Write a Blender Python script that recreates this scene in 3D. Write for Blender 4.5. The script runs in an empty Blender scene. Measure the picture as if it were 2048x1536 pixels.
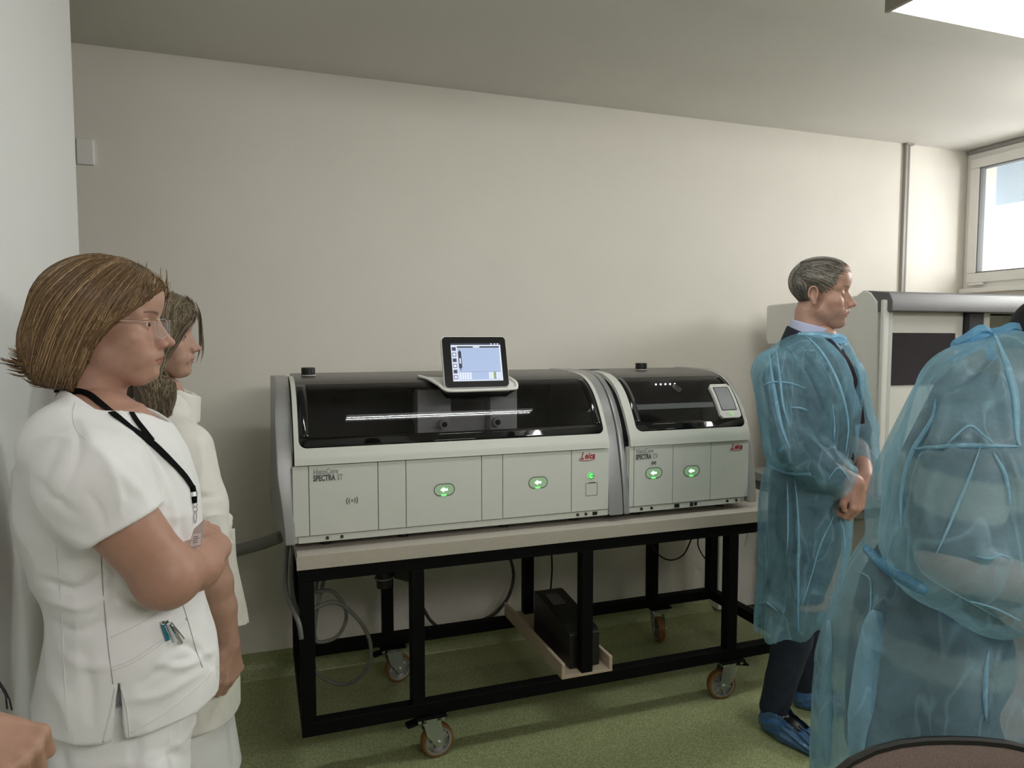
import bpy, bmesh, math, random
import numpy as np
from mathutils import Vector, Matrix
random.seed(7); RNG = np.random.default_rng(7)
SC = bpy.context.scene
COL = SC.collection

# ------------------------------------------------------------------ camera
CAM_H = 1.57
FPX = 1420.0
TH = math.atan((768-675)/FPX)                       # pitch down
PSI = math.atan((1024-514)/FPX*math.cos(TH))        # yaw to the right
CR = np.array([math.cos(PSI), -math.sin(PSI), 0.0])
CF = np.array([math.sin(PSI)*math.cos(TH), math.cos(PSI)*math.cos(TH), -math.sin(TH)])
CU = np.cross(CR, CF)
CP = np.array([0.0, 0.0, CAM_H])
cam = bpy.data.cameras.new('camera'); cam.sensor_width = 36.0; cam.lens = 36.0*FPX/2048.0
cam.clip_start = 0.05; cam.clip_end = 200
camo = bpy.data.objects.new('camera', cam); COL.objects.link(camo)
M = Matrix(((CR[0], CU[0], -CF[0], 0), (CR[1], CU[1], -CF[1], 0), (CR[2], CU[2], -CF[2], CAM_H), (0, 0, 0, 1)))
camo.matrix_world = M
SC.camera = camo

# ------------------------------------------------------------------ light, world, exposure
SC.view_settings.view_transform = 'Standard'; SC.view_settings.look = 'None'
SC.view_settings.gamma = 1.0; SC.view_settings.use_curve_mapping = False
SC.view_settings.exposure = 0.47
SC.cycles.use_denoising = True; SC.cycles.denoising_prefilter = 'FAST'
SC.cycles.max_bounces = 10; SC.cycles.diffuse_bounces = 5; SC.cycles.transparent_max_bounces = 16
SC.cycles.sample_clamp_indirect = 6.0
w = bpy.data.worlds.new('sky'); SC.world = w; w.use_nodes = True
bg = w.node_tree.nodes['Background']; bg.inputs[0].default_value = (0.93, 0.97, 1.0, 1); bg.inputs[1].default_value = 1.6

def area(name, loc, target, sx, sy, power, color):
    l = bpy.data.lights.new(name, 'AREA'); l.shape = 'RECTANGLE'; l.size = sx; l.size_y = sy
    l.energy = power; l.color = color
    o = bpy.data.objects.new(name, l); COL.objects.link(o); o.location = loc
    o.rotation_euler = (Vector(target)-Vector(loc)).to_track_quat('-Z', 'Y').to_euler()
    return o
# daylight through the high windows of the right-hand wall
area('window_daylight', (4.75, 2.05, 2.28), (0, 1.2, 1.2), 1.00, 0.74, 54, (1.0, 0.965, 0.90))
area('frontal_fill', (1.6, -1.0, 2.70), (0.7, 1.6, 0.9), 2.6, .9, 56, (1.0, 0.975, 0.94))  # unseen lamp added overhead behind the camera as frontal fill

# ------------------------------------------------------------------ helpers
ORG = {}
def at(px, py, Y):
    d = CF + CR*(px-1024)/FPX + CU*(768-py)/FPX
    return CP + d*(Y/d[1])
def atX(px, py, X):
    d = CF + CR*(px-1024)/FPX + CU*(768-py)/FPX
    return CP + d*(X/d[0])
def topx(P):
    v = np.asarray(P, float)-CP; z = v@CF
    return np.stack([1024+FPX*(v@CR)/z, 768-FPX*(v@CU)/z], -1)

def srgb(r, g, b):
    f = lambda c: (c/255/12.92) if c/255 <= 0.04045 else ((c/255+0.055)/1.055)**2.4
    return (f(r), f(g), f(b), 1.0)

def mat(name, col, rough=0.5, metal=0.0, noise=0.0, nscale=40.0, bump=0.0, bscale=200.0, coat=0.0, spec=0.5,
        emit=None, estr=0.0, stretch=None, sss=0.0, attr=None, sheen=0.0, detail=3.0):
    m = bpy.data.materials.new(name); m.use_nodes = True
    nt = m.node_tree; N = nt.nodes; L = nt.links; b = N['Principled BSDF']
    b.inputs['Base Color'].default_value = col; b.inputs['Roughness'].default_value = rough
    b.inputs['Metallic'].default_value = metal; b.inputs['Specular IOR Level'].default_value = spec
    b.inputs['Coat Weight'].default_value = coat
    if sheen: b.inputs['Sheen Weight'].default_value = sheen
    if sss:
        b.inputs['Subsurface Weight'].default_value = sss
        b.inputs['Subsurface Radius'].default_value = (0.012, 0.005, 0.003); b.inputs['Subsurface Scale'].default_value = 0.6
    tc = N.new('ShaderNodeTexCoord'); mp = N.new('ShaderNodeMapping'); L.new(tc.outputs['Object'], mp.inputs[0])
    if stretch: mp.inputs['Scale'].default_value = stretch
    src = None
    if attr:
        a = N.new('ShaderNodeVertexColor'); a.layer_name = attr; src = a.outputs['Color']
    if noise:
        nz = N.new('ShaderNodeTexNoise'); nz.inputs['Scale'].default_value = nscale; nz.inputs['Detail'].default_value = detail
        L.new(mp.outputs[0], nz.inputs['Vector'])
        mr = N.new('ShaderNodeMapRange'); mr.inputs['From Min'].default_value = .3; mr.inputs['From Max'].default_value = .7
        mr.inputs['To Min'].default_value = 1-noise; mr.inputs['To Max'].default_value = 1+noise
        L.new(nz.outputs['Fac'], mr.inputs['Value'])
        vm = N.new('ShaderNodeVectorMath'); vm.operation = 'SCALE'
        if src is not None: L.new(src, vm.inputs[0])
        else: vm.inputs[0].default_value = col[:3]
        L.new(mr.outputs[0], vm.inputs['Scale']); src = vm.outputs[0]
    if src is not None: L.new(src, b.inputs['Base Color'])
    if bump:
        n2 = N.new('ShaderNodeTexNoise'); n2.inputs['Scale'].default_value = bscale; n2.inputs['Detail'].default_value = 4
        L.new(mp.outputs[0], n2.inputs['Vector'])
        bp = N.new('ShaderNodeBump'); bp.inputs['Strength'].default_value = bump; bp.inputs['Distance'].default_value = 0.002
        L.new(n2.outputs['Fac'], bp.inputs['Height']); L.new(bp.outputs[0], b.inputs['Normal'])
    if emit:
        b.inputs['Emission Color'].default_value = emit; b.inputs['Emission Strength'].default_value = estr
    return m

def tinted(name, col, ior=1.45, rough=0.05):
    """see-through tinted pane: a tinted transparent layer under a clear reflective coat"""
    m = bpy.data.materials.new(name); m.use_nodes = True
    nt = m.node_tree; N = nt.nodes; L = nt.links; N.remove(N['Principled BSDF']); out = N['Material Output']
    t = N.new('ShaderNodeBsdfTransparent'); t.inputs[0].default_value = col
    g = N.new('ShaderNodeBsdfGlossy'); g.inputs['Roughness'].default_value = rough; g.inputs[0].default_value = (1, 1, 1, 1)
    lw = N.new('ShaderNodeLayerWeight'); lw.inputs[0].default_value = .5
    pw = N.new('ShaderNodeMath'); pw.operation = 'POWER'; pw.inputs[1].default_value = 5; L.new(lw.outputs['Facing'], pw.inputs[0])
    f = N.new('ShaderNodeMath'); f.operation = 'MULTIPLY_ADD'; r0 = ((ior-1)/(ior+1))**2; f.inputs[1].default_value = .85*(1-r0); f.inputs[2].default_value = r0; L.new(pw.outputs[0], f.inputs[0])
    mx = N.new('ShaderNodeMixShader'); L.new(f.outputs[0], mx.inputs[0]); L.new(t.outputs[0], mx.inputs[1]); L.new(g.outputs[0], mx.inputs[2])
    L.new(mx.outputs[0], out.inputs[0]); return m

def tag(o, label=None, cat=None, group=None, kind=None):
    if label: o['label'] = label
    if cat: o['category'] = cat
    if group: o['group'] = group
    if kind: o['kind'] = kind
    return o
def thing(name, label, cat, loc, group=None):
    o = bpy.data.objects.new(name, None); o.empty_display_size = 0.1; COL.objects.link(o)
    o.location = Vector(loc); ORG[o.name] = np.array(loc, float)
    return tag(o, label, cat, group)

def link(name, V, Fc, material, parent=None, smooth=False, origin=None, bevel=0, segs=2, label=None, colors=None):
    V = np.asarray(V, float).reshape(-1, 3)
    if origin is None: origin = (V.min(0)+V.max(0))/2
    origin = np.array(origin, float)
    me = bpy.data.meshes.new(name)
    me.from_pydata((V-origin).tolist(), [], Fc if isinstance(Fc, list) else Fc.tolist())
    if smooth: me.polygons.foreach_set('use_smooth', [True]*len(me.polygons))
    me.update()
    if isinstance(material, (list, tuple)):
        for mm in material: me.materials.append(mm)
    elif material: me.materials.append(material)
    if colors is not None:
        ca = me.color_attributes.new('Col', 'FLOAT_COLOR', 'POINT')
        c4 = np.ones((len(V), 4), np.float32); c4[:, :3] = colors
        ca.data.foreach_set('color', c4.ravel())
    o = bpy.data.objects.new(name, me); COL.objects.link(o)
    ORG[o.name] = origin
    if parent is not None:
        o.parent = parent; o.location = Vector(origin-ORG[parent.name])
    else: o.location = Vector(origin)
    if bevel:
        bv = o.modifiers.new('bevel', 'BEVEL'); bv.width = bevel; bv.segments = segs; bv.limit_method = 'ANGLE'; bv.angle_limit = math.radians(40)
        me.polygons.foreach_set('use_smooth', [True]*len(me.polygons)); 
        wn = o.modifiers.new('wn', 'WEIGHTED_NORMAL'); wn.keep_sharp = True
    if label: o['label'] = label
    return o

class MB:
    def __init__(s): s.v = []; s.f = []
    def add(s, V, F):
        n = len(s.v); s.v += [tuple(map(float, p)) for p in V]; s.f += [tuple(int(i)+n for i in f) for f in F]; return s
    def box(s, x0, x1, y0, y1, z0, z1):
        return s.add([(x0,y0,z0),(x1,y0,z0),(x1,y1,z0),(x0,y1,z0),(x0,y0,z1),(x1,y0,z1),(x1,y1,z1),(x0,y1,z1)],
                     [(0,3,2,1),(4,5,6,7),(0,1,5,4),(1,2,6,5),(2,3,7,6),(3,0,4,7)])
    def prism(s, poly, axis, a, b):
        """poly: 2-D points in the two other axes (x->(y,z), y->(x,z), z->(x,y)), extruded from a to b"""
        n = len(poly); mk = {'x': lambda p, t: (t, p[0], p[1]), 'y': lambda p, t: (p[0], t, p[1]), 'z': lambda p, t: (p[0], p[1], t)}[axis]
        V = [mk(p, a) for p in poly]+[mk(p, b) for p in poly]
        F = [tuple(range(n))[::-1], tuple(range(n, 2*n))]+[(i, (i+1) % n, n+(i+1) % n, n+i) for i in range(n)]
        return s.add(V, F)
    def cyl(s, p0, p1, r0, r1=None, n=20):
        r1 = r0 if r1 is None else r1
        return s.tube([p0, p1], [r0, r1], n)
    def tube(s, pts, r, n=10, caps=True, up=None):
        P = np.array(pts, float); m = len(P); r = np.broadcast_to(np.asarray(r, float), (m,))
        T = np.gradient(P, axis=0); T /= np.linalg.norm(T, axis=1)[:, None]+1e-12
        a = np.array([0, 0, 1.0]) if abs(T[0][2]) < .9 else np.array([1.0, 0, 0])
        U = np.cross(a, T[0]); U /= np.linalg.norm(U); V = []
        for i in range(m):
            U = U-T[i]*(U@T[i]); U /= np.linalg.norm(U)+1e-12; W = np.cross(T[i], U)
            for k in range(n):
                t = 2*math.pi*k/n; V.append(P[i]+r[i]*(math.cos(t)*U+math.sin(t)*W))
        F = [(i*n+k, i*n+(k+1) % n, (i+1)*n+(k+1) % n, (i+1)*n+k) for i in range(m-1) for k in range(n)]
        if caps: F += [tuple(range(n))[::-1], tuple(range((m-1)*n, m*n))]
        return s.add(V, F)
    def sphere(s, c, r, n=12, m=8):
        c = np.array(c, float); r = np.broadcast_to(np.asarray(r, float), (3,)); V = [c+r*np.array([0, 0, 1])]
        for i in range(1, m):
            for k in range(n):
                a = math.pi*i/m; b = 2*math.pi*k/n; V.append(c+r*np.array([math.sin(a)*math.cos(b), math.sin(a)*math.sin(b), math.cos(a)]))
        V.append(c-r*np.array([0, 0, 1])); F = [(0, 1+k, 1+(k+1) % n) for k in range(n)]
        F += [(1+i*n+k, 1+(i+1)*n+k, 1+(i+1)*n+(k+1) % n, 1+i*n+(k+1) % n) for i in range(m-2) for k in range(n)]
        F += [(len(V)-1, 1+(m-2)*n+(k+1) % n, 1+(m-2)*n+k) for k in range(n)]
        return s.add(V, F)
    def go(s, name, material, parent=None, **k): return link(name, s.v, s.f, material, parent, **k)
def bx(*a): return MB().box(*a)
def spline(pts, n=8):
    """Catmull-Rom through pts"""
    P = np.array(pts, float); P = np.vstack([2*P[0]-P[1], P, 2*P[-1]-P[-2]]); out = []
    for i in range(1, len(P)-2):
        for t in np.arange(n)/n:
            out.append(.5*((2*P[i])+(-P[i-1]+P[i+1])*t+(2*P[i-1]-5*P[i]+4*P[i+1]-P[i+2])*t*t+(-P[i-1]+3*P[i]-3*P[i+1]+P[i+2])*t**3))
    out.append(P[-2]); return np.array(out)
def struct(o, label=None): o['kind'] = 'structure'; (label and o.__setitem__('label', label)); return o
def text(name, s, size, loc, material, parent, shear=0.0, spacing=1.0, extrude=0.0006, bold=0.0, align='LEFT', sx=1.0):
    c = bpy.data.curves.new(name, 'FONT'); c.body = s; c.size = size; c.extrude = extrude; c.shear = shear
    c.space_character = spacing; c.offset = bold; c.align_x = align; c.resolution_u = 3
    tmp = bpy.data.objects.new('tmp', c); COL.objects.link(tmp)
    me = bpy.data.meshes.new_from_object(tmp.evaluated_get(bpy.context.evaluated_depsgraph_get())); bpy.data.objects.remove(tmp)
    o = bpy.data.objects.new(name, me); COL.objects.link(o); me.materials.clear(); me.materials.append(material)
    o.rotation_euler = (math.pi/2, 0, 0); o.scale = (sx, 1, 1)
    ORG[o.name] = np.array(loc, float); o.parent = parent; o.location = Vector(np.array(loc, float)-ORG[parent.name])
    return o

# ------------------------------------------------------------------ materials
M_WALL = mat('wall_paint', (.755, .717, .652, 1), .75, noise=.015, nscale=3, bump=.08, bscale=60)
M_WALLL = mat('wall_paint_white', (.74, .74, .73, 1), .7, noise=.01, nscale=3, bump=.06, bscale=60)
M_CEIL = mat('ceiling_paint', (.68, .655, .61, 1), .85, noise=.02, nscale=2, bump=.05, bscale=50)
M_PVC = mat('white_pvc', (.80, .79, .76, 1), .35)
M_PVC2 = mat('grey_gasket', (.2, .2, .2, 1), .6)
M_TRUNK = mat('painted_trunking', (.70, .68, .63, 1), .5)
M_BLACKSTEEL = mat('black_powder_coat', (.0035, .0035, .004, 1), .6, bump=.1, bscale=400, spec=.12)
M_BOARD = mat('laminated_board', (.50, .455, .40, 1), .55, noise=.10, nscale=220, detail=2)
M_EDGE = mat('board_edge_band', (.47, .425, .365, 1), .5, noise=.05, nscale=150)
M_SHELL = mat('pale_grey_plastic', (.60, .615, .56, 1), .38, bump=.03, bscale=500)
M_PANEL = mat('off_white_panel', (.63, .645, .60, 1), .42, bump=.03, bscale=500)
M_SILVER = mat('silver_cover', (.40, .40, .405, 1), .34, metal=.45, bump=.05, bscale=700)
M_HOODTOP = mat('grey_smoked_hood', (.055, .052, .048, 1), .28, bump=.02, bscale=500)
M_BLACKGLASS = mat('black_glass_border', (.004, .004, .004, 1), .06)
M_SMOKE = tinted('smoked_pane', (.58, .58, .58, 1), 1.42, .03)
M_DARKIN = mat('dark_interior', (.035, .035, .037, 1), .5)
M_GREYIN = mat('grey_interior_part', (.55, .55, .57, 1), .4)
M_SEAM = mat('dark_seam', (.03, .03, .028, 1), .7)
M_BLACKPL = mat('black_plastic', (.010, .010, .010, 1), .4)
M_BEZEL = mat('black_bezel', (.005, .005, .005, 1), .25, spec=.25)
M_STEEL = mat('zinc_plated_steel', (.48, .52, .50, 1), .3, metal=.85, noise=.06, nscale=60)
M_ALU = mat('cast_aluminium', (.42, .42, .42, 1), .38, metal=.8, noise=.08, nscale=40)
M_TYRE = mat('orange_brown_polyurethane', (.24, .105, .028, 1), .4, noise=.12, nscale=30)
M_CABLEG = mat('grey_cable', (.16, .16, .15, 1), .5)
M_CABLEB = mat('black_cable', (.008, .008, .008, 1), .45)
M_CABLEW = mat('white_cable', (.6, .6, .58, 1), .45)
M_WOOD = mat('pale_plywood', (.52, .42, .31, 1), .6, noise=.10, nscale=12, stretch=(1, .08, 8))
M_INKG = mat('grey_print', (.10, .10, .10, 1), .5)
M_INKL = mat('light_grey_print', (.30, .30, .29, 1), .5)
M_RED = mat('red_print', (.35, .02, .035, 1), .5)
M_GREENLED = mat('green_led', (.1, .5, .1, 1), .4, emit=(.12, 1, .16, 1), estr=1.2)
M_MINTLED = mat('mint_led_arrow', (.4, .9, .6, 1), .4, emit=(.55, 1, .72, 1), estr=1.8)
M_GREENTINT = mat('lit_green_glass', (.46, .56, .42, 1), .25, emit=(.12, .45, .12, 1), estr=.12)
M_WHITELED = mat('white_led', (1, 1, 1, 1), .4, emit=(1, 1, 1, 1), estr=3)

# floor: green speckled vinyl
def floor_mat():
    m = bpy.data.materials.new('green_speckled_vinyl'); m.use_nodes = True; nt = m.node_tree; N = nt.nodes; L = nt.links
    b = N['Principled BSDF']; tc = N.new('ShaderNodeTexCoord')
    n1 = N.new('ShaderNodeTexNoise'); n1.inputs['Scale'].default_value = 240; n1.inputs['Detail'].default_value = 2
    n2 = N.new('ShaderNodeTexNoise'); n2.inputs['Scale'].default_value = 1.6; n2.inputs['Detail'].default_value = 3
    L.new(tc.outputs['Object'], n1.inputs[0]); L.new(tc.outputs['Object'], n2.inputs[0])
    r = N.new('ShaderNodeValToRGB'); e = r.color_ramp.elements
    e[0].position = .40; e[0].color = (.215, .245, .105, 1); e[1].position = .62; e[1].color = (.44, .475, .265, 1)
    k = r.color_ramp.elements.new(.5); k.color = (.32, .355, .175, 1)
    L.new(n1.outputs['Fac'], r.inputs[0])
    mr = N.new('ShaderNodeMapRange'); mr.inputs['To Min'].default_value = .85; mr.inputs['To Max'].default_value = 1.12
    L.new(n2.outputs['Fac'], mr.inputs['Value']); vm = N.new('ShaderNodeVectorMath'); vm.operation = 'SCALE'
    L.new(r.outputs[0], vm.inputs[0]); L.new(mr.outputs[0], vm.inputs['Scale']); L.new(vm.outputs[0], b.inputs['Base Color'])
    b.inputs['Roughness'].default_value = .42
    bp = N.new('ShaderNodeBump'); bp.inputs['Strength'].default_value = .12; bp.inputs['Distance'].default_value = .002
    L.new(n1.outputs['Fac'], bp.inputs['Height']); L.new(bp.outputs[0], b.inputs['Normal'])
    return m
M_FLOOR = floor_mat()

# ------------------------------------------------------------------ room
WY = 3.425; WX = 4.372; CZ = 2.775; LX = -0.52; LY = 2.58; BY = -2.6
struct(bx(-2.2, WX+.2, BY-.2, WY+.2, -.12, 0).go('floor', M_FLOOR))
# the vinyl turns up the back wall in a cove
cv = [(WY, .0), (WY-.055, .0), (WY-.052, .006), (WY-.04, .016), (WY-.022, .034), (WY-.010, .055), (WY-.006, .075), (WY-.006, .113), (WY, .113)]
struct(MB().prism(cv, 'x', -2.2, WX).go('baseboard_back', M_FLOOR))
struct(bx(-2.2, WX+.2, WY, WY+.2, 0, CZ+.1).go('wall_back', M_WALL))
struct(bx(-.62, 2.43, WY-.012, WY, .113, .49).go('trim_1', M_WALL))             # proud lower panel of the back wall
struct(bx(1.62, 1.74, WY-.02, WY-.012, .113, .62).go('trim_2', M_WALL)); struct(bx(2.02, 2.32, WY-.02, WY-.012, .113, .62).go('trim_3', M_WALL))
struct(bx(2.44, 3.2, WY-.10, WY, .02, .70).go('trim_4', M_TRUNK, bevel=.004))
struct(bx(-2.4, -2.2, BY, WY, 0, CZ+.1).go('wall_left', M_WALLL))
struct(bx(-2.2, LX, BY, LY, 0, CZ+.1).go('wall_pillar', M_WALLL))
struct(bx(-2.4, WX+.4, BY-.2, BY, 0, CZ+.1).go('wall_rear', mat('dark_grey_wall', (.22, .21, .20, 1), .8)))
struct(bx(-2.4, WX+.4, BY-.2, WY+.2, CZ, CZ+.12).go('ceiling', M_CEIL))
struct(MB().prism([(BY, CZ), (2.18, CZ), (2.18, CZ-.03), (BY, CZ-.03)], 'x', -2.2, WX).go('trim_5', M_CEIL))
# right wall with a high window in view; reveal edge at the far corner
wy0, wy1, wz0, wz1 = 1.55, 3.41, 1.885, 2.745
r = MB(); r.box(WX, WX+.25, BY, wy0, 0, CZ); r.box(WX, WX+.25, wy0, WY, 0, wz0); r.box(WX, WX+.25, wy0, wy1, wz1, CZ); r.box(WX, WX+.25, wy1, WY, wz0, CZ)
struct(r.go('wall_right', M_WALL))
win = thing('window_1', None, None, (WX+.05, (wy0+wy1)/2, wz0)); win['kind'] = 'structure'
fr = MB(); x0, x1 = WX-.012, WX+.05
ymid = (wy0+wy1)/2
for (a, b_) in ((wy0, ymid), (ymid, wy1)):
    fr.box(x0, x1, a, b_, wz0, wz0+.045); fr.box(x0, x1, a, b_, wz1-.045, wz1); fr.box(x0, x1, a, a+.04, wz0+.045, wz1-.045); fr.box(x0, x1, b_-.04, b_, wz0+.045, wz1-.045)
o = fr.go('window_frame', M_PVC, win, bevel=.003)
for (a, b_) in ((wy0+.03, ymid-.03), (ymid+.03, wy1-.03)):
    sh = MB(); c0, c1 = x0-.018, x0+.03; z0, z1 = wz0+.035, wz1-.035; q = .062
    sh.box(c0, c1, a, b_, z0, z0+q); sh.box(c0, c1, a, b_, z1-q, z1); sh.box(c0, c1, a, a+q, z0+q, z1-q); sh.box(c0, c1, b_-q, b_, z0+q, z1-q)
    s_ = sh.go('sash', M_PVC, win, bevel=.006, segs=3)
    g = MB(); e = .008
    g.box(c0+.006, c1+.004, a+q, b_-q, z0+q, z0+q+e); g.box(c0+.006, c1+.004, a+q, b_-q, z1-q-e, z1-q); g.box(c0+.006, c1+.004, a+q, a+q+e, z0+q, z1-q); g.box(c0+.006, c1+.004, b_-q-e, b_-q, z0+q, z1-q)
    g.go('gasket', M_PVC2, s_)
    bx(x0+.008, x0+.012, a+q, b_-q, z0+q, z1-q).go('pane', tinted('window_glass', (.97, .985, 1, 1)), s_)
h = MB(); h.box(x0-.03, x0-.010, wy1-.13, wy1-.055, wz0+.018, wz0+.034); h.cyl((x0-.026, wy1-.155, wz0+.026), (x0-.026, wy1-.10, wz0+.026), .008, n=10); h.go('hinge', M_PVC, win, bevel=.002)
bx(WX-.05, WX+.02, wy0, wy1, wz0-.03, wz0).go('window_sill', M_PVC, win, bevel=.004)
struct(bx(WX-.02, WX, wy0, wy1, wz1, CZ-.004).go('trim_6', mat('grey_lintel_strip', (.30, .29, .28, 1), .7)))
# roller-shutter housing outside, above the glass
struct(bx(WX+.36, WX+1.4, wy0-.6, wy1+2.5, 2.46, 3.3).go('trim_7', mat('pale_blue_render', (.62, .72, .82, 1), .8, emit=None)))
# riser pipe and small trunking on the back wall
pc = at(1812, 440, WY-.012)
pi = MB(); pi.box(pc[0]-.028, pc[0]-.008, WY-.022, WY, .7, CZ-.001); pi.cyl((pc[0]-.002, WY-.016, .7), (pc[0]-.002, WY-.016, CZ-.006), .010, n=12)
pi.box(pc[0]-.03, pc[0]+.03, WY-.03, WY, CZ-.012, CZ)
tag(pi.go('riser_pipe', mat('grey_pipe', (.34, .31, .29, 1), .5)), 'thin grey vertical pipe running up the back wall to the ceiling near the window', 'pipe')
sp = at(187, 310, WY)
tag(bx(sp[0]-.06, sp[0]+.004, WY-.014, WY, 2.285, 2.39).go('wall_plate', M_PVC, bevel=.004), 'small white plate high on the back wall beside the left wall edge', 'wall plate')

# ------------------------------------------------------------------ ceiling lamp
def ceiling_lamp(x0, x1, y0, y1, z, label):
    t = thing('ceiling_lamp', label, 'lamp', ((x0+x1)/2, (y0+y1)/2, CZ-.03), 'fluorescent ceiling lamps')
    f = MB(); f.box(x0, x1, y0, y1, z+.03, CZ-.03); f.box(x0, x0+.014, y0, y1, z, z+.03); f.box(x1-.014, x1, y0, y1, z, z+.03)
    f.go('housing', mat('lamp_housing', (.30, .28, .24, 1), .5), t)
    # ribbed prismatic diffuser: one bowed sheet with fine cross ribs
    n = int((x1-x0)/.006); V = []; F = []
    prof = [(y1, z+.03), (y1-.004, z+.006), (y1-.02, z), (y0+.02, z), (y0+.004, z+.006), (y0, z+.03)]
    for i in range(n+1):
        x = x0+.015+(x1-x0-.03)*i/n; d = .0022*(i % 2)
        for (y, zz) in prof: V.append((x, y, zz+d))
    m_ = len(prof)
    for i in range(n):
        for k in range(m_-1): F.append((i*m_+k, i*m_+k+1, (i+1)*m_+k+1, (i+1)*m_+k))
    link('diffuser', V, F, mat('prismatic_diffuser', (.8, .82, .8, 1), .3, emit=(.93, 1.0, .96, 1), estr=1.6, bump=.3, bscale=90), t)
    return t
ceiling_lamp(2.02, 3.25, 1.72, 1.905, 2.665, 'ribbed white fluorescent lamp on the ceiling at top right')
ceiling_lamp(.46, 1.64, 1.72, 1.905, 2.665, 'ribbed white fluorescent lamp just above the frame, mirrored as a streak in the long hood')
for xx in (1.05,):
    for yy in (1.785, 1.84): area('lamp_tube', (xx, yy, 2.66), (xx, yy, 0), 1.14, .014, 2.8, (.93, 1, .96))

# ------------------------------------------------------------------ steel table
TF, TB, TL, TR = 2.490, 3.18, .118, 2.29
t = thing('steel_table', 'long wheeled table, beige board top on a black square-tube steel frame', 'table', ((TL+TR)/2, (TF+TB)/2, 0))
bo = bx(TL-.006, TR+.01, TF-.012, TB+.01, .777, .826).go('tabletop', M_BOARD, t, bevel=.002)
bx(TL-.008, TR+.012, TF-.0135, TF-.0115, .7775, .8255).go('edge_band', M_EDGE, bo)
q = .049
legsx = [TL, .505, 1.187, 1.878, TR-q]
for i, x in enumerate(legsx):
    for y in (TF, TB-q):
        xx = x if not (y > TF and i == 0) else x
        bx(xx, xx+q, y, y+q, .226, .728).go('leg', M_BLACKSTEEL, t, bevel=.003)
for y in (TF, TB-q):
    bx(TL, TR, y, y+q, .728, .777).go('top_rail', M_BLACKSTEEL, t, bevel=.003)
    bx(TL, TR, y, y+q, .177, .226).go('lower_rail', M_BLACKSTEEL, t, bevel=.003)
for x in (TL, TR-q):
    bx(x, x+q, TF+q, TB-q, .728, .777).go('top_rail', M_BLACKSTEEL, t, bevel=.003)
    bx(x, x+q, TF+q, TB-q, .177, .226).go('lower_rail', M_BLACKSTEEL, t, bevel=.003)

def caster(x, y, ang, hue=0):
    """swivel castor under the lower rail: top plate, fork, spoked wheel with a tyre, brake lever"""
    ca, sa = math.cos(ang), math.sin(ang)
    def W(p): return (x+p[0]*ca-p[1]*sa, y+p[0]*sa+p[1]*ca, p[2])
    def xf(mb): mb.v = [W(p) for p in mb.v]; return mb
    pl = bx(x-.058, x+.058, y-.045, y+.045, .168, .177).go('caster', M_BLACKSTEEL, t, bevel=.002, label='castor with grey spoked wheel and orange-brown tyre')
    for sx in (-1, 1):
        for sy in (-1, 1): MB().cyl((x+sx*.044, y+sy*.034, .156), (x+sx*.044, y+sy*.034, .172), .0075, n=6).go('bolt', M_STEEL, pl)
    off = .03; R = .0625
    f = MB(); f.cyl((0, 0, .150), (0, 0, .170), .036, .040, n=24)
    f.prism([(-.034, -.030), (.034, -.030), (.034, .030), (-.034, .030)], 'z', .144, .150)
    for s in (-1, 1):
        f.prism([(-.034, .150), (.034, .150), (.040, .125), (off+.017, .055), (off, .045), (off-.017, .055), (-.02, .10)], 'y', s*.029-.0018, s*.029+.0018)
        f.cyl((off, s*.030, R), (off, s*.038, R), .010, n=8)
    xf(f).go('fork', M_STEEL, pl, bevel=.001)
    wh = MB()
    # tyre by revolving a profile
    def revolve(mb, prof, n=40):
        V = []; 
        for i in range(n):
            a = 2*math.pi*i/n
            for (rr, yy) in prof: V.append((off+rr*math.cos(a), yy, R+rr*math.sin(a)))
        m_ = len(prof); F = [(i*m_+k, i*m_+(k+1) % m_, ((i+1) % n)*m_+(k+1) % m_, ((i+1) % n)*m_+k) for i in range(n) for k in range(m_)]
        return mb.add(V, F)
    revolve(wh, [(.0525, -.018), (.0605, -.017), (R-.0003, -.011), (R-.0003, .011), (.0605, .017), (.0525, .018)])
    xf(wh).go('tyre', M_TYRE, pl, smooth=True)
    hb = MB(); revolve(hb, [(.045, -.016), (.0528, -.018), (.0528, .018), (.045, .016)])
    revolve(hb, [(.004, -.020), (.015, -.020), (.016, .020), (.004, .020)], 20)
    for k in range(6):
        a = k*math.pi/3+.3; c, s = math.cos(a), math.sin(a)
        P = [(.012, -.006), (.047, -.0045), (.047, .0045), (.012, .006)]
        hb.prism([(off+p[0]*c-p[1]*s, R+p[0]*s+p[1]*c) for p in P], 'y', -.012, .012)
    hb.prism([(off+.046*math.cos(2*math.pi*k/24), R+.046*math.sin(2*math.pi*k/24)) for k in range(24)], 'y', -.002, .002)
    xf(hb).go('wheel', M_ALU, pl)
    br = MB(); br.prism([(-.02, .158), (-.085, .150), (-.092, .142), (-.085, .140), (-.02, .150)], 'y', -.02, .02)
    xf(br).go('brake_lever', M_BLACKSTEEL, pl, bevel=.002)
caster(.575, TF+.03, math.radians(8)); caster(1.905, TF+.03, math.radians(-10)+math.pi)
caster(.548, TB-.03, math.radians(10)); caster(1.935, TB-.03, math.radians(-105))

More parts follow.
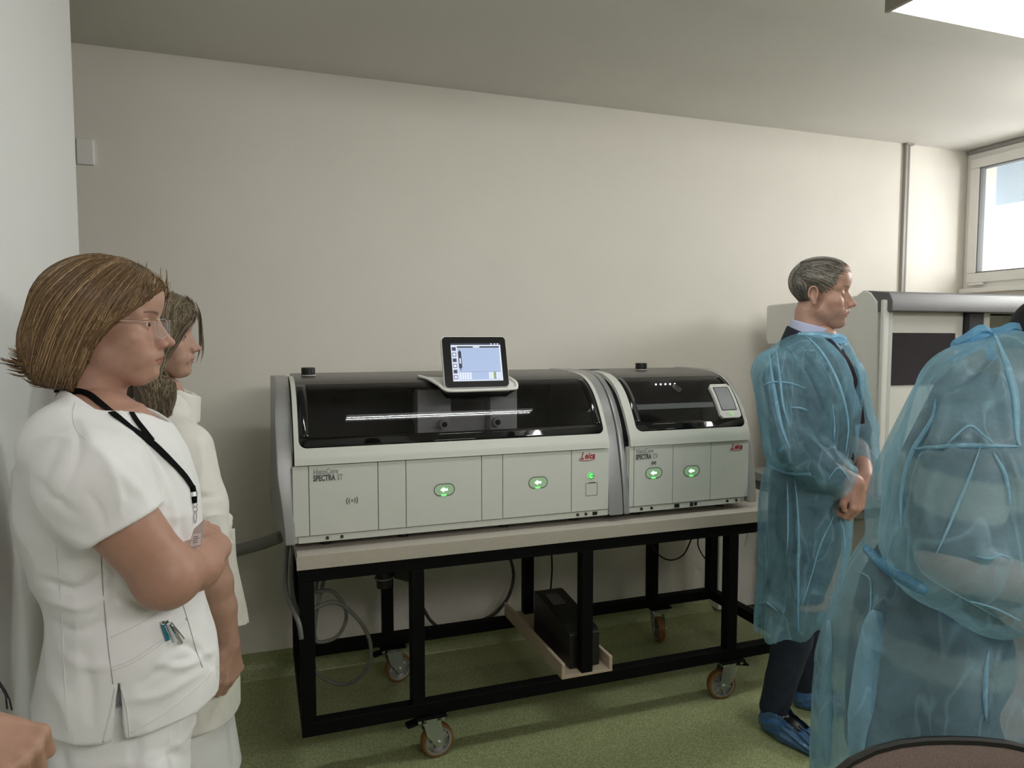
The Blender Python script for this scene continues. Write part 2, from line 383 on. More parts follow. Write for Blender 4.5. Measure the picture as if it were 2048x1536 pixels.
# ------------------------------------------------------------------ stainer (left) and coverslipper (right)
MF = 2.532
hood = [(2.528, 1.128), (2.534, 1.160), (2.548, 1.192), (2.566, 1.228), (2.592, 1.272), (2.622, 1.314), (2.656, 1.350), (2.700, 1.380), (2.760, 1.403), (2.830, 1.413), (2.900, 1.416)]
hs = spline(hood, 4)
def offs(P, d):
    P = np.array(P); T = np.gradient(P, axis=0); T /= np.linalg.norm(T, axis=1)[:, None]; return P+np.stack([-T[:, 1], T[:, 0]], 1)*d
def strip(P, x0, x1, dout, din):
    """curved sheet following profile P in (y,z), thickness from dout to din, spanning x0..x1"""
    A = offs(P, dout); B = offs(P, din); n = len(A); V = [(x, p[0], p[1]) for x in (x0, x1) for Q in (A, B) for p in Q]; F = []
    for i in range(n-1):
        F += [(i, 2*n+i, 2*n+i+1, i+1), (n+i, n+i+1, 3*n+i+1, 3*n+i), (i, i+1, n+i+1, n+i), (2*n+i, 3*n+i, 3*n+i+1, 2*n+i+1)]
    F += [(0, n, 3*n, 2*n), (n-1, 3*n-1, 4*n-1, 2*n-1)]
    return MB().add(V, F)
def cover_profile(back, grow=0.0, lo=.853):
    p = [(2.524, .853), (2.533, .93), (2.546, 1.01), (2.572, 1.12), (2.602, 1.205), (2.645, 1.285), (2.70, 1.350), (2.78, 1.398), (2.88, 1.418)]
    s = spline(p, 4); s = offs(s, grow); s[0][1] = lo
    return s
def end_cover(parent, x0, x1, back, grow=.0):
    s = cover_profile(back, grow); poly = [tuple(p) for p in s]+[(back, 1.418+grow), (back, .86)]
    return MB().prism(poly, 'x', x0, x1).go('end_cover', M_SILVER, parent, bevel=.006, segs=3, label='silver curved end cover')

def machine(x0, x1, back, label, name):
    return thing(name, label, 'lab machine', ((x0+x1)/2, (MF+back)/2, .826))
# --- stainer
X0, X1, BK = .100, 1.322, 3.16
st = machine(X0, X1, BK, 'larger left slide stainer with long smoked hood and tablet screen on top', 'slide_stainer')
b = MB(); b.prism([(MF+.012, .853), (MF+.012, 1.122), (MF+.03, 1.122), (MF+.03, 1.0), (BK, 1.0), (BK, .853)], 'x', X0+.005, X1)
b.prism([(BK-.02, .853), (BK-.02, 1.405), (BK, 1.405), (BK, .853)], 'x', X0+.005, X1)
b.go('housing', M_SHELL, st)
for fx in (X0+.12, .5, .9, X1-.12):
    for fy in (MF+.08, BK-.08): MB().cyl((fx, fy, .826), (fx, fy, .854), .02, .017, n=14).go('foot', M_BLACKPL, st)
zt, zb = 1.1265, .879
def panels(parent, xs, names, zt=zt, zb=zb):
    out = []
    for (a, c), nm in zip(zip(xs[:-1], xs[1:]), names):
        out.append(bx(a+.0012, c-.0012, MF, MF+.014, zb, zt-.002).go(nm, M_PANEL, parent, bevel=.0012))
    return out
px = [X0+.003, .158, .397, .498, .786, .870, 1.157, X1+.0]
pn = panels(st, px, ['panel', 'panel', 'panel', 'drawer', 'panel', 'drawer', 'panel'])
bx(X0+.02, X1, MF+.004, MF+.03, .853, .876).go('kick_plate', M_SHELL, st, bevel=.001)
for x in (.218, .268, 1.186, 1.222): MB().cyl((x, MF-.001, .866), (x, MF+.006, .866), .0055, n=12).go('screw', M_SEAM, st)
bx(1.252, 1.272, MF+.001, MF+.006, .859, .872).go('socket', M_BLACKPL, st)
def stadium(cx, cz, w, h, n=10):
    r = h/2; o = []
    for k in range(n+1): a = -math.pi/2+math.pi*k/n; o.append((cx+w/2-r+r*math.cos(a), cz+r*math.sin(a)))
    for k in range(n+1): a = math.pi/2+math.pi*k/n; o.append((cx-w/2+r+r*math.cos(a), cz+r*math.sin(a)))
    return o
def arrow_button(parent, cx, cz, w=.080, h=.046, both=False):
    P = stadium(cx, cz, w, h); Q = stadium(cx, cz, w-.006, h-.006); n = len(P); V = [(p[0], MF-.0012, p[1]) for p in P]+[(p[0], MF-.0012, p[1]) for p in Q]
    bt = MB().prism(Q, 'y', MF-.0008, MF+.002).go('button', M_GREENTINT, parent, label='lit drawer button with green arrow')
    MB().add(V, [(i, (i+1) % n, n+(i+1) % n, n+i) for i in range(n)]).go('ring', M_INKG, bt)
    L = .024; a = [(cx-L/2-.003, cz), (cx-.002, cz+.009), (cx-.002, cz+.0035), (cx+L/2, cz+.0035), (cx+L/2, cz-.0035), (cx-.002, cz-.0035), (cx-.002, cz-.009)]
    MB().prism(a, 'y', MF-.0022, MF-.001).go('arrow', M_MINTLED, bt)
    MB().prism(stadium(cx-.002, cz-h/2+.003, .020, .005), 'y', MF-.0022, MF-.001).go('glow_bar', M_GREENLED, bt)
arrow_button(pn[3], .641, 1.0075); arrow_button(pn[5], 1.015, 1.0085)
# power button, service flap, signs
pb = MB().cyl((1.242, MF-.002, 1.020), (1.242, MF+.002, 1.020), .0125, n=28).go('power_button', M_GREENLED, pn[6])
MB().tube([(1.242+.0115*math.cos(a), MF-.003, 1.02+.0115*math.sin(a)) for a in np.linspace(0, 2*math.pi, 25)], .0013, 6).go('ring', M_BLACKPL, pn[6])
bx(1.2375, 1.2395, MF-.003, MF-.0015, 1.015, 1.025).go('power_mark', M_INKG, pn[6]); MB().cyl((1.2465, MF-.003, 1.02), (1.2465, MF-.0015, 1.02), .0035, n=14).go('power_mark', M_INKG, pn[6])
fl = [(1.220, .940), (1.270, .940), (1.270, .990), (1.220, .990)]
f = MB()
for a, c in zip(fl, fl[1:]+fl[:1]): f.box(min(a[0], c[0])-.0006, max(a[0], c[0])+.0006, MF-.0008, MF+.001, min(a[1], c[1])-.0006, max(a[1], c[1])+.0006)
f.box(1.232, 1.262, MF-.001, MF+.001, .9915, .9935); f.go('service_flap', M_SEAM, pn[6])
text('lettering', 'HistoCore', .0265, (.1735, MF-.001, 1.0945), M_INKL, pn[1], bold=.0003, sx=.74)
text('lettering', 'SPECTRA', .0285, (.1735, MF-.001, 1.0710), M_INKG, pn[1], bold=.0009, sx=.64)
text('lettering', 'ST', .0285, (.2540, MF-.001, 1.0710), M_INKL, pn[1], bold=.0002, sx=.68)
# contactless symbol ((•))
g = MB()
for s in (-1, 1):
    for rr, aa in ((.011, .75), (.019, .6)):
        g.tube([(.305+s*rr*math.cos(a), MF-.001, .9935+rr*1.1*math.sin(a)) for a in np.linspace(-aa, aa, 9)], .0014, 6)
g.cyl((.305, MF-.002, .9935), (.305, MF, .9935), .0032, n=10); g.go('contactless_symbol', M_INKG, pn[1])
def script_logo(parent, x, z, s):
    """red handwritten-style word with a swash under it"""
    text('logo', 'L', .052*s, (x-.004*s, MF-.001, z-.002*s), M_RED, parent, shear=.42, bold=.0006, sx=.66)
    text('logo', 'eica', .042*s, (x+.0175*s, MF-.001, z), M_RED, parent, shear=.30, bold=.0009, sx=.80, spacing=1.06)
    P = spline([(x-.006*s, z+.004*s), (x-.010*s, z-.005*s), (x+.004*s, z-.009*s), (x+.045*s, z-.010*s), (x+.075*s, z-.004*s)], 6)
    MB().tube([(p[0], MF-.001, p[1]) for p in P], .0016*s, 6).go('logo', M_RED, parent)
script_logo(pn[6], 1.199, 1.090, .80)

# hood: pale frame round a black-bordered smoked window, grey smoked top
def hood_of(parent, xa, xb, xg0, xg1, back, iborder=.035):
    # indices along hs by z
    zs = hs[:, 1]; i_lip = 0; i_g = int(np.argmin(abs(zs-1.185)));  i_in = int(np.argmin(abs(zs-1.222))); i_top = int(np.argmin(abs(zs-1.394)))
    f = strip(hs[i_lip:i_g+1], xa, xb, .004, -.012)
    f2 = strip(hs[i_g:], xa, xg0, .004, -.012); f.add(f2.v, f2.f)
    f3 = strip(hs[i_g:], xg1, xb, .004, -.012); f.add(f3.v, f3.f)
    hd = f.go('hood', M_SHELL, parent, smooth=False, label='pale frame of the curved hood')
    # black border (rounded lower corners), pane, upper smoked shell
    bd = strip(hs[i_g:i_in+1], xg0, xg1, .003, -.006)
    s1 = strip(hs[i_in:i_top+1], xg0, xg0+iborder, .003, -.006); s2 = strip(hs[i_in:i_top+1], xg1-iborder, xg1, .003, -.006)
    bd.add(s1.v, s1.f); bd.add(s2.v, s2.f)
    bd.go('black_border', M_BLACKGLASS, hd, smooth=True)
    # corner fillets in the colour of the frame
    for (xc, s) in ((xg0, 1), (xg1, -1)):
        i2 = i_g+3; V = []; R = .028
        P = hs[i_g:i_g+6]; L = np.concatenate([[0], np.cumsum(np.linalg.norm(np.diff(P, axis=0), axis=1))]); Po = offs(P, .0042)
        A = []; 
        for k in range(9):
            a = math.pi/2*k/8; A.append((R-R*math.sin(a), R-R*math.cos(a)))
        def pos(u, v):
            return (xc+s*u, float(np.interp(v, L, Po[:, 0])), float(np.interp(v, L, Po[:, 1])))
        V = [pos(0, 0)]+[pos(u, v) for u, v in A]; F = [(0, k+1, k+2) for k in range(8)]
        if s < 0: F = [q_[::-1] for q_ in F]
        MB().add(V, F).go('hood_corner', M_SHELL, hd)
    Ap = offs(hs[i_in:i_top+1], .002); pn_ = MB().add([(x, p[0], p[1]) for x in (xg0+iborder, xg1-iborder) for p in Ap], [(i, len(Ap)+i, len(Ap)+i+1, i+1) for i in range(len(Ap)-1)]).go('smoked_pane', M_SMOKE, hd, smooth=True)
    tp = np.vstack([hs[i_top:], [[back-.02, 1.416]]])
    strip(tp, xg0, xg1, .003, -.006).go('hood_top', M_HOODTOP, hd, smooth=False)
    return hd
hd = hood_of(st, X0+.012, X1-.002, .128, 1.304, BK)
# inside the stainer: dark tub, gantry with two carriages, rail
b = MB(); b.box(X0+.02, X1-.01, MF+.05, BK-.03, .999, 1.012); b.box(X0+.02, X1-.01, BK-.045, BK-.022, 1.01, 1.40)
b.go('interior', M_DARKIN, st)
bx(.30, .62, 3.08, 3.10, 1.30, 1.335).go('rail', M_BLACKPL, st)
bx(.64, 1.10, 3.06, 3.09, 1.19, 1.33).go('gantry_plate', M_GREYIN, st, bevel=.004)
bx(.60, .74, 2.80, 2.86, 1.10, 1.36).go('carriage', M_GREYIN, st, bevel=.004)
bx(.90, 1.02, 2.78, 2.86, 1.12, 1.37).go('carriage', M_GREYIN, st, bevel=.004)
bx(.68, .90, 2.84, 2.87, 1.14, 1.26).go('gantry_beam', M_GREYIN, st, bevel=.003)
for x in (.70, .925):
    k = MB().cyl((x, 2.755, 1.222), (x, 2.80, 1.222), .018, n=20).go('roller', M_GREYIN, st); MB().cyl((x, 2.75, 1.222), (x, 2.756, 1.222), .011, n=14).go('roller_bolt', M_BLACKPL, k)
for i in range(9): bx(.24+i*.115, .335+i*.115, 2.64, 2.95, 1.012, 1.06).go('reagent_tray', M_GREYIN if i % 3 == 1 else M_DARKIN, st, bevel=.004)
# left silver side cover, wider towards the rear
V = []
s = cover_profile(BK, .002); poly = [tuple(p) for p in s]+[(BK+.01, 1.41), (BK+.01, .853)]
def xl(y): return np.interp(y, [2.52, 2.56, BK+.01], [.078, .054, .038])
n = len(poly); V = [(xl(y)+.012*max(0, (z-1.30)/.12), y, z) for y, z in poly]+[(X0+.010, y, z) for y, z in poly]
MB().add(V, [tuple(range(n)), tuple(range(n, 2*n))[::-1]]+[(i, n+i, n+(i+1) % n, (i+1) % n) for i in range(n)]).go('end_cover', M_SILVER, st, bevel=.005, label='silver side cover')
end_cover(st, X1+.000, X1+.062, BK, .004)
MB().cyl((.190, 2.95, 1.416), (.190, 2.95, 1.421), .030, n=28).go('filter_ring', M_PVC, st)
MB().cyl((.190, 2.95, 1.421), (.190, 2.95, 1.450), .027, n=28).go('filter_cap', M_BLACKPL, st, bevel=.003)

# tablet screen on a pale tray, tilted back, resting on the hood
ty0, ty1 = 2.640, 2.705
sx0, sx1, sz0, sz1 = .676, .935, 1.378, 1.572
def tilt(x, z, d=0.0):       # front face of the screen: leans back
    k = (z-sz0)/(sz1-sz0); return (x, ty0+.055*k+d*.96, z+d*-.28)
tab = thing('control_tray', None, None, (.80, 2.66, 1.37)); tab.parent = st; tab.location = Vector(ORG[tab.name]-ORG[st.name])
def rrect(x0, x1, z0, z1, r, n=5):
    o = []
    for cx, cz, a0 in ((x1-r, z1-r, 0), (x0+r, z1-r, 90), (x0+r, z0+r, 180), (x1-r, z0+r, 270)):
        for k in range(n+1): a = math.radians(a0+90*k/n); o.append((cx+r*math.cos(a), cz+r*math.sin(a)))
    return o
def slab(P, d0, d1):
    n = len(P); V = [tilt(x, z, d0) for x, z in P]+[tilt(x, z, d1) for x, z in P]
    return MB().add(V, [tuple(range(n))[::-1], tuple(range(n, 2*n))]+[(i, (i+1) % n, n+(i+1) % n, n+i) for i in range(n)])
scr = slab(rrect(sx0, sx1, sz0, sz1, .014), 0, .022).go('screen_housing', M_BEZEL, st, label='black framed touchscreen showing a blue display')
slab(rrect(sx0-.003, sx1+.003, sz0-.003, sz1+.003, .016), .004, .018).go('screen_rim', M_PVC, scr)
def em(name, c, s=1.0): return mat(name, tuple(v*.25 for v in c[:3])+(1,), .3, emit=c, estr=s)
E_BLUE = em('display_blue', srgb(176, 196, 232), .55); E_WHITE = em('display_white', srgb(226, 234, 250), .60)
E_NAVY = em('display_navy', srgb(48, 52, 72), .45); E_GREY = em('display_grey', srgb(120, 128, 165), .5); E_GREEN = em('display_green', srgb(150, 170, 80), .5)
ax0, ax1, az0, az1 = .7085, .9120, 1.4010, 1.5480
def sc(u0, u1, v0, v1, m_, lift, name='display'):
    x0, x1 = ax0+(ax1-ax0)*u0, ax0+(ax1-ax0)*u1; z1_, z0_ = az1-(az1-az0)*v0, az1-(az1-az0)*v1
    return slab([(x0, z0_), (x1, z0_), (x1, z1_), (x0, z1_)], -.0004-lift, -.0001).go(name, m_, scr)
sc(0, 1, 0, 1, E_WHITE, 0)
sc(0, 1, 0, .05, E_NAVY, .0004, 'status_bar'); sc(.12, .97, .085, .125, E_NAVY, .0004, 'menu_bar')
sc(.12, .97, .13, .97, E_BLUE, .0004); 
for i in range(6): sc(.015, .10, .10+i*.148, .10+i*.148+.11, E_GREY, .0004, 'menu_button'); sc(.03, .085, .125+i*.148, .125+i*.148+.06, E_WHITE if i % 2 else E_NAVY, .0007, 'menu_button')
sc(.135, .195, .22, .66, E_NAVY, .0007, 'gauge'); sc(.152, .178, .40, .54, E_WHITE, .001, 'gauge'); sc(.157, .172, .17, .72, E_NAVY, .0006, 'gauge')
sc(.12, .97, .755, .762, E_GREY, .0007, 'divider')
for i in range(5): sc(.13+i*.05, .168+i*.05, .77, .955, E_WHITE, .0007, 'station')
for i, u in enumerate((.72, .77, .82, .87, .92)): sc(u, u+.038, .77, .955, E_GREEN if i == 2 else E_WHITE, .0007, 'station')
sc(.44, .57, .09, .12, E_WHITE, .0007, 'menu_bar')
for u in (.80, .87, .93): sc(u, u+.03, .012, .04, E_WHITE, .0007, 'status_bar')
# tray: pale lip sweeping down from the hood top at the left and right of the screen
rim = spline([(.600, 2.78, 1.4165), (.628, 2.73, 1.408), (.655, 2.67, 1.388), (.672, 2.640, 1.372), (.700, 2.630, 1.366), (.82, 2.630, 1.366), (.945, 2.630, 1.368), (.965, 2.638, 1.376), (.968, 2.66, 1.392), (.955, 2.70, 1.408), (.945, 2.74, 1.415)], 6)
bpy.data.objects.remove(tab)
tr = MB().tube(rim, .0065, 8).go('tray_lip', M_PVC, st, smooth=True)
cen = np.array([.80, 2.76, 1.405]); n = len(rim)
MB().add([tuple(p+np.array([0, .004, -.001])) for p in rim]+[tuple(cen)], [(i, i+1, n) for i in range(n-1)]).go('tray', M_PVC, st)
und = [p+np.array([0, .008, -.010]) for p in rim[12:50]]; und2 = [np.array([.80+(p[0]-.80)*.80, 2.672, 1.335+.0*p[2]]) for p in und]
n = len(und); MB().add(und+und2, [(i, i+1, n+i+1, n+i) for i in range(n-1)]).go('tray_underside', M_BLACKPL, st)

# --- coverslipper
C0, C1, CB = 1.392, 1.992, 3.12
cvm = machine(C0, C1, CB, 'smaller right coverslipper with curved smoked hood and small upright touchpad', 'slide_coverslipper')
end_cover(cvm, C0-.004, C0+.022, CB, .004)
b = MB(); b.prism([(MF+.012, .853), (MF+.012, 1.124), (MF+.03, 1.124), (MF+.03, 1.0), (CB, 1.0), (CB, .853)], 'x', C0+.02, C1)
b.prism([(CB-.02, .853), (CB-.02, 1.405), (CB, 1.405), (CB, .853)], 'x', C0+.02, C1)
b.go('housing', M_SHELL, cvm)
for fx in (C0+.1, C1-.08):
    for fy in (MF+.08, CB-.08): MB().cyl((fx, fy, .826), (fx, fy, .854), .02, .017, n=14).go('foot', M_BLACKPL, cvm)
cn = panels(cvm, [C0+.022, 1.436, 1.620, 1.806, 2.0], ['panel', 'drawer', 'drawer', 'panel'], zt=1.1285)
bx(C0+.025, C1-.03, MF+.004, MF+.03, .853, .876).go('kick_plate', M_SHELL, cvm, bevel=.001)
for x in (1.474, 1.522, 1.895, 1.942): MB().cyl((x, MF-.001, .866), (x, MF+.006, .866), .0055, n=12).go('screw', M_BLACKPL, cvm)
for x0_, x1_, z0_, z1_ in ((1.632, 1.655, .858, .873), (1.708, 1.722, .858, .874), (1.728, 1.742, .860, .873)): bx(x0_, x1_, MF+.001, MF+.006, z0_, z1_).go('socket', M_BLACKPL, cvm)
arrow_button(cn[1], 1.529, 1.0125); arrow_button(cn[2], 1.711, 1.0095)
g = MB()
for s_ in (-1, 1): g.tube([(1.528+s_*.009*math.cos(a), MF-.001, 1.0545+.009*math.sin(a)) for a in np.linspace(-.9, .9, 9)], .0018, 6); g.prism([(1.528+s_*.0, 1.0545-.006), (1.528+s_*.006, 1.0545), (1.528, 1.0545+.006)][::s_], 'y', MF-.001, MF+.001)
g.go('drawer_symbol', M_INKG, cn[1])
text('lettering', 'HistoCore', .0265, (1.4435, MF-.001, 1.0975), M_INKL, cn[1], bold=.0002, sx=.72)
text('lettering', 'SPECTRA', .0285, (1.4435, MF-.001, 1.0735), M_INKG, cn[1], bold=.0009, sx=.62)
text('lettering', 'CV', .0285, (1.522, MF-.001, 1.0735), M_INKL, cn[1], bold=.0002, sx=.66)
script_logo(cn[3], 1.912, 1.092, .72)
MB().tube([(1.91+.035*math.cos(a), MF+.0002, 1.01+.026*math.sin(a)) for a in np.linspace(.2*math.pi, 1.3*math.pi, 24)], .0010, 6).go('moulded_outline', M_PANEL, cn[3])
end_cover(cvm, C1+.006, C1+.048, CB, .004)
ch = hood_of(cvm, C0+.024, C1+.004, 1.452, 1.988, CB, iborder=.03)
b = MB(); b.box(C0+.03, C1-.01, MF+.05, CB-.03, .999, 1.012); b.box(C0+.03, C1-.01, 2.86, 2.875, 1.01, 1.405); b.go('interior', M_DARKIN, cvm)
for x in (1.53, 1.545, 1.72, 1.745, 1.77, 1.795, 1.82): MB().sphere((x, 2.84, 1.355), .0042).go('interior_light', M_WHITELED, cvm)
MB().cyl((1.545, 2.80, 1.33), (1.545, 2.84, 1.345), .012, n=14).go('nozzle', M_GREYIN, cvm); MB().cyl((1.82, 2.80, 1.33), (1.82, 2.84, 1.345), .012, n=14).go('nozzle', M_GREYIN, cvm)
bx(1.50, 1.9, 2.70, 2.84, 1.012, 1.10).go('slide_rack', M_DARKIN, cvm, bevel=.006)
bx(1.475, 1.50, 2.98, 3.02, 1.416, 1.421).go('latch', M_BLACKPL, cvm)
# touchpad lying on the curve of the hood
def onhood(x, s_, d):        # s_ : arc length from the lip
    L = np.concatenate([[0], np.cumsum(np.linalg.norm(np.diff(hs, axis=0), axis=1))]); A = offs(hs, d)
    return (x, float(np.interp(s_, L, A[:, 0])), float(np.interp(s_, L, A[:, 1])))
def pad(x0, x1, s0, s1, d0, d1, r):
    P = rrect(x0, x1, s0, s1, r); nn = 14
    V = []; F = []; rows = np.linspace(s0, s1, nn)
    def lim(s_):
        dx = 0.0; e = min(s_-s0, s1-s_)
        if e < r: dx = r-math.sqrt(max(r*r-(r-e)**2, 0))
        return x0+dx, x1-dx
    for s_ in rows:
        a, c = lim(s_); V += [onhood(a, s_, d1), onhood(c, s_, d1), onhood(a, s_, d0), onhood(c, s_, d0)]
    for i in range(nn-1):
        k = 4*i; F += [(k, k+1, k+5, k+4), (k+2, k+6, k+7, k+3), (k, k+4, k+6, k+2), (k+1, k+3, k+7, k+5)]
    F += [(0, 2, 3, 1), (4*nn-4, 4*nn-3, 4*nn-1, 4*nn-2)]
    return MB().add(V, F)
tp = pad(1.868, 1.974, .098, .265, -.002, .014, .012).go('touchpad', M_PVC, cvm, label='small pale touchpad with grey display')
pad(1.885, 1.957, .135, .243, .0135, .0146, .002).go('touchpad_screen', mat('grey_lcd', (.34, .35, .37, 1), .25), tp)
pad(1.881, 1.961, .131, .247, .0130, .0142, .002).go('touchpad_bezel', M_BLACKPL, tp)
q_ = onhood(1.922, .115, .0135); MB().sphere(q_, (.012, .006, .010), 16, 10).go('touchpad_button', mat('green_button', (.4, .5, .3, 1), .3, emit=(.5, 1, .4, 1), estr=.25), tp)
MB().cyl((1.705, 2.95, 1.416), (1.705, 2.95, 1.421), .030, n=28).go('filter_ring', M_PVC, cvm)
MB().cyl((1.705, 2.95, 1.421), (1.705, 2.95, 1.450), .027, n=28).go('filter_cap', M_BLACKPL, cvm, bevel=.003)

# ------------------------------------------------------------------ big enclosed instrument on a bench at the right
BX0 = 2.70
bm_ = thing('enclosed_instrument', 'tall white enclosed lab instrument with grey top bar and dark display', 'lab machine', (3.25, 2.9, .835))
M_BIG = mat('white_enclosure', (.80, .79, .75, 1), .4, bump=.03, bscale=300); M_BIGC = mat('pale_grey_enclosure', (.60, .60, .58, 1), .42)
M_BAR = mat('brushed_grey_bar', (.15, .145, .15, 1), .5, metal=.1)
sd = MB().prism([(3.25, .835), (3.25, 1.735), (2.66, 1.770), (2.615, 1.795), (2.575, 1.780), (2.535, 1.735), (2.50, .835)], 'x', BX0, BX0+.03)
sd.go('side_panel', M_BIG, bm_, bevel=.008, segs=3)
MB().prism([(3.27, 1.56), (3.27, 1.742), (3.25, 1.75), (2.90, 1.758), (2.90, 1.55), (3.25, 1.53)], 'x', BX0-.02, BX0+.01).go('side_cap', M_BIG, bm_, bevel=.008, segs=3)
bx(BX0-.012, BX0+.02, 2.482, 2.505, .835, 1.742).go('front_edge', M_PVC, bm_, bevel=.006, segs=3)
bx(BX0+.02, BX0+.05, 2.488, 2.54, .835, 1.70).go('inner_edge', M_BIGC, bm_, bevel=.004)
bx(BX0+.05, 3.245, 2.53, 2.55, .835, 1.69).go('front_panel', M_BIG, bm_, bevel=.003)
bx(2.765, 3.19, 2.524, 2.531, 1.345, 1.592).go('display', mat('dark_display', (.030, .024, .034, 1), .16, noise=.3, nscale=3), bm_, bevel=.002)
bx(2.77, 2.83, 2.526, 2.531, .985, 1.05).go('socket_plate', M_PVC, bm_, bevel=.003)
bx(3.25, 3.345, 2.50, 2.56, .835, 1.69).go('post', mat('dark_post', (.035, .035, .045, 1), .4), bm_, bevel=.004)
bx(3.345, 4.0, 2.80, 2.82, .835, 1.69).go('rear_panel', M_BIGC, bm_)
bx(3.98, 4.01, 2.50, 3.25, .835, 1.77).go('side_panel', M_BIG, bm_, bevel=.008)
bx(BX0+.03, 3.98, 3.22, 3.25, .835, 1.72).go('back_panel', M_BIGC, bm_)
MB().prism([(2.455, 1.690), (2.455, 1.735), (2.475, 1.775), (2.60, 1.790), (2.60, 1.690)], 'x', BX0+.005, 4.01).go('top_bar', M_BAR, bm_, bevel=.004)
bx(BX0+.03, 3.98, 2.60, 3.23, 1.70, 1.715).go('roof', M_BIGC, bm_)
bx(3.40, 3.44, 2.54, 2.58, 1.20, 1.69).go('strut', M_PVC, bm_)
bn = thing('lab_bench', 'grey-topped lab bench with pale cupboard carrying the enclosed instrument', 'bench', (3.3, 2.9, 0))
M_BENCH = mat('grey_bench_top', (.36, .36, .34, 1), .5); M_BEIGE = mat('beige_cupboard', (.56, .53, .45, 1), .5)
bx(2.555, 4.1, 2.45, 3.28, .790, .835).go('bench_top', M_BENCH, bn, bevel=.003)
bx(2.58, 4.08, 2.50, 3.26, .735, .790).go('apron', mat('dark_grey_apron', (.14, .14, .13, 1), .5), bn)
bx(2.66, 3.15, 2.52, 3.2, .10, .735).go('cupboard', M_BEIGE, bn, bevel=.004)
bx(3.2, 4.05, 2.52, 3.2, .10, .735).go('cupboard', M_BEIGE, bn, bevel=.004)
bx(2.64, 4.05, 2.58, 3.18, .0, .10).go('plinth', mat('grey_plinth', (.12, .12, .11, 1), .6), bn)
tag(MB().prism([(2.50, .835), (2.50, .90), (2.53, .915), (2.60, .915), (2.60, .835)], 'x', 2.575, 2.66).go('control_box', M_BLACKPL, bevel=.006), 'small black box on the grey bench top behind the hands of the man', 'box')

# ------------------------------------------------------------------ things under and beside the table
wb = thing('wooden_tray', 'shallow pale wooden tray lying across the lower rails of the table', 'tray', (1.21, 2.83, .226))
bx(1.100, 1.322, 2.487, 3.18, .2262, .236).go('base_board', M_WOOD, wb)
for x in (1.100, 1.308): bx(x, x+.014, 2.487, 3.18, .236, .288).go('side_board', M_WOOD, wb, bevel=.001)
ps = thing('power_supply', 'black uninterruptible power supply box standing in the wooden tray', 'power supply', (1.21, 2.72, .236))
MB().prism([(2.535, .2365), (2.535, .375), (2.56, .392), (2.90, .430), (2.93, .425), (2.93, .2365)], 'x', 1.155, 1.288).go('body', M_BLACKPL, ps, bevel=.004)
MB().prism([(2.76, .4165), (2.76, .4185), (2.86, .4295), (2.86, .4275)], 'x', 1.18, 1.24).go('sticker', mat('grey_sticker', (.08, .08, .08, 1), .4), ps)
bx(1.195, 1.245, 2.528, 2.536, .27, .35).go('front_grille', mat('dark_grille', (.02, .02, .02, 1), .3), ps, bevel=.002)
bx(1.205, 1.215, 2.526, 2.530, .262, .268).go('indicator', mat('pale_tag', (.35, .4, .38, 1), .4), ps)
dr = thing('drive_unit', 'black motor and angled box hanging under the left end of the table', 'motor', (.50, 2.86, .777))
MB().cyl((.475, 2.86, .777), (.475, 2.86, .64), .050, n=24).go('motor_body', M_BLACKPL, dr)
MB().cyl((.468, 2.86, .64), (.468, 2.86, .55), .036, .030, n=24).go('motor_neck', M_BLACKPL, dr)
MB().cyl((.466, 2.86, .592), (.466, 2.86, .586), .037, n=24).go('clamp_ring', mat('grey_ring', (.3, .3, .3, 1), .5), dr)
MB().prism([(.515, .777), (.598, .777), (.566, .575), (.500, .600)], 'y', 2.80, 2.88).go('angled_box', M_BLACKPL, dr, bevel=.004)

def cable(name, pts, r, m, label, n=8, cat='cable'):
    P = spline([at(*p) for p in pts], n); P[:, 2] = np.maximum(P[:, 2], r+.001)
    return tag(MB().tube(P, r, 8).go(name, m, smooth=True), label, cat)
cable('hose', [(575, 1090, 2.80), (572, 1130, 2.72), (572, 1180, 2.62), (587, 1220, 2.53), (598, 1248, 2.475), (603, 1278, 2.470)], .0085, M_CABLEG, 'thick grey hose dropping straight beside the outer side of the left table leg')
cable('hose', [(588, 1090, 2.78), (583, 1140, 2.70), (586, 1190, 2.62), (596, 1222, 2.60), (612, 1228, 2.62), (635, 1214, 2.65), (668, 1204, 2.68), (700, 1222, 2.72), (731, 1260, 2.75), (742, 1300, 2.78), (733, 1340, 2.82), (705, 1364, 2.86), (675, 1368, 2.9), (640, 1352, 2.9), (628, 1335, 2.9)], .0080, M_CABLEG, 'grey hose making the largest loop down to the floor inside the left table frame')
cable('hose', [(640, 1130, 2.80), (632, 1180, 2.76), (640, 1182, 2.75), (665, 1183, 2.76), (688, 1210, 2.8), (692, 1240, 2.8), (675, 1272, 2.8), (645, 1284, 2.8), (630, 1276, 2.8), (632, 1230, 2.8), (645, 1170, 2.8), (655, 1130, 2.8)], .0075, M_CABLEG, 'grey hose coiled in a smaller loop behind the left table leg')
cable('hose', [(1012, 1093, 3.17), (1027, 1145, 3.28), (1018, 1190, 3.28), (995, 1222, 3.28), (970, 1238, 3.30), (900, 1262, 3.34), (865, 1245, 3.3), (845, 1215, 3.28)], .0085, mat('dark_grey_cable', (.05, .05, .048, 1), .5), 'dark grey hose hanging in a wide arc behind the table')
cable('cable', [(1103, 1100, 3.1), (1104, 1140, 3.1), (1101, 1180, 3.0), (1096, 1202, 2.94), (1084, 1215, 2.94), (1074, 1230, 2.95), (1078, 1245, 2.945)], .0045, M_CABLEB, 'black cable dropping straight down to the power supply')
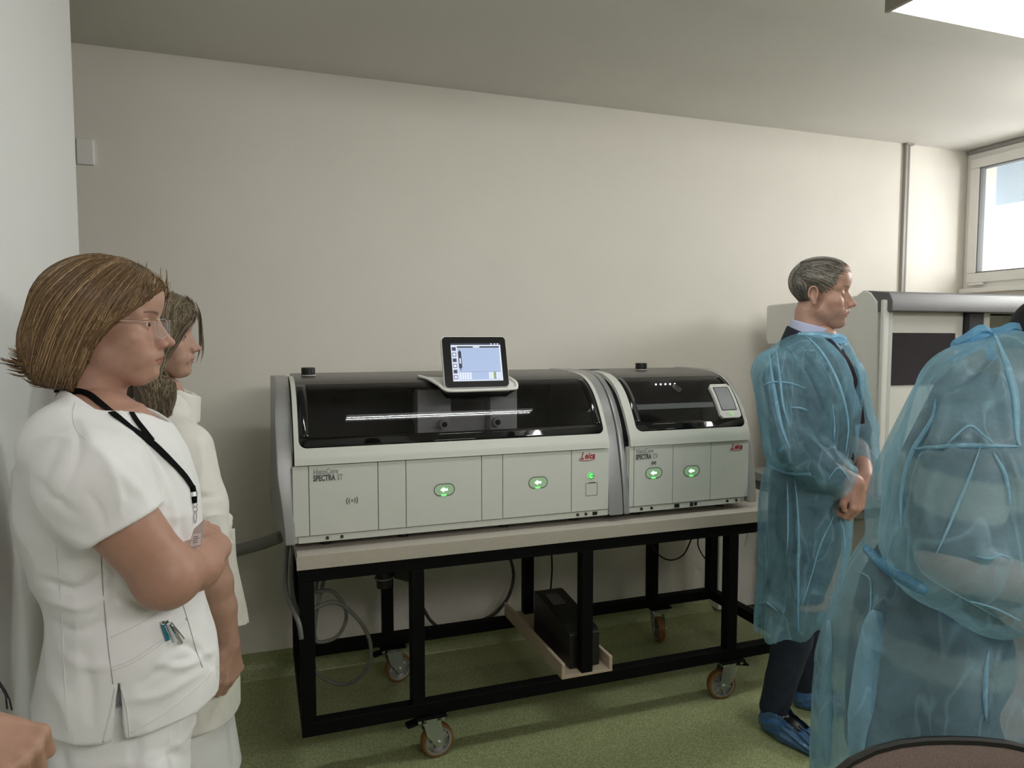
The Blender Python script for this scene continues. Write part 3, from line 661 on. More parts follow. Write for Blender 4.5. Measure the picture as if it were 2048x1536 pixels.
cable('cable', [(1300, 1075, 3.1), (1308, 1098, 3.1), (1325, 1115, 3.1), (1345, 1120, 3.1), (1368, 1108, 3.1), (1384, 1075, 3.1)], .0042, M_CABLEB, 'black cable sagging in a smooth U under the right half of the table')
cable('cable', [(1397, 1070, 3.22), (1396, 1090, 3.25), (1405, 1110, 3.3), (1420, 1130, 3.32), (1424, 1150, 3.33), (1418, 1172, 3.36)], .0038, M_CABLEB, 'thin black cable against the wall behind the rear right table leg')
cable('cable', [(1420, 1072, 3.36), (1450, 1078, 3.38), (1456, 1090, 3.38), (1425, 1078, 3.39), (1421, 1120, 3.39), (1432, 1140, 3.38), (1450, 1148, 3.38), (1468, 1140, 3.37), (1500, 1064, 3.30)], .0030, M_CABLEW, 'thin white cable looping on the wall under the table end')
cable('cable', [(1525, 1095, 3.26), (1520, 1115, 3.26), (1528, 1135, 3.26), (1545, 1150, 3.26)], .0032, M_CABLEB, 'thin dark cable curving down beside the wall trunking')
# ribbed grey duct from the stainer towards the wall
P = spline([at(560, 1074, 3.13), at(530, 1085, 3.20), at(500, 1094, 3.26), at(462, 1103, 3.32), at(420, 1108, 3.38), at(395, 1108, 3.422)], 12)
rr = np.where(np.arange(len(P)) % 2 == 0, .015, .027)
tag(MB().tube(P, rr, 14).go('ribbed_duct', mat('grey_ribbed_duct', (.30, .30, .28, 1), .5)), 'grey ribbed duct running left from the slide stainer along the wall', 'duct')

# ------------------------------------------------------------------ office chair at the bottom right
c0 = at(1882, 1500, .80); ch_ = thing('office_chair', 'office chair with rounded grey-brown upholstered back at the bottom right corner', 'chair', (c0[0]+.12, c0[1]-.05, 0))
def chair():
    cx, cy = c0[0]+.02, c0[1]; ux = CR[:2]/np.linalg.norm(CR[:2]); uy = np.array([-ux[1], ux[0]])
    ztop = c0[2]+.012; H_ = .42; Wd = .262; V = []; F = []; nu, nv = 28, 20
    M_UPH = mat('grey_brown_upholstery', (.135, .098, .082, 1), .9, noise=.22, nscale=420, bump=.5, bscale=600, sheen=.2)
    def S(u, v, side):          # u,v in -1..1 ; superellipse back
        r = max(abs(u), abs(v)); th = math.atan2(v, u)
        n_ = 2.9; k = (abs(math.cos(th))**n_+abs(math.sin(th))**n_)**(-1/n_)
        a = r*k*math.cos(th)*Wd; b = r*k*math.sin(th)*H_/2
        t_ = .032*(1-r**4)**.5*side + .05*(a/Wd)**2
        p = np.array([cx, cy])+ux*a+uy*(-t_); return (p[0], p[1], ztop-H_/2+b)
    for side in (1, -1):
        n0 = len(V)
        for i in range(nu+1):
            for j in range(nv+1): V.append(S(-1+2*i/nu, -1+2*j/nv, side))
        for i in range(nu):
            for j in range(nv):
                q = (n0+i*(nv+1)+j, n0+(i+1)*(nv+1)+j, n0+(i+1)*(nv+1)+j+1, n0+i*(nv+1)+j+1); F.append(q if side == 1 else q[::-1])
    o = link('backrest', V, F, M_UPH, ch_, smooth=True)
    b = MB(); pts = []
    for k in range(41):
        th = 2*math.pi*k/40; u, v = math.cos(th), math.sin(th); m_ = max(abs(u), abs(v)); pts.append(S(u/m_, v/m_, 0))
    MB().tube(pts, .007, 8, caps=False).go('back_piping', M_BLACKPL, ch_)
    sc_ = np.array([cx, cy])-uy*.26; zs_ = .46
    V = []; F = []
    for k in range(24):
        th = 2*math.pi*k/24; c, s = math.cos(th), math.sin(th); e = (abs(c)**3+abs(s)**3)**(-1/3)
        for rr_, z_ in ((.80, zs_+.05), (1, zs_+.02), (1, zs_-.02), (.8, zs_-.04)):
            p = sc_+ux*c*e*rr_*.235+uy*s*e*rr_*.23; V.append((p[0], p[1], z_))
    F = [(k*4+j, ((k+1) % 24)*4+j, ((k+1) % 24)*4+j+1, k*4+j+1) for k in range(24) for j in range(3)]+[tuple(k*4 for k in range(24))[::-1], tuple(k*4+3 for k in range(24))]
    link('seat', V, F, M_UPH, ch_, smooth=True)
    bk_ = np.array([cx, cy])-uy*.045
    MB().tube([(sc_[0], sc_[1], zs_-.05), (bk_[0]-uy[0]*.0, bk_[1], zs_-.06), (cx-uy[0]*.02, cy-uy[1]*.02, zs_+.10), (cx+uy[0]*.0, cy+uy[1]*.0, ztop-.25)], .018, 8).go('back_bracket', M_BLACKPL, ch_)
    MB().cyl((sc_[0], sc_[1], .09), (sc_[0], sc_[1], zs_-.03), .026, n=16).go('gas_post', M_BLACKPL, ch_)
    for k in range(5):
        a = 2*math.pi*k/5+.3; e = sc_+.27*np.array([math.cos(a), math.sin(a)])
        lg = MB().tube([(sc_[0], sc_[1], .105), (e[0], e[1], .075)], [.026, .016], 8).go('leg', M_BLACKPL, ch_)
        MB().cyl((e[0]-.012, e[1]+.012, .028), (e[0]+.012, e[1]-.012, .028), .027, n=16).go('castor_wheel', M_BLACKPL, lg)
chair()

# ================================================================== people: implicit-surface modeller
def smin(a, b, k):
    h = np.clip(.5+.5*(b-a)/k, 0, 1); return b*(1-h)+a*h-k*h*(1-h)
def smax(a, b, k): return -smin(-a, -b, k)
def rotz(a): c, s = math.cos(a), math.sin(a); return np.array([[c, -s, 0], [s, c, 0], [0, 0, 1.0]])
class Sdf:
    """list of signed-distance primitives joined smoothly; world coordinates"""
    def __init__(s): s.ops = []
    def ell(s, c, r, R=None, k=.02, op='u'):
        c = np.array(c, float); r = np.array(r, float); R = np.eye(3) if R is None else R
        def f(P):
            q = (P-c)@R; k0 = np.linalg.norm(q/r, axis=1); k1 = np.linalg.norm(q/(r*r), axis=1)+1e-9
            return k0*(k0-1)/k1
        s.ops.append((f, k, op)); return s
    def cap(s, a, b, ra, rb, k=.02, op='u', flat=None):
        """tapered capsule; flat=(direction, factor) squeezes it along a direction"""
        a = np.array(a, float); b = np.array(b, float)
        if flat is not None:
            d = np.array(flat[0], float); d /= np.linalg.norm(d); fz = 1/flat[1]
        def f(P):
            A, B, Q = a, b, P
            if flat is not None:
                A = a+d*((a@d)*(fz-1)); B = b+d*((b@d)*(fz-1)); Q = P+np.outer((P@d)*(fz-1), d)
            ab = B-A; t = np.clip((Q-A)@ab/(ab@ab+1e-12), 0, 1)
            v = np.linalg.norm(Q-A-t[:, None]*ab, axis=1)-(ra+(rb-ra)*t)
            return v*(flat[1] if flat is not None and flat[1] < 1 else 1)
        s.ops.append((f, k, op)); return s
    def chain(s, pts, rs, k=.015, op='u', flat=None):
        for i in range(len(pts)-1): s.cap(pts[i], pts[i+1], rs[i], rs[i+1], k, op, flat)
        return s
    def fn(s, f, k=.02, op='u'): s.ops.append((f, k, op)); return s
    def plane(s, p, n, k=.004, op='i'):
        p = np.array(p, float); n = np.array(n, float); n /= np.linalg.norm(n)
        s.ops.append((lambda P: (P-p)@n, k, op)); return s
    def loft(s, keys, E, S_, k=.03, op='u', e=2.0):
        """keys: (z, centre along E, centre along S, half-width along E, half-depth along S) relative to the camera axis origin"""
        K = np.array([list(map(float, q)) for q in keys]); K = K[np.argsort(K[:, 0])]
        def f(P):
            z = P[:, 2]; u = P@E; v = P@S_
            cu, cv, ru, rv = (np.interp(z, K[:, 0], K[:, j]) for j in (1, 2, 3, 4))
            a = np.abs(u-cu)/ru; b = np.abs(v-cv)/rv; g = (a**e+b**e)**(1/e)
            d = (g-1)*np.minimum(ru, rv)*np.where(g > 1, 1.0, 1.0)
            dz = np.maximum(K[0, 0]-z, z-K[-1, 0])
            return np.where(dz > 0, np.sqrt(np.maximum(d, 0)**2+dz**2), np.maximum(d, dz))
        s.ops.append((f, k, op)); return s
    def __call__(s, P):
        d = None
        for f, k, op in s.ops:
            v = f(P)
            if d is None: d = v
            elif op == 'u': d = smin(d, v, k)
            elif op == 's': d = smax(d, -v, k)
            elif op == 'i': d = smax(d, v, k)
        return d

def smooth_keys(rows, n=6):
    """Catmull-Rom resample of loft rows so that outlines flow"""
    return spline(rows, n)

def mesh_sdf(f, lo, hi, h, newton=1):
    lo = np.array(lo, float); hi = np.array(hi, float); B = 4
    nb = np.ceil((hi-lo)/(h*B)).astype(int)+1; n = nb*B
    bc = [lo[i]+h*(B*np.arange(nb[i])+(B-1)/2) for i in range(3)]
    G = np.stack(np.meshgrid(*bc, indexing='ij'), -1).reshape(-1, 3)
    D = f(G).reshape(nb); act = np.abs(D) < h*B*1.9
    V = np.repeat(np.repeat(np.repeat(D, B, 0), B, 1), B, 2).astype(np.float32)
    A = np.argwhere(act)
    off = np.stack(np.meshgrid(*[np.arange(B)]*3, indexing='ij'), -1).reshape(-1, 3)
    I = (A[:, None, :]*B+off[None]).reshape(-1, 3)
    for c in range(0, len(I), 400000):
        J = I[c:c+400000]; V[J[:, 0], J[:, 1], J[:, 2]] = f(lo+J*h)
    neg = V < 0
    # surface nets
    nx, ny, nz = n; cs = np.zeros((nx-1, ny-1, nz-1), np.int8)
    for dx in (0, 1):
        for dy in (0, 1):
            for dz in (0, 1): cs += neg[dx:nx-1+dx, dy:ny-1+dy, dz:nz-1+dz]
    cells = np.argwhere((cs > 0) & (cs < 8)); idx = -np.ones(cs.shape, np.int64); idx[cells[:, 0], cells[:, 1], cells[:, 2]] = np.arange(len(cells))
    acc = np.zeros((len(cells), 3)); cnt = np.zeros(len(cells)); cor = np.array([(i, j, k) for i in (0, 1) for j in (0, 1) for k in (0, 1)])
    for a in range(8):
        for ax in range(3):
            if cor[a][ax]: continue
            b = cor[a].copy(); b[ax] = 1; ca = cells+cor[a]; cb = cells+b
            va = V[ca[:, 0], ca[:, 1], ca[:, 2]]; vb = V[cb[:, 0], cb[:, 1], cb[:, 2]]
            m = (va < 0) != (vb < 0); t = np.where(m, va/(va-vb+1e-12), 0)
            p = np.repeat(cor[a][None].astype(float), len(cells), 0); p[:, ax] += t
            acc[m] += p[m]; cnt[m] += 1
    X = lo+(cells+acc/np.maximum(cnt, 1)[:, None])*h
    F = []
    for ax in range(3):
        u, w_ = [(1, 2), (2, 0), (0, 1)][ax]
        s0 = [slice(None)]*3; s1 = [slice(None)]*3; s0[ax] = slice(0, -1); s1[ax] = slice(1, None)
        e = np.argwhere(neg[tuple(s0)] != neg[tuple(s1)])
        ok = (e[:, u] > 0) & (e[:, w_] > 0) & (e[:, u] < cs.shape[u]) & (e[:, w_] < cs.shape[w_]); e = e[ok]
        inside = neg[e[:, 0], e[:, 1], e[:, 2]]
        q = []
        for du, dw in ((1, 1), (0, 1), (0, 0), (1, 0)):
            c = e.copy(); c[:, u] -= du; c[:, w_] -= dw; q.append(idx[c[:, 0], c[:, 1], c[:, 2]])
        q = np.stack(q, 1); q[~inside] = q[~inside][:, ::-1]; q = q[(q >= 0).all(1)]; F.append(q)
    F = np.concatenate(F)
    for _ in range(newton):
        g = grad(f, X, h*.5); d = f(X); gn = np.linalg.norm(g, axis=1)+1e-6
        X = X-np.clip(d/gn, -h, h)[:, None]*g/gn[:, None]
    return X, F
def grad(f, X, e=.002):
    g = np.zeros_like(X)
    for i in range(3):
        o = np.zeros(3); o[i] = e; g[:, i] = (f(X+o)-f(X-o))/(2*e)
    return g
def normals(X, F):
    N = np.zeros_like(X); a = X[F[:, 0]]; n = np.cross(X[F[:, 2]]-a, X[F[:, 3]]-X[F[:, 1]])
    for i in range(4): np.add.at(N, F[:, i], n)
    return N/(np.linalg.norm(N, axis=1)[:, None]+1e-12)
def sines(P, seed, n=10, lo=4, hi=30, stretch=(1, 1, 1)):
    r = np.random.default_rng(seed); o = np.zeros(len(P)); P = P*np.array(stretch)
    for i in range(n):
        k = r.normal(size=3); k /= np.linalg.norm(k); fr = math.exp(r.uniform(math.log(lo), math.log(hi)))
        o += np.sin(P@k*fr*2*math.pi+r.uniform(0, 6.28)+2*np.sin(P@r.normal(size=3)*fr*.6))*(lo/fr)**.6
    return o/n
def seg_dist(Q, a, b):
    ab = b-a; t = np.clip((Q-a)@ab/(ab@ab+1e-9), 0, 1); return np.linalg.norm(Q-a-t[:, None]*ab, axis=1), t
def crease(X, N, strokes, view=None):
    """cloth folds: each stroke is a line over the garment (given where it passes in the photograph), raised (+) or pressed in (-)
    strokes: (points, width_px, height_m). Only the side of the garment on which the fold lies is moved."""
    Q = topx(X); toc = CP-X; toc /= np.linalg.norm(toc, axis=1)[:, None]; f = (N*toc).sum(1); m = np.clip(f*3+.3, 0, 1)
    D = np.zeros(len(X))
    for pts, w_, h_ in strokes:
        pts = spline(np.array(pts, float), 4) if len(pts) > 2 else np.array(pts, float); best = np.full(len(X), 1e9); tt = np.zeros(len(X)); n = len(pts)-1
        for i in range(n):
            d, t = seg_dist(Q, pts[i], pts[i+1]); u = d < best; best[u] = d[u]; tt[u] = (i+t[u])/n
        D += h_*np.exp(-(best/w_)**2)*np.sin(np.clip(tt*.9+.05, 0, 1)*math.pi)**.5
    return X+N*(D*m)[:, None]

class Frame:
    """horizontal frame facing the camera at a person's spot: E to the right, S away from the camera"""
    def __init__(s, px, D):
        d = CF+CR*(px-1024)/FPX; d = np.array([d[0], d[1], 0]); s.S = d/np.linalg.norm(d); s.E = np.array([s.S[1], -s.S[0], 0]); s.D = D; s.px = px
    def __call__(s, px, py, w=0.0):
        d = CF+CR*(px-1024)/FPX+CU*(768-py)/FPX; return CP+d*((s.D+w)/(d@s.S))
    def rows(s, R, n=6, exact=False):
        """rows (py, x_left, x_right, depth offset, half depth) -> loft keys"""
        K = []
        for py, xl, xr, w, rv in R:
            a = s(xl, py, w); b = s(xr, py, w); K.append(((a[2]+b[2])/2, (a@s.E+b@s.E)/2, s.D+w, (b@s.E-a@s.E)/2, rv))
        K = sorted(K); return spline(K, n) if not exact else K
    def dirv(s, ang):            # ang: 0 = to the right across the line of sight, + turns towards the camera
        c, q = math.cos(math.radians(ang)), math.sin(math.radians(ang)); return s.E*c-s.S*q

def bounds(X, m=.02): return X.min(0)-m, X.max(0)+m

# ---- heads, in millimetres: x forward from the ear axis, y to the left, z up, eyes at z = 0
def head_sdf(o, fwd, p, tilt=0.0, scale=1.0):
    """returns (sdf, to_world, to_local); p: dictionary of shape parameters"""
    f = np.array(fwd, float); f /= np.linalg.norm(f); up = np.array([0, 0, 1.0]); l = np.cross(up, f)
    ct, st_ = math.cos(math.radians(tilt)), math.sin(math.radians(tilt)); f2 = f*ct-up*st_; up2 = up*ct+f*st_
    R = np.stack([f2, l, up2], 1)*.001*scale; o = np.array(o, float); Ri = np.linalg.inv(R)
    W = lambda q: o+np.asarray(q, float)@R.T
    L = lambda P: (P-o)@Ri.T
    s = Sdf(); g = p.get
    ny, jw, ch = g('nose', 0), g('jaw', 0), g('cheek', 0)
    sk = g('skull', 0); s.ell((-12+sk, 0, 42), (97-sk, 76, 82-sk*1.3)); s.ell((22, 0, 42-sk*.6), (70, 66, 68-sk*.8), k=30)
    s.ell((32, 0, -38), (58, 58+ch, 72), k=22)
    s.cap((10, 46+jw, -62), (60, 20, -98), 20, 15, k=24); s.cap((10, -46-jw, -62), (60, -20, -98), 20, 15, k=24)
    s.cap((60, -14, -100), (60, 14, -100), 17, 17, k=22); s.ell((72+g('chin', 0), 0, -101+g('chinz', 0)), (16, 19, 14), k=14)
    for y in (-1, 1):
        s.ell((56, y*44, -30), (25, 22, 22), k=22); s.cap((76, y*14, 19), (66, y*46, 16), 11, 10, k=14)
        s.ell((63, y*32, -62), (22+ch*.4, 22, 24), k=20)
    s.ell((62, 0, 55), (34, 52, 44), k=22)
    for y in (-1, 1):           # sockets
        s.ell((92, y*32, -1), (13, 18, 12), k=13, op='s')
        s.ell((71-(2.5 if g('closed') else 0), y*31.5, -3), (15.5, 15.5, 14), k=7 if g('closed') else 4)
        s.ell((87.0, y*32, -3.2), (8, 13, 1.1 if not g('closed') else .5), k=2.2, op='s') if not g('closed') else s.cap((88, y*22, -7), (83, y*44, -6), .9, .7, k=1.6, op='s')
        if not g('closed'): s.ell((85.5, y*31.5, -3), (5, 11.5, 4.2), k=2.0, op='s')
        s.cap((89, y*20, 4.5), (83, y*44, 4), 1.2, 1.2, k=3, op='s') 
    s.cap((78, 0, 2), (90, 0, -36), 10, 14, k=8)
    for y in (-1, 1): s.cap((80, y*5, 0), (94+ny*.5, y*7.5, -36), 7, 8.5, k=8)
    s.cap((85, 0, 6), (106+ny, 0, -31), 6.8, 7.2, k=10); s.ell((108+ny, 0, -37), (11, 8.5, 8), k=7)
    for y in (-1, 1):
        s.ell((98+ny*.6, y*11.5, -41), (11, 6.5, 7.5), k=5)
        s.ell((103+ny*.7, y*7.5, -47.5), (5.5, 3, 3), k=2, op='s')
    s.cap((92, 0, -48), (93, 0, -58), 7, 8, k=6)
    s.ell((82, 0, -64), (15, 33, 19), k=14); s.ell((74, 0, -84), (16, 26, 16), k=14)
    lx = g('lip', 0)
    s.cap((95+lx, -3, -66.0), (83+lx, -24, -69.8), 3.8, 2.0, k=4); s.cap((95+lx, 3, -66.0), (83+lx, 24, -69.8), 3.8, 2.0, k=4)
    s.cap((92.5+lx, -8, -74.6), (83+lx, -22, -71.5), 4.4, 2.0, k=4); s.cap((92.5+lx, 8, -74.6), (83+lx, 22, -71.5), 4.4, 2.0, k=4); s.cap((93.5+lx, -6, -74.8), (93.5+lx, 6, -74.8), 4.4, 4.4, k=4)
    s.cap((101+lx, 0, -70.4), (87+lx, -25, -71.0), 1.0, 1.0, k=2.0, op='s'); s.cap((101+lx, 0, -70.4), (87+lx, 25, -71.0), 1.0, 1.0, k=2.0, op='s')
    s.cap((103, -12, -86), (103, 12, -86), 7, 7, k=9, op='s')
    if g('folds'):
        for y in (-1, 1):
            s.cap((96, y*18, -40), (86, y*31, -66), 1.6, 1.6, k=6, op='s'); s.cap((86, y*27, -74), (84, y*26, -90), 1.2, 1.2, k=5, op='s')
            s.cap((84, y*24, -17), (78, y*44, -14), 1.2, 1.2, k=5, op='s')
    if g('ears'):
        for y in (-1, 1):
            E0 = np.array([-8, y*74, -14.0])
            s.ell(E0+(0, y*1, 4), (17, 5, 28), rotx_y(y), k=5); s.ell(E0+(3, y*7, 6), (10, 5, 19), rotx_y(y), k=3, op='s')
            th = np.linspace(-.6, 3.9, 12); pts = [E0+np.array([14*math.cos(a)-1+.0*a, y*(6+2*math.sin(a)), 8+22*math.sin(a)]) for a in th]
            s.chain(pts, [2.8]*12, k=2.2); s.ell(E0+(5, y*2, -24), (8, 4, 9), k=4)
            s.ell(E0+(9, y*5, -3), (3.2, 3.5, 7), k=2)
    nk = g('neck', (54, 56)); nb = g('neckbase', (-38, 0, -190))
    s.cap((-18, 0, -70), nb, nk[0], nk[1], k=22)
    f_ = lambda P: s(L(P))*.001*scale
    return f_, W, L
def axes(W): o = W((0, 0, 0)); return np.stack([unit(W(q)-o) for q in ((1, 0, 0), (0, 1, 0), (0, 0, 1))], 1)
def rotx_y(y):
    a = math.radians(22)*y; c, q = math.cos(a), math.sin(a); return np.array([[c, -q, 0], [q, c, 0], [0, 0, 1.0]])

def skin_color(Lp, base, lips=(.42, .13, .11), brow=None, stubble=None, blush=.25, hairline=None, lx=0, nose=0, closed=False):
    c = np.repeat(np.array(base)[None], len(Lp), 0).astype(float); x, y, z = Lp.T; ay = np.abs(y)
    def mixc(col, m): 
        nonlocal c; m = np.clip(m, 0, 1)[:, None]; c = c*(1-m)+np.array(col)*m
    mixc((base[0]*1.02, base[1]*.72, base[2]*.66), blush*np.exp(-((x-82)/22)**2-((ay-34)/17)**2-((z+32)/18)**2))
    mixc((base[0]*1.0, base[1]*.66, base[2]*.6), .55*np.exp(-((x-108-nose)/14)**2-(ay/14)**2-((z+40)/12)**2))
    lipm = (np.abs(z+71-.012*ay**1.3*0) < (6.6-ay*.17)*1.15)*(ay < 25)*(x > 80+lx); mixc(lips, lipm*.8)
    mixc(tuple(.35*np.array(lips)), (np.abs(z+70.6) < .9)*(ay < 24)*(x > 80)*.7)
    if brow is not None:
        bz = 17.5+3.5*np.sin(np.clip((ay-14)/34, 0, 1)*2.6); mixc(brow, .85*np.exp(-((z-bz)/ (3.0-.03*ay))**2)*(ay > 13)*(ay < 50)*(x > 40))
    if stubble is not None:
        n = .5+.5*sines(Lp*.001, 3, 14, 150, 500)*3
        m = (z < -52)*(x > 0)*(ay > -1)*np.clip((-z-52)/12, 0, 1)*np.clip((x-0)/25, 0, 1)*(z > -125)*(1-lipm); mixc(stubble, .38*m*np.clip(n, 0, 1))
    if closed: mixc((.10, .05, .04), .8*np.exp(-((z+8)/1.1)**2)*(ay > 20)*(ay < 45)*(x > 78))
    return c

def strands(name, guides, f, n, material, parent, r=.0007, jit=.006, lift=(.001, .008), seed=1, segs=14, cols=None, out=.0, wav=.0, taper=True, kind='stuff', cull=None, clamp=None, pull=False):
    """hair: thin tapering strands following guide curves (world points), kept just outside the scalp or hair volume f.
    guides: list of polylines with the same order; neighbours are interpolated"""
    rg = np.random.default_rng(seed); G = np.array([resample(g, segs) for g in guides]); ng = len(G); V = []; F = []; C = []
    t = rg.uniform(0, ng-1, n); i = np.minimum(t.astype(int), ng-2); a = (t-i)[:, None, None]
    P = G[i]*(1-a)+G[i+1]*a                                   # n, segs, 3
    nc = max(4, n//14); cl = rg.integers(0, nc, n); tc = np.sort(rg.uniform(0, ng-1, nc)); mixc = .8
    t = tc[cl]*mixc+t*(1-mixc)+rg.normal(size=n)*.02; t = np.clip(t, 0, ng-1.001); i = np.minimum(t.astype(int), ng-2); a = (t-i)[:, None, None]; P = G[i]*(1-a)+G[i+1]*a
    K1 = rg.normal(size=(nc, 1, 3)); K2 = rg.normal(size=(nc, 1, 3)); ls = np.linspace(0, 1, segs)[None, :, None]
    J = (K1[cl]*(1-.5*ls)+K2[cl]*ls)*jit*1.2+rg.normal(size=(n, 1, 3))*jit*(.55-.35*ls)
    P = P+J
    if wav: 
        ph = rg.uniform(0, 6.28, (n, 1)); k = np.linspace(0, 1, segs)[None]*rg.uniform(8, 16, (n, 1)); P[:, :, 0] += wav*np.sin(k+ph)*np.linspace(0, 1, segs); P[:, :, 2] += wav*.6*np.cos(k*1.3+ph)*np.linspace(0, 1, segs)
    s0 = rg.uniform(0, .15, (n, 1)); s1 = rg.uniform(.72, 1.0, (n, 1)); u = s0+(s1-s0)*np.linspace(0, 1, segs)[None]
    k = u*(segs-1); k0 = np.minimum(k.astype(int), segs-2); fr = (k-k0)[..., None]; ii = np.arange(n)[:, None]; P = P[ii, k0]*(1-fr)+P[ii, k0+1]*fr
    if f is not None:
        Q = P.reshape(-1, 3); d = f(Q); g = grad(f, Q, .003); g /= np.linalg.norm(g, axis=1)[:, None]+1e-9
        tgt = np.repeat(rg.uniform(lift[0], lift[1], n), segs); mv = np.where(d < tgt, tgt-d, np.where(d < tgt+.035, (tgt-d)*.8, 0)); P = (Q+g*np.clip(mv, -.03, .05)[:, None]).reshape(n, segs, 3)
    if pull:
        for _ in range(4):
            Q = P.reshape(-1, 3); d = f(Q); g = grad(f, Q, .003); g /= np.linalg.norm(g, axis=1)[:, None]+1e-9; P = (Q+g*np.clip(tgt-d, -.03, .03)[:, None]).reshape(n, segs, 3)
    if clamp is not None: P = clamp(P.reshape(-1, 3), np.repeat(rg.uniform(0, 1, n), segs)).reshape(n, segs, 3)
    if cull is not None:
        kp = ~cull(P.reshape(-1, 3)).reshape(n, segs).any(1); P = P[kp]; cl = cl[kp]; n = len(P)
    T = np.gradient(P, axis=1); T /= np.linalg.norm(T, axis=2)[..., None]+1e-9
    A = np.cross(T, np.array([.3, .5, .81])); A /= np.linalg.norm(A, axis=2)[..., None]+1e-9; B = np.cross(T, A)
    rad = r*rg.uniform(.6, 1.5, n)[:, None]*(np.sqrt(np.sin(np.linspace(.25, math.pi-.12, segs)))[None] if taper else np.ones((1, segs)))
    R3 = []
    for q in range(3):
        an = 2*math.pi*q/3; R3.append(P+rad[..., None]*(math.cos(an)*A+math.sin(an)*B))
    V = np.stack(R3, 2).reshape(-1, 3)                        # n, segs, 3
    base = (np.arange(n)*segs*3)[:, None, None]; sg = (np.arange(segs-1)*3)[None, :, None]; q = np.arange(3)[None, None]
    F = np.stack([base+sg+q, base+sg+(q+1) % 3, base+sg+3+(q+1) % 3, base+sg+3+q], -1).reshape(-1, 4)
    cols = np.array(cols if cols is not None else [(.2, .12, .06)]); ci = rg.integers(0, len(cols), n); ccl = rg.integers(0, len(cols), nc); pick = rg.uniform(size=n) < .65; ci = np.where(pick, ccl[cl], ci); cc = cols[ci]*rg.uniform(.7, 1.25, (n, 1))*rg.uniform(.6, 1.2, nc)[cl][:, None]
    C = np.repeat(cc, segs*3, 0)
    o = link(name, V, F, material, parent, smooth=True, colors=C)
    if kind: o['kind'] = kind
    return o
def resample(g, n):
    g = spline(g, 10) if len(g) > 2 else np.array(g, float); L = np.concatenate([[0], np.cumsum(np.linalg.norm(np.diff(g, axis=0), axis=1))]); t = np.linspace(0, L[-1], n)
    return np.stack([np.interp(t, L, g[:, i]) for i in range(3)], 1)

def join(parts):
    V = []; F = []; C = []; n = 0
    for X, Fc, c in parts: V.append(X); F.append(Fc+n); n += len(X); C.append(np.broadcast_to(np.array(c, float), (len(X), 3)) if c is not None else np.ones((len(X), 3)))
    return np.concatenate(V), np.concatenate(F), np.concatenate(C)

# ---- hands: explicit joints, smooth-joined only near the palm so that the fingers stay apart
def hand_sdf(wrist, palm_dir, back_dir, side, curls, scale=1.0, spread=(.14, .03, -.06, -.17), thumb=None, lens=None):
    """palm_dir: from wrist to knuckles; back_dir: out of the back of the hand; side=+1 if the thumb lies on cross(palm_dir, back_dir)
    curls: four finger curl angles (degrees) for each of the three joints"""
    w0 = np.array(wrist, float); p = np.array(palm_dir, float); p /= np.linalg.norm(p); b = np.array(back_dir, float); b -= p*(b@p); b /= np.linalg.norm(b)
    t = np.cross(p, b)*side; k = scale; s = Sdf()
    L = lens or [(.040, .026, .021), (.045, .029, .022), (.042, .027, .021), (.033, .021, .018)]
    base = [(.088, .030), (.092, .009), (.087, -.011), (.080, -.030)]
    s.cap(w0, w0+p*.02*k, .026*k, .026*k, flat=(b, .72))
    for (a, q) in base: s.cap(w0+p*.012*k+t*q*.55*k, w0+p*(a-.004)*k+t*q*k, .0145*k, .0110*k, k=.012)
    s.cap(w0+p*.02*k+t*.018*k-b*.004*k, w0+p*.055*k+t*.026*k-b*.006*k, .016*k, .013*k, k=.012)
    for i, (a, q) in enumerate(base):
        P0 = w0+p*a*k+t*q*k; d = p*math.cos(spread[i])+t*math.sin(spread[i]); n_ = b.copy(); r = [.0102, .0095, .0088, .0078]; r = [x*(.94 if i == 3 else 1)*k for x in r]
        for j in range(3):
            an = math.radians(curls[i][j]); d2 = d*math.cos(an)-n_*math.sin(an); n_ = n_*math.cos(an)+d*math.sin(an); d = d2
            P1 = P0+d*L[i][j]*k; s.cap(P0, P1, r[j], r[j+1], k=.004 if j else .007); P0 = P1
    T = thumb or ((.012, .026, -.006), (.042, .050, -.012), (.070, .052, -.018), (.090, .046, -.022))
    tp = [w0+p*x*k+t*y*k+b*z*k for x, y, z in T]; s.chain(tp, [.0155*k, .0125*k, .0108*k, .0085*k], k=.007)
    return s

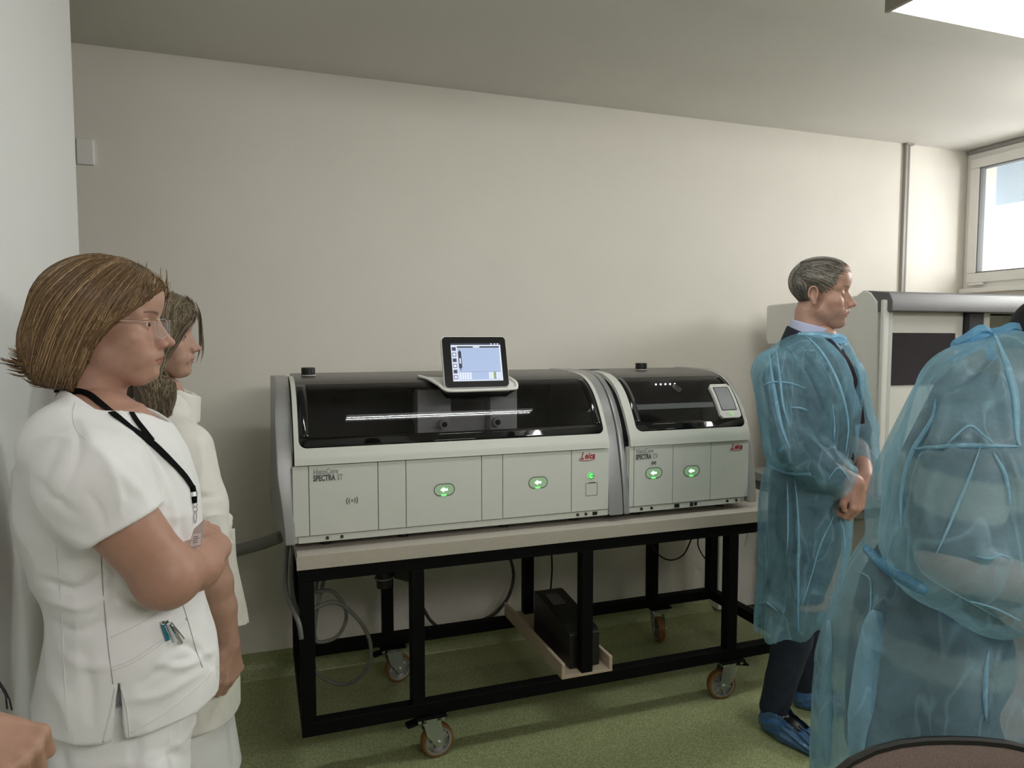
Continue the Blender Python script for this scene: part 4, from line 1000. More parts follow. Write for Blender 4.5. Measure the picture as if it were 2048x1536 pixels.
def gown_mat(name, col, dens=.62, scale=1.0):
    """thin non-woven fabric: lets part of the light straight through, scatters the rest on both sides; fibre mottling"""
    m = bpy.data.materials.new(name); m.use_nodes = True; nt = m.node_tree; N = nt.nodes; L = nt.links; N.remove(N['Principled BSDF']); out = N['Material Output']
    tc = N.new('ShaderNodeTexCoord'); n1 = N.new('ShaderNodeTexNoise'); n1.inputs['Scale'].default_value = 170*scale; n1.inputs['Detail'].default_value = 1
    n2 = N.new('ShaderNodeTexNoise'); n2.inputs['Scale'].default_value = 14*scale; n2.inputs['Detail'].default_value = 2; n2.inputs['Distortion'].default_value = .8
    L.new(tc.outputs['Object'], n1.inputs[0]); L.new(tc.outputs['Object'], n2.inputs[0])
    a = N.new('ShaderNodeMath'); a.operation = 'MULTIPLY_ADD'; a.inputs[1].default_value = .22; L.new(n1.outputs['Fac'], a.inputs[0]); L.new(n2.outputs['Fac'], a.inputs[2])
    mp = N.new('ShaderNodeMapping'); mp.inputs['Scale'].default_value = (1, 1, .30); L.new(tc.outputs['Object'], mp.inputs[0])
    n3 = N.new('ShaderNodeTexNoise'); n3.inputs['Scale'].default_value = 7.5*scale; n3.inputs['Detail'].default_value = 2.5; n3.inputs['Distortion'].default_value = .6; L.new(mp.outputs[0], n3.inputs[0])
    s1 = N.new('ShaderNodeMath'); s1.operation = 'SUBTRACT'; s1.inputs[1].default_value = .5; L.new(n3.outputs['Fac'], s1.inputs[0])
    s2 = N.new('ShaderNodeMath'); s2.operation = 'ABSOLUTE'; L.new(s1.outputs[0], s2.inputs[0])
    s3 = N.new('ShaderNodeMapRange'); s3.inputs['From Min'].default_value = 0; s3.inputs['From Max'].default_value = .022; s3.inputs['To Min'].default_value = .20; s3.inputs['To Max'].default_value = 0; L.new(s2.outputs[0], s3.inputs['Value'])
    mr = N.new('ShaderNodeMapRange'); mr.inputs['From Min'].default_value = .30; mr.inputs['From Max'].default_value = .92
    mr.inputs['To Min'].default_value = dens-.13; mr.inputs['To Max'].default_value = min(dens+.13, 1); L.new(a.outputs[0], mr.inputs['Value'])
    ad = N.new('ShaderNodeMath'); ad.operation = 'ADD'; ad.use_clamp = True; L.new(mr.outputs[0], ad.inputs[0]); L.new(s3.outputs[0], ad.inputs[1])
    t = N.new('ShaderNodeBsdfTransparent'); t.inputs[0].default_value = (.86, .95, 1, 1)
    d = N.new('ShaderNodeBsdfDiffuse'); d.inputs[0].default_value = col
    tl = N.new('ShaderNodeBsdfTranslucent'); tl.inputs[0].default_value = col
    g = N.new('ShaderNodeBsdfGlossy'); g.inputs[0].default_value = (1, 1, 1, 1); g.inputs['Roughness'].default_value = .45
    bp = N.new('ShaderNodeBump'); bp.inputs['Strength'].default_value = .25; bp.inputs['Distance'].default_value = .003; L.new(n2.outputs['Fac'], bp.inputs['Height'])
    m1 = N.new('ShaderNodeMixShader'); m1.inputs[0].default_value = .42; L.new(d.outputs[0], m1.inputs[1]); L.new(tl.outputs[0], m1.inputs[2])
    m2 = N.new('ShaderNodeMixShader'); m2.inputs[0].default_value = .04; L.new(m1.outputs[0], m2.inputs[1]); L.new(g.outputs[0], m2.inputs[2])
    m3 = N.new('ShaderNodeMixShader'); L.new(ad.outputs[0], m3.inputs[0]); L.new(t.outputs[0], m3.inputs[1]); L.new(m2.outputs[0], m3.inputs[2])
    L.new(m3.outputs[0], out.inputs[0]); return m
def open_shell(X, F, tests):
    """drop the cap faces of a closed garment (hem, cuffs, neck): tests = list of (point, normal, reach)"""
    c = X[F].mean(1); n_ = unit(np.cross(X[F[:, 2]]-X[F[:, 0]], X[F[:, 3]]-X[F[:, 1]])); keep = np.ones(len(F), bool)
    for p, nv, rch in tests:
        nv = unit(np.array(nv, float)); p = np.array(p, float); keep &= ~((n_@nv > .75) & (np.abs((c-p)@nv) < .012) & (np.linalg.norm(c-p, axis=1) < rch))
    F = F[keep]; u, inv = np.unique(F, return_inverse=True); return X[u], inv.reshape(F.shape)
def floor_pt(px, py):
    d = CF+CR*(px-1024)/FPX+CU*(768-py)/FPX; return CP+d*(-CAM_H/d[2])

def onsurf(f, pts, off=0.0, t0=.6, t1=4.0, fallback=None):
    """points where lines of sight through the given picture points meet the surface f"""
    pts = np.array(pts, float); d = CF[None]+CR[None]*((pts[:, :1]-1024)/FPX)+CU[None]*((768-pts[:, 1:2])/FPX); d /= np.linalg.norm(d, axis=1)[:, None]
    ts = np.arange(t0, t1, .004); n = len(pts); hit = np.full(n, np.nan); best = np.full(n, 1e9); bt = np.zeros(n)
    prev = np.full(n, 1.0)
    for t in ts:
        v = f(CP+d*t); c = (v < 0) & np.isnan(hit); hit[c] = t; u = v < best; best[u] = v[u]; bt[u] = t
        if not np.isnan(hit).any(): break
    a = np.where(np.isnan(hit), bt, hit-.004); b = np.where(np.isnan(hit), bt, hit)
    for _ in range(10): m = (a+b)/2; v = f(CP+d*m[:, None]) < 0; b = np.where(v, m, b); a = np.where(v, a, m)
    P = CP+d*b[:, None]
    if off: P = P+off*unit(grad(f, P, .003))
    return P
def unit(v): return v/(np.linalg.norm(v, axis=-1, keepdims=True)+1e-9)
from mathutils.bvhtree import BVHTree
class Surf:
    """a finished (folded) cloth surface that seams, bands and straps can be laid on"""
    def __init__(s, *XF):
        V = []; F = []
        for X, Fq in XF: n = len(V); V += X.tolist(); F += (np.asarray(Fq)+n).tolist()
        s.t = BVHTree.FromPolygons(V, F)
    def hit(s, pts, off=0.0):
        P = []; N_ = []; last = None
        for x, y in pts:
            d = CF+CR*((x-1024)/FPX)+CU*((768-y)/FPX); loc, nor, i, q = s.t.ray_cast(Vector(CP), Vector(d/np.linalg.norm(d)))
            if loc is None:
                if last is None: loc, nor, i, q = s.t.find_nearest(Vector(CP+d*1.6)); 
                else: loc, nor, i, q = s.t.find_nearest(Vector(CP+d*(np.linalg.norm(last[0]-CP)/np.linalg.norm(d))))
            n_ = np.array(nor); loc = np.array(loc); n_ = n_ if n_@(CP-loc) > 0 else -n_
            P.append(loc); N_.append(n_); last = (loc, n_)
        P = np.array(P); N_ = np.array(N_)
        if len(P) > 4:
            k = np.array([1, 2, 1])/4.
            for _ in range(2):
                Q = P.copy(); Q[1:-1] = (P[:-2]+2*P[1:-1]+P[2:])/4; P = Q; M_ = N_.copy(); M_[1:-1] = (N_[:-2]+2*N_[1:-1]+N_[2:])/4; N_ = unit(M_)
        return P+N_*off, N_
def seam(name, f, pts, m, parent, r=.0009, off=.0004, n=10):
    p = spline(pts, n) if len(pts) > 2 else np.linspace(pts[0], pts[1], 14)
    P = f.hit(p, off)[0] if isinstance(f, Surf) else onsurf(f, p, off); return MB().tube(P, r, 6).go(name, m, parent, smooth=True)
def ribbon(name, f, pts, width, m, parent=None, off=.002, th=.0012, n=8, taper=False, **k):
    """flat band lying on the surface f"""
    p = spline(pts, n)
    if isinstance(f, Surf): P, N_ = f.hit(p, off)
    else: P = onsurf(f, p, off); N_ = unit(grad(f, P, .004))
    T = unit(np.gradient(P, axis=0)); B = unit(np.cross(T, N_)); V = []; F = []; W_ = np.full(len(P), width/2)
    if taper: W_ = W_*(.06+.94*np.sin(np.linspace(.02, math.pi-.02, len(P)))**(.7 if taper is True else taper))
    for i in range(len(P)): h = W_[i]; V += [P[i]-B[i]*h, P[i]+B[i]*h, P[i]+B[i]*h+N_[i]*th, P[i]-B[i]*h+N_[i]*th]
    for i in range(len(P)-1):
        a = 4*i; F += [(a+j, a+(j+1) % 4, a+4+(j+1) % 4, a+4+j) for j in range(4)]
    F += [(3, 2, 1, 0), (4*len(P)-4, 4*len(P)-3, 4*len(P)-2, 4*len(P)-1)]
    return link(name, V, F, m, parent, **k)
def cloth_mesh(name, f, lo, hi, h, material, parent, strokes=(), noise=(), view=True, colors=None, newton=1, post=None, inflate=0.0):
    X, F = mesh_sdf(f, lo, hi, h, newton); N_ = normals(X, F)
    if strokes: X = crease(X, N_, strokes)
    for amp, seed, fl, fh, st_ in noise:
        sn = sines(X, seed, 10, fl, fh, st_)
        X = X+N_*((amp*sn) if amp > 0 else -amp*(np.clip(1-np.abs(sn)*5, 0, 1)**1.5*1.6-.3))[:, None]
    if post is not None: X = post(X, N_)
    o = link(name, X, F, material, parent, smooth=True, colors=colors(X) if colors else None)
    return o, X, F

M_SKIN = mat('skin', (.5, .3, .2, 1), .45, noise=.05, nscale=60, bump=.10, bscale=900, sss=.12, attr='Col', spec=.35)
M_HAIR = mat('hair_strands', (.2, .1, .05, 1), .42, attr='Col', spec=.35)
M_EYEW = mat('eye_white', (.62, .57, .53, 1), .15); M_IRIS = mat('brown_iris', (.05, .03, .018, 1), .1)
M_SCRUB = mat('white_cotton', (.80, .80, .80, 1), .85, noise=.02, nscale=8, bump=.20, bscale=900, sheen=.15)
M_SCRUBSEAM = mat('white_seam_thread', (.70, .70, .70, 1), .9)
M_SHADOWSEAM = mat('seam_shade_line', (.36, .36, .36, 1), .9)  # shade of the seams put into the colour as a darker grey
def eyes(W, parent, sc=.001, look=0.0, closed=False):
    pass

def head_mesh(hf, W, L, extra, zlo=-200, h=.0025, pad=0, **colk):
    """head and neck as one mesh; extra: function joined at the bottom"""
    cs = np.array([W(q) for q in ((130, 95, 130), (130, -95, 130), (-120, 95, 130), (-120, -95, 130), (130, 95, zlo), (130, -95, zlo), (-130, 95, zlo), (-130, -95, zlo))])
    X, F = mesh_sdf(hf, cs.min(0), cs.max(0), h, 1); c = skin_color(L(X), **colk); return X, F, c
def eyeball(W, side, sc, parent, name='eye'):
    c = W((71.0, side*31.5, -3)); fwd = unit(W((100, side*31.5, -3))-c); V = []
    m = MB().sphere(c, .0133*sc, 20, 14); o = m.go(name, M_EYEW, parent, smooth=True)
    k = MB().sphere(c+fwd*.0092*sc, .0062*sc, 16, 10); k.go('iris', M_IRIS, o, smooth=True); return o

# ================================================================== woman 1: bob hair, white scrub tunic
F1 = Frame(230, 1.62)
w1 = thing('person', 'woman with short light brown bob in white scrub tunic, arm bent, nearest on the left', 'person', (*(F1(230, 900)[:2]), 0), 'people standing by the wall')
hd1 = F1.dirv(16); an = F1(298, 649, -.033); S1 = 1.05
_f, _W, _L = head_sdf((0, 0, 0), hd1, {}, tilt=2, scale=S1); o1 = an-_W((84, -34, -3))
h1f, W1, L1 = head_sdf(o1, hd1, dict(cheek=3, jaw=0, nose=4, neck=(57, 60), neckbase=(-30, 0, -205), chin=5, chinz=5), tilt=2, scale=S1)
BASE1 = (.44, .255, .19)
# torso, arms
elb = F1(332, 1150, -.20); wr = F1(432, 1095, -.03); shn = F1(160, 925, -.13)
body1 = Sdf(); body1.cap(F1(195, 830, 0), F1(215, 870, 0), .062, .07)
body1.loft(F1.rows([(815, 150, 285, 0, .08), (850, 120, 320, 0, .11), (900, 70, 355, 0, .13), (1000, 55, 370, 0, .13), (1150, 95, 370, 0, .12), (1300, 105, 385, 0, .12), (1450, 110, 375, 0, .12)]), F1.E, F1.S, e=2.2, k=.04)
body1.chain([shn, F1(250, 1050, -.205)], [.060, .052], k=.02)
fore1 = Sdf(); fore1.cap(F1(250, 1050, -.213), elb, .059, .051); fore1.ell(F1(336, 1160, -.20), (.050, .050, .048), k=.02)
fore1.chain([elb, F1(392, 1130, -.12), wr], [.051, .044, .030], k=.03)
hnd1 = hand_sdf(wr, F1(404, 1048, .045)-wr, F1(470, 1040, 0)-F1(432, 1095, 0), 1, [(35, 45, 25), (38, 48, 25), (42, 50, 25), (45, 50, 30)], .93,
                thumb=((.012, .024, -.008), (.040, .044, -.012), (.066, .046, -.008), (.086, .040, .004)))
arm1 = lambda P: smin(fore1(P), hnd1(P), .016)
parts = [head_mesh(h1f, W1, L1, None, -215, .0026, base=BASE1, brow=(.06, .03, .018), lips=(.40, .14, .12))]
parts[0] = (*parts[0][:2], parts[0][2])
Xb, Fb = mesh_sdf(body1, F1(195, 840)-.45+np.array([0, 0, -.75]), F1(195, 790)+.40, .009); parts.append((Xb, Fb, BASE1))
XA = np.array([shn, elb, wr, F1(404, 1030, .05), F1(200, 1000, -.2)]); Xa, Fa = mesh_sdf(arm1, XA.min(0)-.09, XA.max(0)+.09, .003)
ca = np.repeat(np.array(BASE1)[None], len(Xa), 0)*np.array([1.0, .97, .95]); parts.append((Xa, Fa, ca))
# far arm hanging at her side, legs
leg = Sdf(); 
for sgn in (-1, 1):
    leg.chain([F1(240, 1500, sgn*.085), F1(235, 1500, sgn*.09)-np.array([0, 0, .30]), np.array([*F1(225, 1500, sgn*.095)[:2], .10])], [.085, .06, .04], k=.02)
    fp = np.array([*F1(215, 1500, sgn*.10)[:2], .0]); leg.cap(fp+np.array([0, 0, .055]), fp+F1.dirv(0)*.17+np.array([0, 0, .04]), .040, .032, k=.02, flat=((0, 0, 1), .8))
Xl, Fl = mesh_sdf(leg, np.append(F1(225, 1500)[:2]-.33, -.01), np.append(F1(225, 1500)[:2]+.33, .85), .012); parts.append((Xl, Fl, BASE1))
farm = Sdf(); farm.chain([F1(190, 900, .15), F1(205, 1060, .20), F1(245, 1230, .17)], [.055, .045, .03]); Xf, Ff = mesh_sdf(farm, F1(215, 1080, .17)-.3, F1(215, 1080, .17)+.3, .008); parts.append((Xf, Ff, BASE1))
V_, F_, C_ = join(parts); link('body', V_, F_, M_SKIN, w1, smooth=True, colors=C_)
for s_ in (-1, 1): eyeball(W1, s_, S1, w1)
for sgn in (-1, 1):
    fp = np.array([*F1(215, 1500, sgn*.10)[:2], .0]); sh = Sdf().cap(fp+np.array([0, 0, .052]), fp+F1.dirv(0)*.18+np.array([0, 0, .038]), .050, .040, flat=((0, 0, 1), .8)); sh.plane((0, 0, .0), (0, 0, -1))
    X, Fq = mesh_sdf(sh, fp-.12-np.array([0, 0, 0]), fp+.30, .009); link('shoe', X, Fq, M_SCRUB, w1, smooth=True)

# tunic
tun = Sdf()
tun.loft(F1.rows([(768, 128, 268, 0, .066), (795, 108, 285, 0, .088), (825, 80, 318, 0, .135), (865, 55, 352, 0, .165), (915, 33, 378, 0, .178), (965, 22, 394, 0, .18), (1020, 21, 402, 0, .178), (1080, 38, 400, 0, .172), (1130, 60, 394, 0, .168), (1175, 80, 398, 0, .170),
                  (1230, 86, 414, 0, .178), (1280, 78, 428, 0, .185), (1330, 68, 436, 0, .19), (1400, 60, 436, 0, .195), (1500, 54, 430, 0, .20)], 3), F1.E, F1.S, e=2.25, k=.03)
cu = F1(247, 1048, -.215); cd = unit(F1(318, 1150, -.21)-F1(190, 955, -.19))
slv0 = lambda P: smax(Sdf().chain([F1(138, 890, -.10), F1(190, 960, -.19), F1(262, 1072, -.216)], [.080, .084, .0755], k=.03)(P), (P-cu)@cd, .004)
slin = Sdf().cap(F1(225, 1015, -.21), F1(290, 1110, -.218), .0655, .062)
slv = lambda P: smax(slv0(P), -slin(P), .002)
tun.fn(slv, k=.03)
# second sleeve on the far side
tun.fn(lambda P: smax(Sdf().cap(F1(190, 890, .13), F1(210, 1030, .20), .085, .075)(P), -(P[:, 2]-F1(200, 1010, .18)[2]), .004), k=.04)
# neck opening with a shallow V at the front
tun.fn(lambda P: Sdf().chain([F1(205, 700, 0), F1(212, 800, 0), F1(245, 838, 0)], [.066, .064, .050], k=.02)(P), k=.006, op='s')
tun.fn(lambda P: Sdf().cap(F1(262, 800, 0), F1(318, 868, 0), .050, .014)(P), k=.006, op='s')
nkc = F1(205, 800, 0); na, nb_ = F1(108, 764, 0), F1(300, 874, 0); nn_ = np.cross(nb_-na, F1.S); nn_ = unit(nn_ if nn_[2] > 0 else -nn_)
tun.fn(lambda P: np.maximum(np.maximum(np.linalg.norm((P-nkc)[:, :2], axis=1)-.115, -((P-na)@nn_)), -.5), k=.012, op='s')
# hem: plane through front, near side and back
A_, B_, C3 = F1(439, 1342, 0), F1(240, 1482, -.195), F1(58, 1418, 0); nrm = np.cross(B_-A_, C3-A_); nrm = nrm if nrm[2] < 0 else -nrm
tun.plane(A_, nrm, .003)
# side slit on the near side
sl0 = F1(238, 1368, -.19); sl1 = F1(238, 1495, -.195)
def slit(P):
    u = (P-sl0)@F1.E; z = sl0[2]-P[:, 2]; wd = .0015+.125*np.clip(z, 0, 1)*.9; return np.maximum(np.maximum(np.abs(u+.04*z)-wd*.9, -z), ((P-sl0)@F1.S)-.05)
tun.fn(slit, k=.003, op='s')
strk = [  # folds of the cloth
    ([(60, 1000), (100, 1050), (180, 1090)], 12, .006), ([(30, 930), (90, 985), (150, 1030)], 12, -.005), ([(85, 1160), (150, 1180), (200, 1150)], 9, -.008), ([(82, 1195), (160, 1215), (215, 1190)], 10, .006),
    ([(100, 1240), (150, 1262), (215, 1240)], 10, -.005), ([(120, 1300), (170, 1330), (218, 1330)], 12, .005), ([(262, 850), (300, 890), (330, 950), (345, 1020)], 11, -.008), ([(280, 880), (330, 960), (350, 1040)], 9, .008),
    ([(160, 860), (200, 900), (250, 960), (300, 1000)], 14, .006), ([(148, 840), (160, 880), (150, 930), (120, 1000)], 9, -.005), ([(120, 880), (90, 950), (70, 1010)], 12, -.004), ([(200, 870), (260, 900), (300, 950)], 10, -.004),
    ([(225, 1170), (260, 1200), (320, 1215)], 10, -.008), ([(230, 1215), (290, 1190), (350, 1195)], 9, .005), ([(340, 1300), (380, 1290), (420, 1330)], 8, -.008), ([(320, 1330), (370, 1330), (425, 1300)], 9, .008), ([(260, 1400), (320, 1390), (400, 1345)], 10, .005),
    ([(280, 1370), (340, 1330), (400, 1315)], 8, -.005), ([(355, 1030), (368, 1070), (372, 1110)], 9, -.004), ([(100, 1360), (130, 1400), (140, 1460)], 16, .006), ([(170, 1300), (180, 1380), (185, 1470)], 14, -.005), ([(230, 1130), (225, 1180), (232, 1250)], 9, -.004),
    ([(215, 930), (235, 980), (240, 1030)], 9, .005), ([(175, 985), (200, 1020), (210, 1060)], 8, -.004), ([(270, 935), (290, 975), (300, 1005)], 7, -.004)]
lo, hi = np.minimum(F1(20, 1500), F1(440, 1500))-.26, np.maximum(F1(20, 780), F1(440, 780))+.26; lo[2] = F1(240, 1500, -.2)[2]-.03; hi[2] = F1(200, 760)[2]+.03
tn, TX, TFc = cloth_mesh('tunic', tun, lo, hi, .0048, M_SCRUB, w1, strk, [(.0022, 5, 3, 14, (1, 1, .6)), (.0005, 6, 14, 60, (1, 1, .8)), (-.0024, 12, 2.2, 6, (1, 1, 1.5)), (-.0016, 13, 3, 9, (1, 1, .5))])
TS = Surf((TX, TFc)); LS = Surf((TX, TFc), parts[0][:2], parts[1][:2])
for pts in ([(202, 1108), (206, 1180), (216, 1290), (226, 1368)], [(221, 1275), (262, 1256), (305, 1232), (333, 1206)], [(221, 1335), (262, 1320), (315, 1285), (371, 1238)], [(222, 1341), (264, 1326), (318, 1291), (371, 1246)],
            [(364, 1204), (378, 1250), (392, 1300), (405, 1335)], [(371, 1236), (375, 1242)], [(150, 806), (146, 830), (152, 858), (172, 880)], [(112, 1095), (122, 1200), (128, 1330), (134, 1460)]):
    seam('seam', TS, pts, M_SHADOWSEAM if pts[0] in ((202, 1108), (364, 1204), (371, 1236)) else M_SCRUBSEAM, tn, .0009, .0002)
seam('seam', TS, [(230, 1375), (222, 1420), (206, 1484)], M_SCRUBSEAM, tn, .0018, .000); seam('seam', TS, [(243, 1375), (254, 1420), (260, 1476)], M_SCRUBSEAM, tn, .0018, .000)
seam('seam', TS, [(262, 1466), (330, 1425), (395, 1372), (436, 1332)], M_SCRUBSEAM, tn, .0009)
# trousers
tro = Sdf(); tro.loft(F1.rows([(1340, 75, 410, 0, .165), (1420, 84, 396, 0, .168), (1500, 92, 380, 0, .17), (1580, 100, 366, 0, .17), (1650, 120, 350, 0, .165)], 3), F1.E, F1.S, e=2.3)
for sgn in (-1, 1): tro.chain([F1(240, 1560, sgn*.075), F1(235, 1500, sgn*.09)-np.array([0, 0, .35]), np.array([*F1(228, 1500, sgn*.095)[:2], .07])], [.105, .085, .075], k=.04)
tro.fn(lambda P: Sdf().cap(F1(262, 1500, -.12), F1(300, 1545, -.17), .03, .03)(P), k=.03)
tl = np.append(F1(235, 1500)[:2]-.34, .03); th_ = np.append(F1(235, 1500)[:2]+.34, F1(235, 1340)[2]+.03)
cloth_mesh('trousers', tro, tl, th_, .008, M_SCRUB, w1, [([(270, 1430), (272, 1480), (268, 1540)], 9, -.008), ([(285, 1490), (330, 1480), (370, 1495)], 9, .005), ([(290, 1520), (330, 1505), (372, 1515)], 8, -.005), ([(130, 1480), (120, 1510), (135, 1540)], 10, -.008), ([(355, 1430), (345, 1480), (350, 1530)], 8, -.008)], [(.003, 9, 4, 14, (1, 1, .5)), (-.003, 14, 3, 8, (.6, .6, 1.6))])

# hair: volume and strands
def hair1v(P): return hair1(P, True)
def clamp1(P, u):
    q = L1(P); xb = np.interp(q[:, 2], [-135, -110, -80, -40, -8, 8, 28, 45, 62, 90, 110], [-45, -38, -20, -4, 22, 42, 64, 82, 92, 104, 112])+2+u*7; q[:, 0] = np.where(q[:, 0] > xb, xb, q[:, 0]); return W1(q)
def hair1(P, vol=False):
    s = Sdf(); s.ell(F1(180, 628, 0), (.098, .104, .104), k=.02); s.ell(F1(225, 600, 0), (.088, .088, .080), k=.03); s.ell(F1(262, 605, 0), (.060, .070, .068), k=.03)
    s.ell(F1(124, 688, 0), (.066, .085, .066), k=.03); s.ell(F1(160, 715, 0), (.068, .09, .062), k=.03); s.ell(F1(100, 738, 0), (.035, .07, .030), k=.03)
    d = s(P)
    if vol: return d
    q = L1(P); xb = np.interp(q[:, 2], [-135, -110, -80, -40, -8, 8, 28, 45, 62, 90], [-45, -38, -20, -4, 22, 42, 66, 88, 96, 110]); xb = xb-18*np.clip((35-np.abs(q[:, 1]))/35, 0, 1)*(q[:, 2] < 60)*(q[:, 2] > 20)
    return smax(d, (q[:, 0]-xb)*.001, .006)
XH = np.array([F1(20, 500, -.14), F1(340, 790, .14), F1(20, 790, .14), F1(340, 500, -.14)])
hp, HX, HF = cloth_mesh('hair', hair1, XH.min(0)-.03, XH.max(0)+.03, .004, mat('hair_mass', (.085, .048, .024, 1), .6, noise=.3, nscale=60), w1, (), [(.002, 3, 6, 30, (1, 1, .5))])
gd = [[(314, 562), (310, 590), (286, 622), (255, 645), (228, 682), (212, 722), (200, 748)],
      [(300, 552), (285, 588), (255, 628), (225, 668), (203, 712), (188, 745), (176, 768)],
      [(280, 544), (255, 580), (222, 622), (192, 668), (170, 712), (155, 750), (145, 776)],
      [(258, 532), (225, 562), (190, 606), (160, 655), (138, 705), (122, 745), (112, 772)],
      [(240, 522), (200, 545), (160, 585), (126, 635), (104, 685), (92, 730), (84, 764)],
      [(225, 520), (180, 532), (132, 568), (96, 615), (76, 665), (70, 712), (72, 752)],
      [(205, 522), (160, 530), (110, 565), (74, 612), (58, 655), (56, 690), (62, 722)]]
cols1 = [(.21, .125, .06), (.29, .18, .088), (.12, .068, .034), (.42, .28, .15), (.25, .15, .072), (.52, .37, .21), (.15, .086, .042), (.18, .105, .052)]
gw = [onsurf(hair1, g, .002) for g in gd]
strands('hair_strands', gw, hair1v, 9000, M_HAIR, hp, r=.00055, jit=.005, lift=(.000, .006), seed=4, cols=cols1, segs=14, clamp=clamp1)
fw = [np.array([W1(q*np.array([1, -1, 1])) for q in L1(g)]) for g in gw]
strands('hair_strands', fw, hair1v, 1500, M_HAIR, hp, r=.0009, jit=.006, lift=(.000, .006), seed=5, cols=cols1, segs=16, clamp=clamp1)
# flicked ends at the nape and flyaways
mid1 = W1(L1(gw[-1])*np.array([1, 0, 1])-np.array([30, 0, 0])); mid0 = W1(L1(gw[-2])*np.array([1, 0, 1])+np.array([0, 0, 20]))
strands('hair_strands', [gw[-2], gw[-1], mid1, fw[-1]], hair1v, 2200, M_HAIR, hp, r=.0007, jit=.006, lift=(.000, .006), seed=15, pull=True, cols=cols1, segs=14)
strands('hair_strands', [gw[0], gw[2], mid0, fw[2], fw[0]], hair1v, 900, M_HAIR, hp, r=.0007, jit=.006, lift=(.000, .004), seed=16, pull=True, cols=cols1, segs=14, clamp=clamp1)
fl_ = [[F1(95, 690, -.05), F1(75, 712, -.05), F1(55, 716, -.05), F1(33, 700, -.05)], [F1(105, 700, -.03), F1(80, 728, -.03), F1(58, 732, -.04), F1(30, 722, -.04)], [F1(120, 720, -.05), F1(100, 755, -.05), F1(78, 765, -.05), F1(58, 752, -.05)], [F1(140, 735, -.05), F1(125, 770, -.05), F1(100, 778, -.05), F1(80, 775, -.05)]]
strands('hair_strands', fl_, None, 500, M_HAIR, hp, r=.0008, jit=.008, seed=6, cols=cols1[:3], segs=12)
ft = [[F1(280, 545, -.02), F1(310, 548, -.02), F1(325, 562, -.02), F1(330, 580, -.02)], [F1(200, 522, -.02), F1(235, 512, -.02), F1(262, 528, -.02), F1(290, 552, -.02)]]
strands('hair_strands', ft, None, 40, M_HAIR, hp, r=.0004, jit=.006, seed=7, cols=cols1, segs=12)

# glasses
gl = thing('eyeglasses', 'rimless glasses with thin metal temple worn by the woman in the scrub tunic', 'glasses', W1((95, 0, 0)))
M_LENS = tinted('clear_lens', (.97, .975, .985, 1), 1.5); M_GOLD = mat('pale_gold_wire', (.62, .50, .40, 1), .25, metal=1)
for s_ in (-1, 1):
    P = [(s_*(9+a), b) for a, b in ((2, 10), (20, 12), (40, 9), (42, -4), (36, -20), (20, -25), (6, -20), (1, -6))]; P = spline(P+[P[0]], 4)[:-1]
    n = len(P); V = [W1((112-abs(y)*.16-(abs(y)/50)**2*5, y, z-4)) for y, z in P]+[W1((113.6-abs(y)*.16-(abs(y)/50)**2*5, y, z-4)) for y, z in P]
    ln = link('lens', V, [tuple(range(n))[::-1], tuple(range(n, 2*n))]+[(i, (i+1) % n, n+(i+1) % n, n+i) for i in range(n)], M_LENS, gl)
    MB().tube([V[i] for i in range(n)]+[V[0]], .0005, 6).go('lens_edge', mat('lens_edge', (.55, .55, .58, 1), .2), ln)
    MB().tube([W1(q) for q in ((103, s_*50, 5), (100, s_*57, 6), (80, s_*68, 4), (20, s_*80, 2), (-10, s_*80, -4))], .0009, 6).go('temple', M_GOLD, gl)
MB().tube([W1(q) for q in ((111, -11, 3), (113, -4, 6), (113, 4, 6), (111, 11, 3))], .0009, 6).go('bridge', M_GOLD, gl)
# lanyard and badge
bd1 = lambda P: np.minimum(tun(P), np.minimum(h1f(P), body1(P)))
ly = thing('lanyard', 'black neck lanyard with metal clip hanging over the white scrub tunic', 'lanyard', F1(388, 985, -.08))
M_RIB = mat('black_ribbon', (.004, .004, .0045, 1), .8, bump=.2, bscale=900, spec=.1)
ribbon('strap', LS, [(112, 779), (146, 782), (176, 789), (203, 810), (237, 837), (268, 861), (305, 888), (339, 921), (368, 952), (384, 976)], .0125, M_RIB, ly, off=.002)
ribbon('strap', LS, [(262, 826), (272, 842), (288, 862), (304, 882)], .010, M_RIB, ly, off=.002)
e0 = LS.hit([(384, 976)], .003)[0][0]; dq = e0-F1(384, 976, 0); wq = dq@F1.S
MB().tube([F1(384, 972, wq), F1(388, 990, wq-.002), F1(389, 1006, wq-.004)], [.0062, .006, .005], 8).go('crimp', M_RIB, ly)
MB().tube([F1(387, 984, wq-.001), F1(388, 993, wq-.003)], .0068, 8).go('metal_band', mat('chrome', (.7, .7, .7, 1), .15, metal=1), ly)
M_CHR = bpy.data.materials['chrome']
for (y0, y1) in ((1005, 1014), (1013, 1024), (1022, 1046)):
    c = [(390+4*math.cos(a)*(1 if y1-y0 < 15 else .7), (y0+y1)/2+(y1-y0)/2*math.sin(a)) for a in np.linspace(0, 2*math.pi, 17)]
    MB().tube([F1(x, y, wq-.006) for x, y in c], .0011, 6).go('clip_ring', M_CHR, ly)
bp_ = [F1(410, 1038, wq-.07), F1(403, 1092, wq-.09), F1(376, 1100, wq-.075), F1(388, 1058, wq-.065)]
def card(name, c4, th, m, parent):
    c4 = np.array(c4); n_ = unit(np.cross(c4[1]-c4[0], c4[3]-c4[0])); 
    if n_@F1.S > 0: n_ = -n_
    V = list(c4)+list(c4+n_*th); return link(name, V, [(0, 1, 2, 3), (7, 6, 5, 4), (0, 4, 5, 1), (1, 5, 6, 2), (2, 6, 7, 3), (3, 7, 4, 0)], m, parent), n_
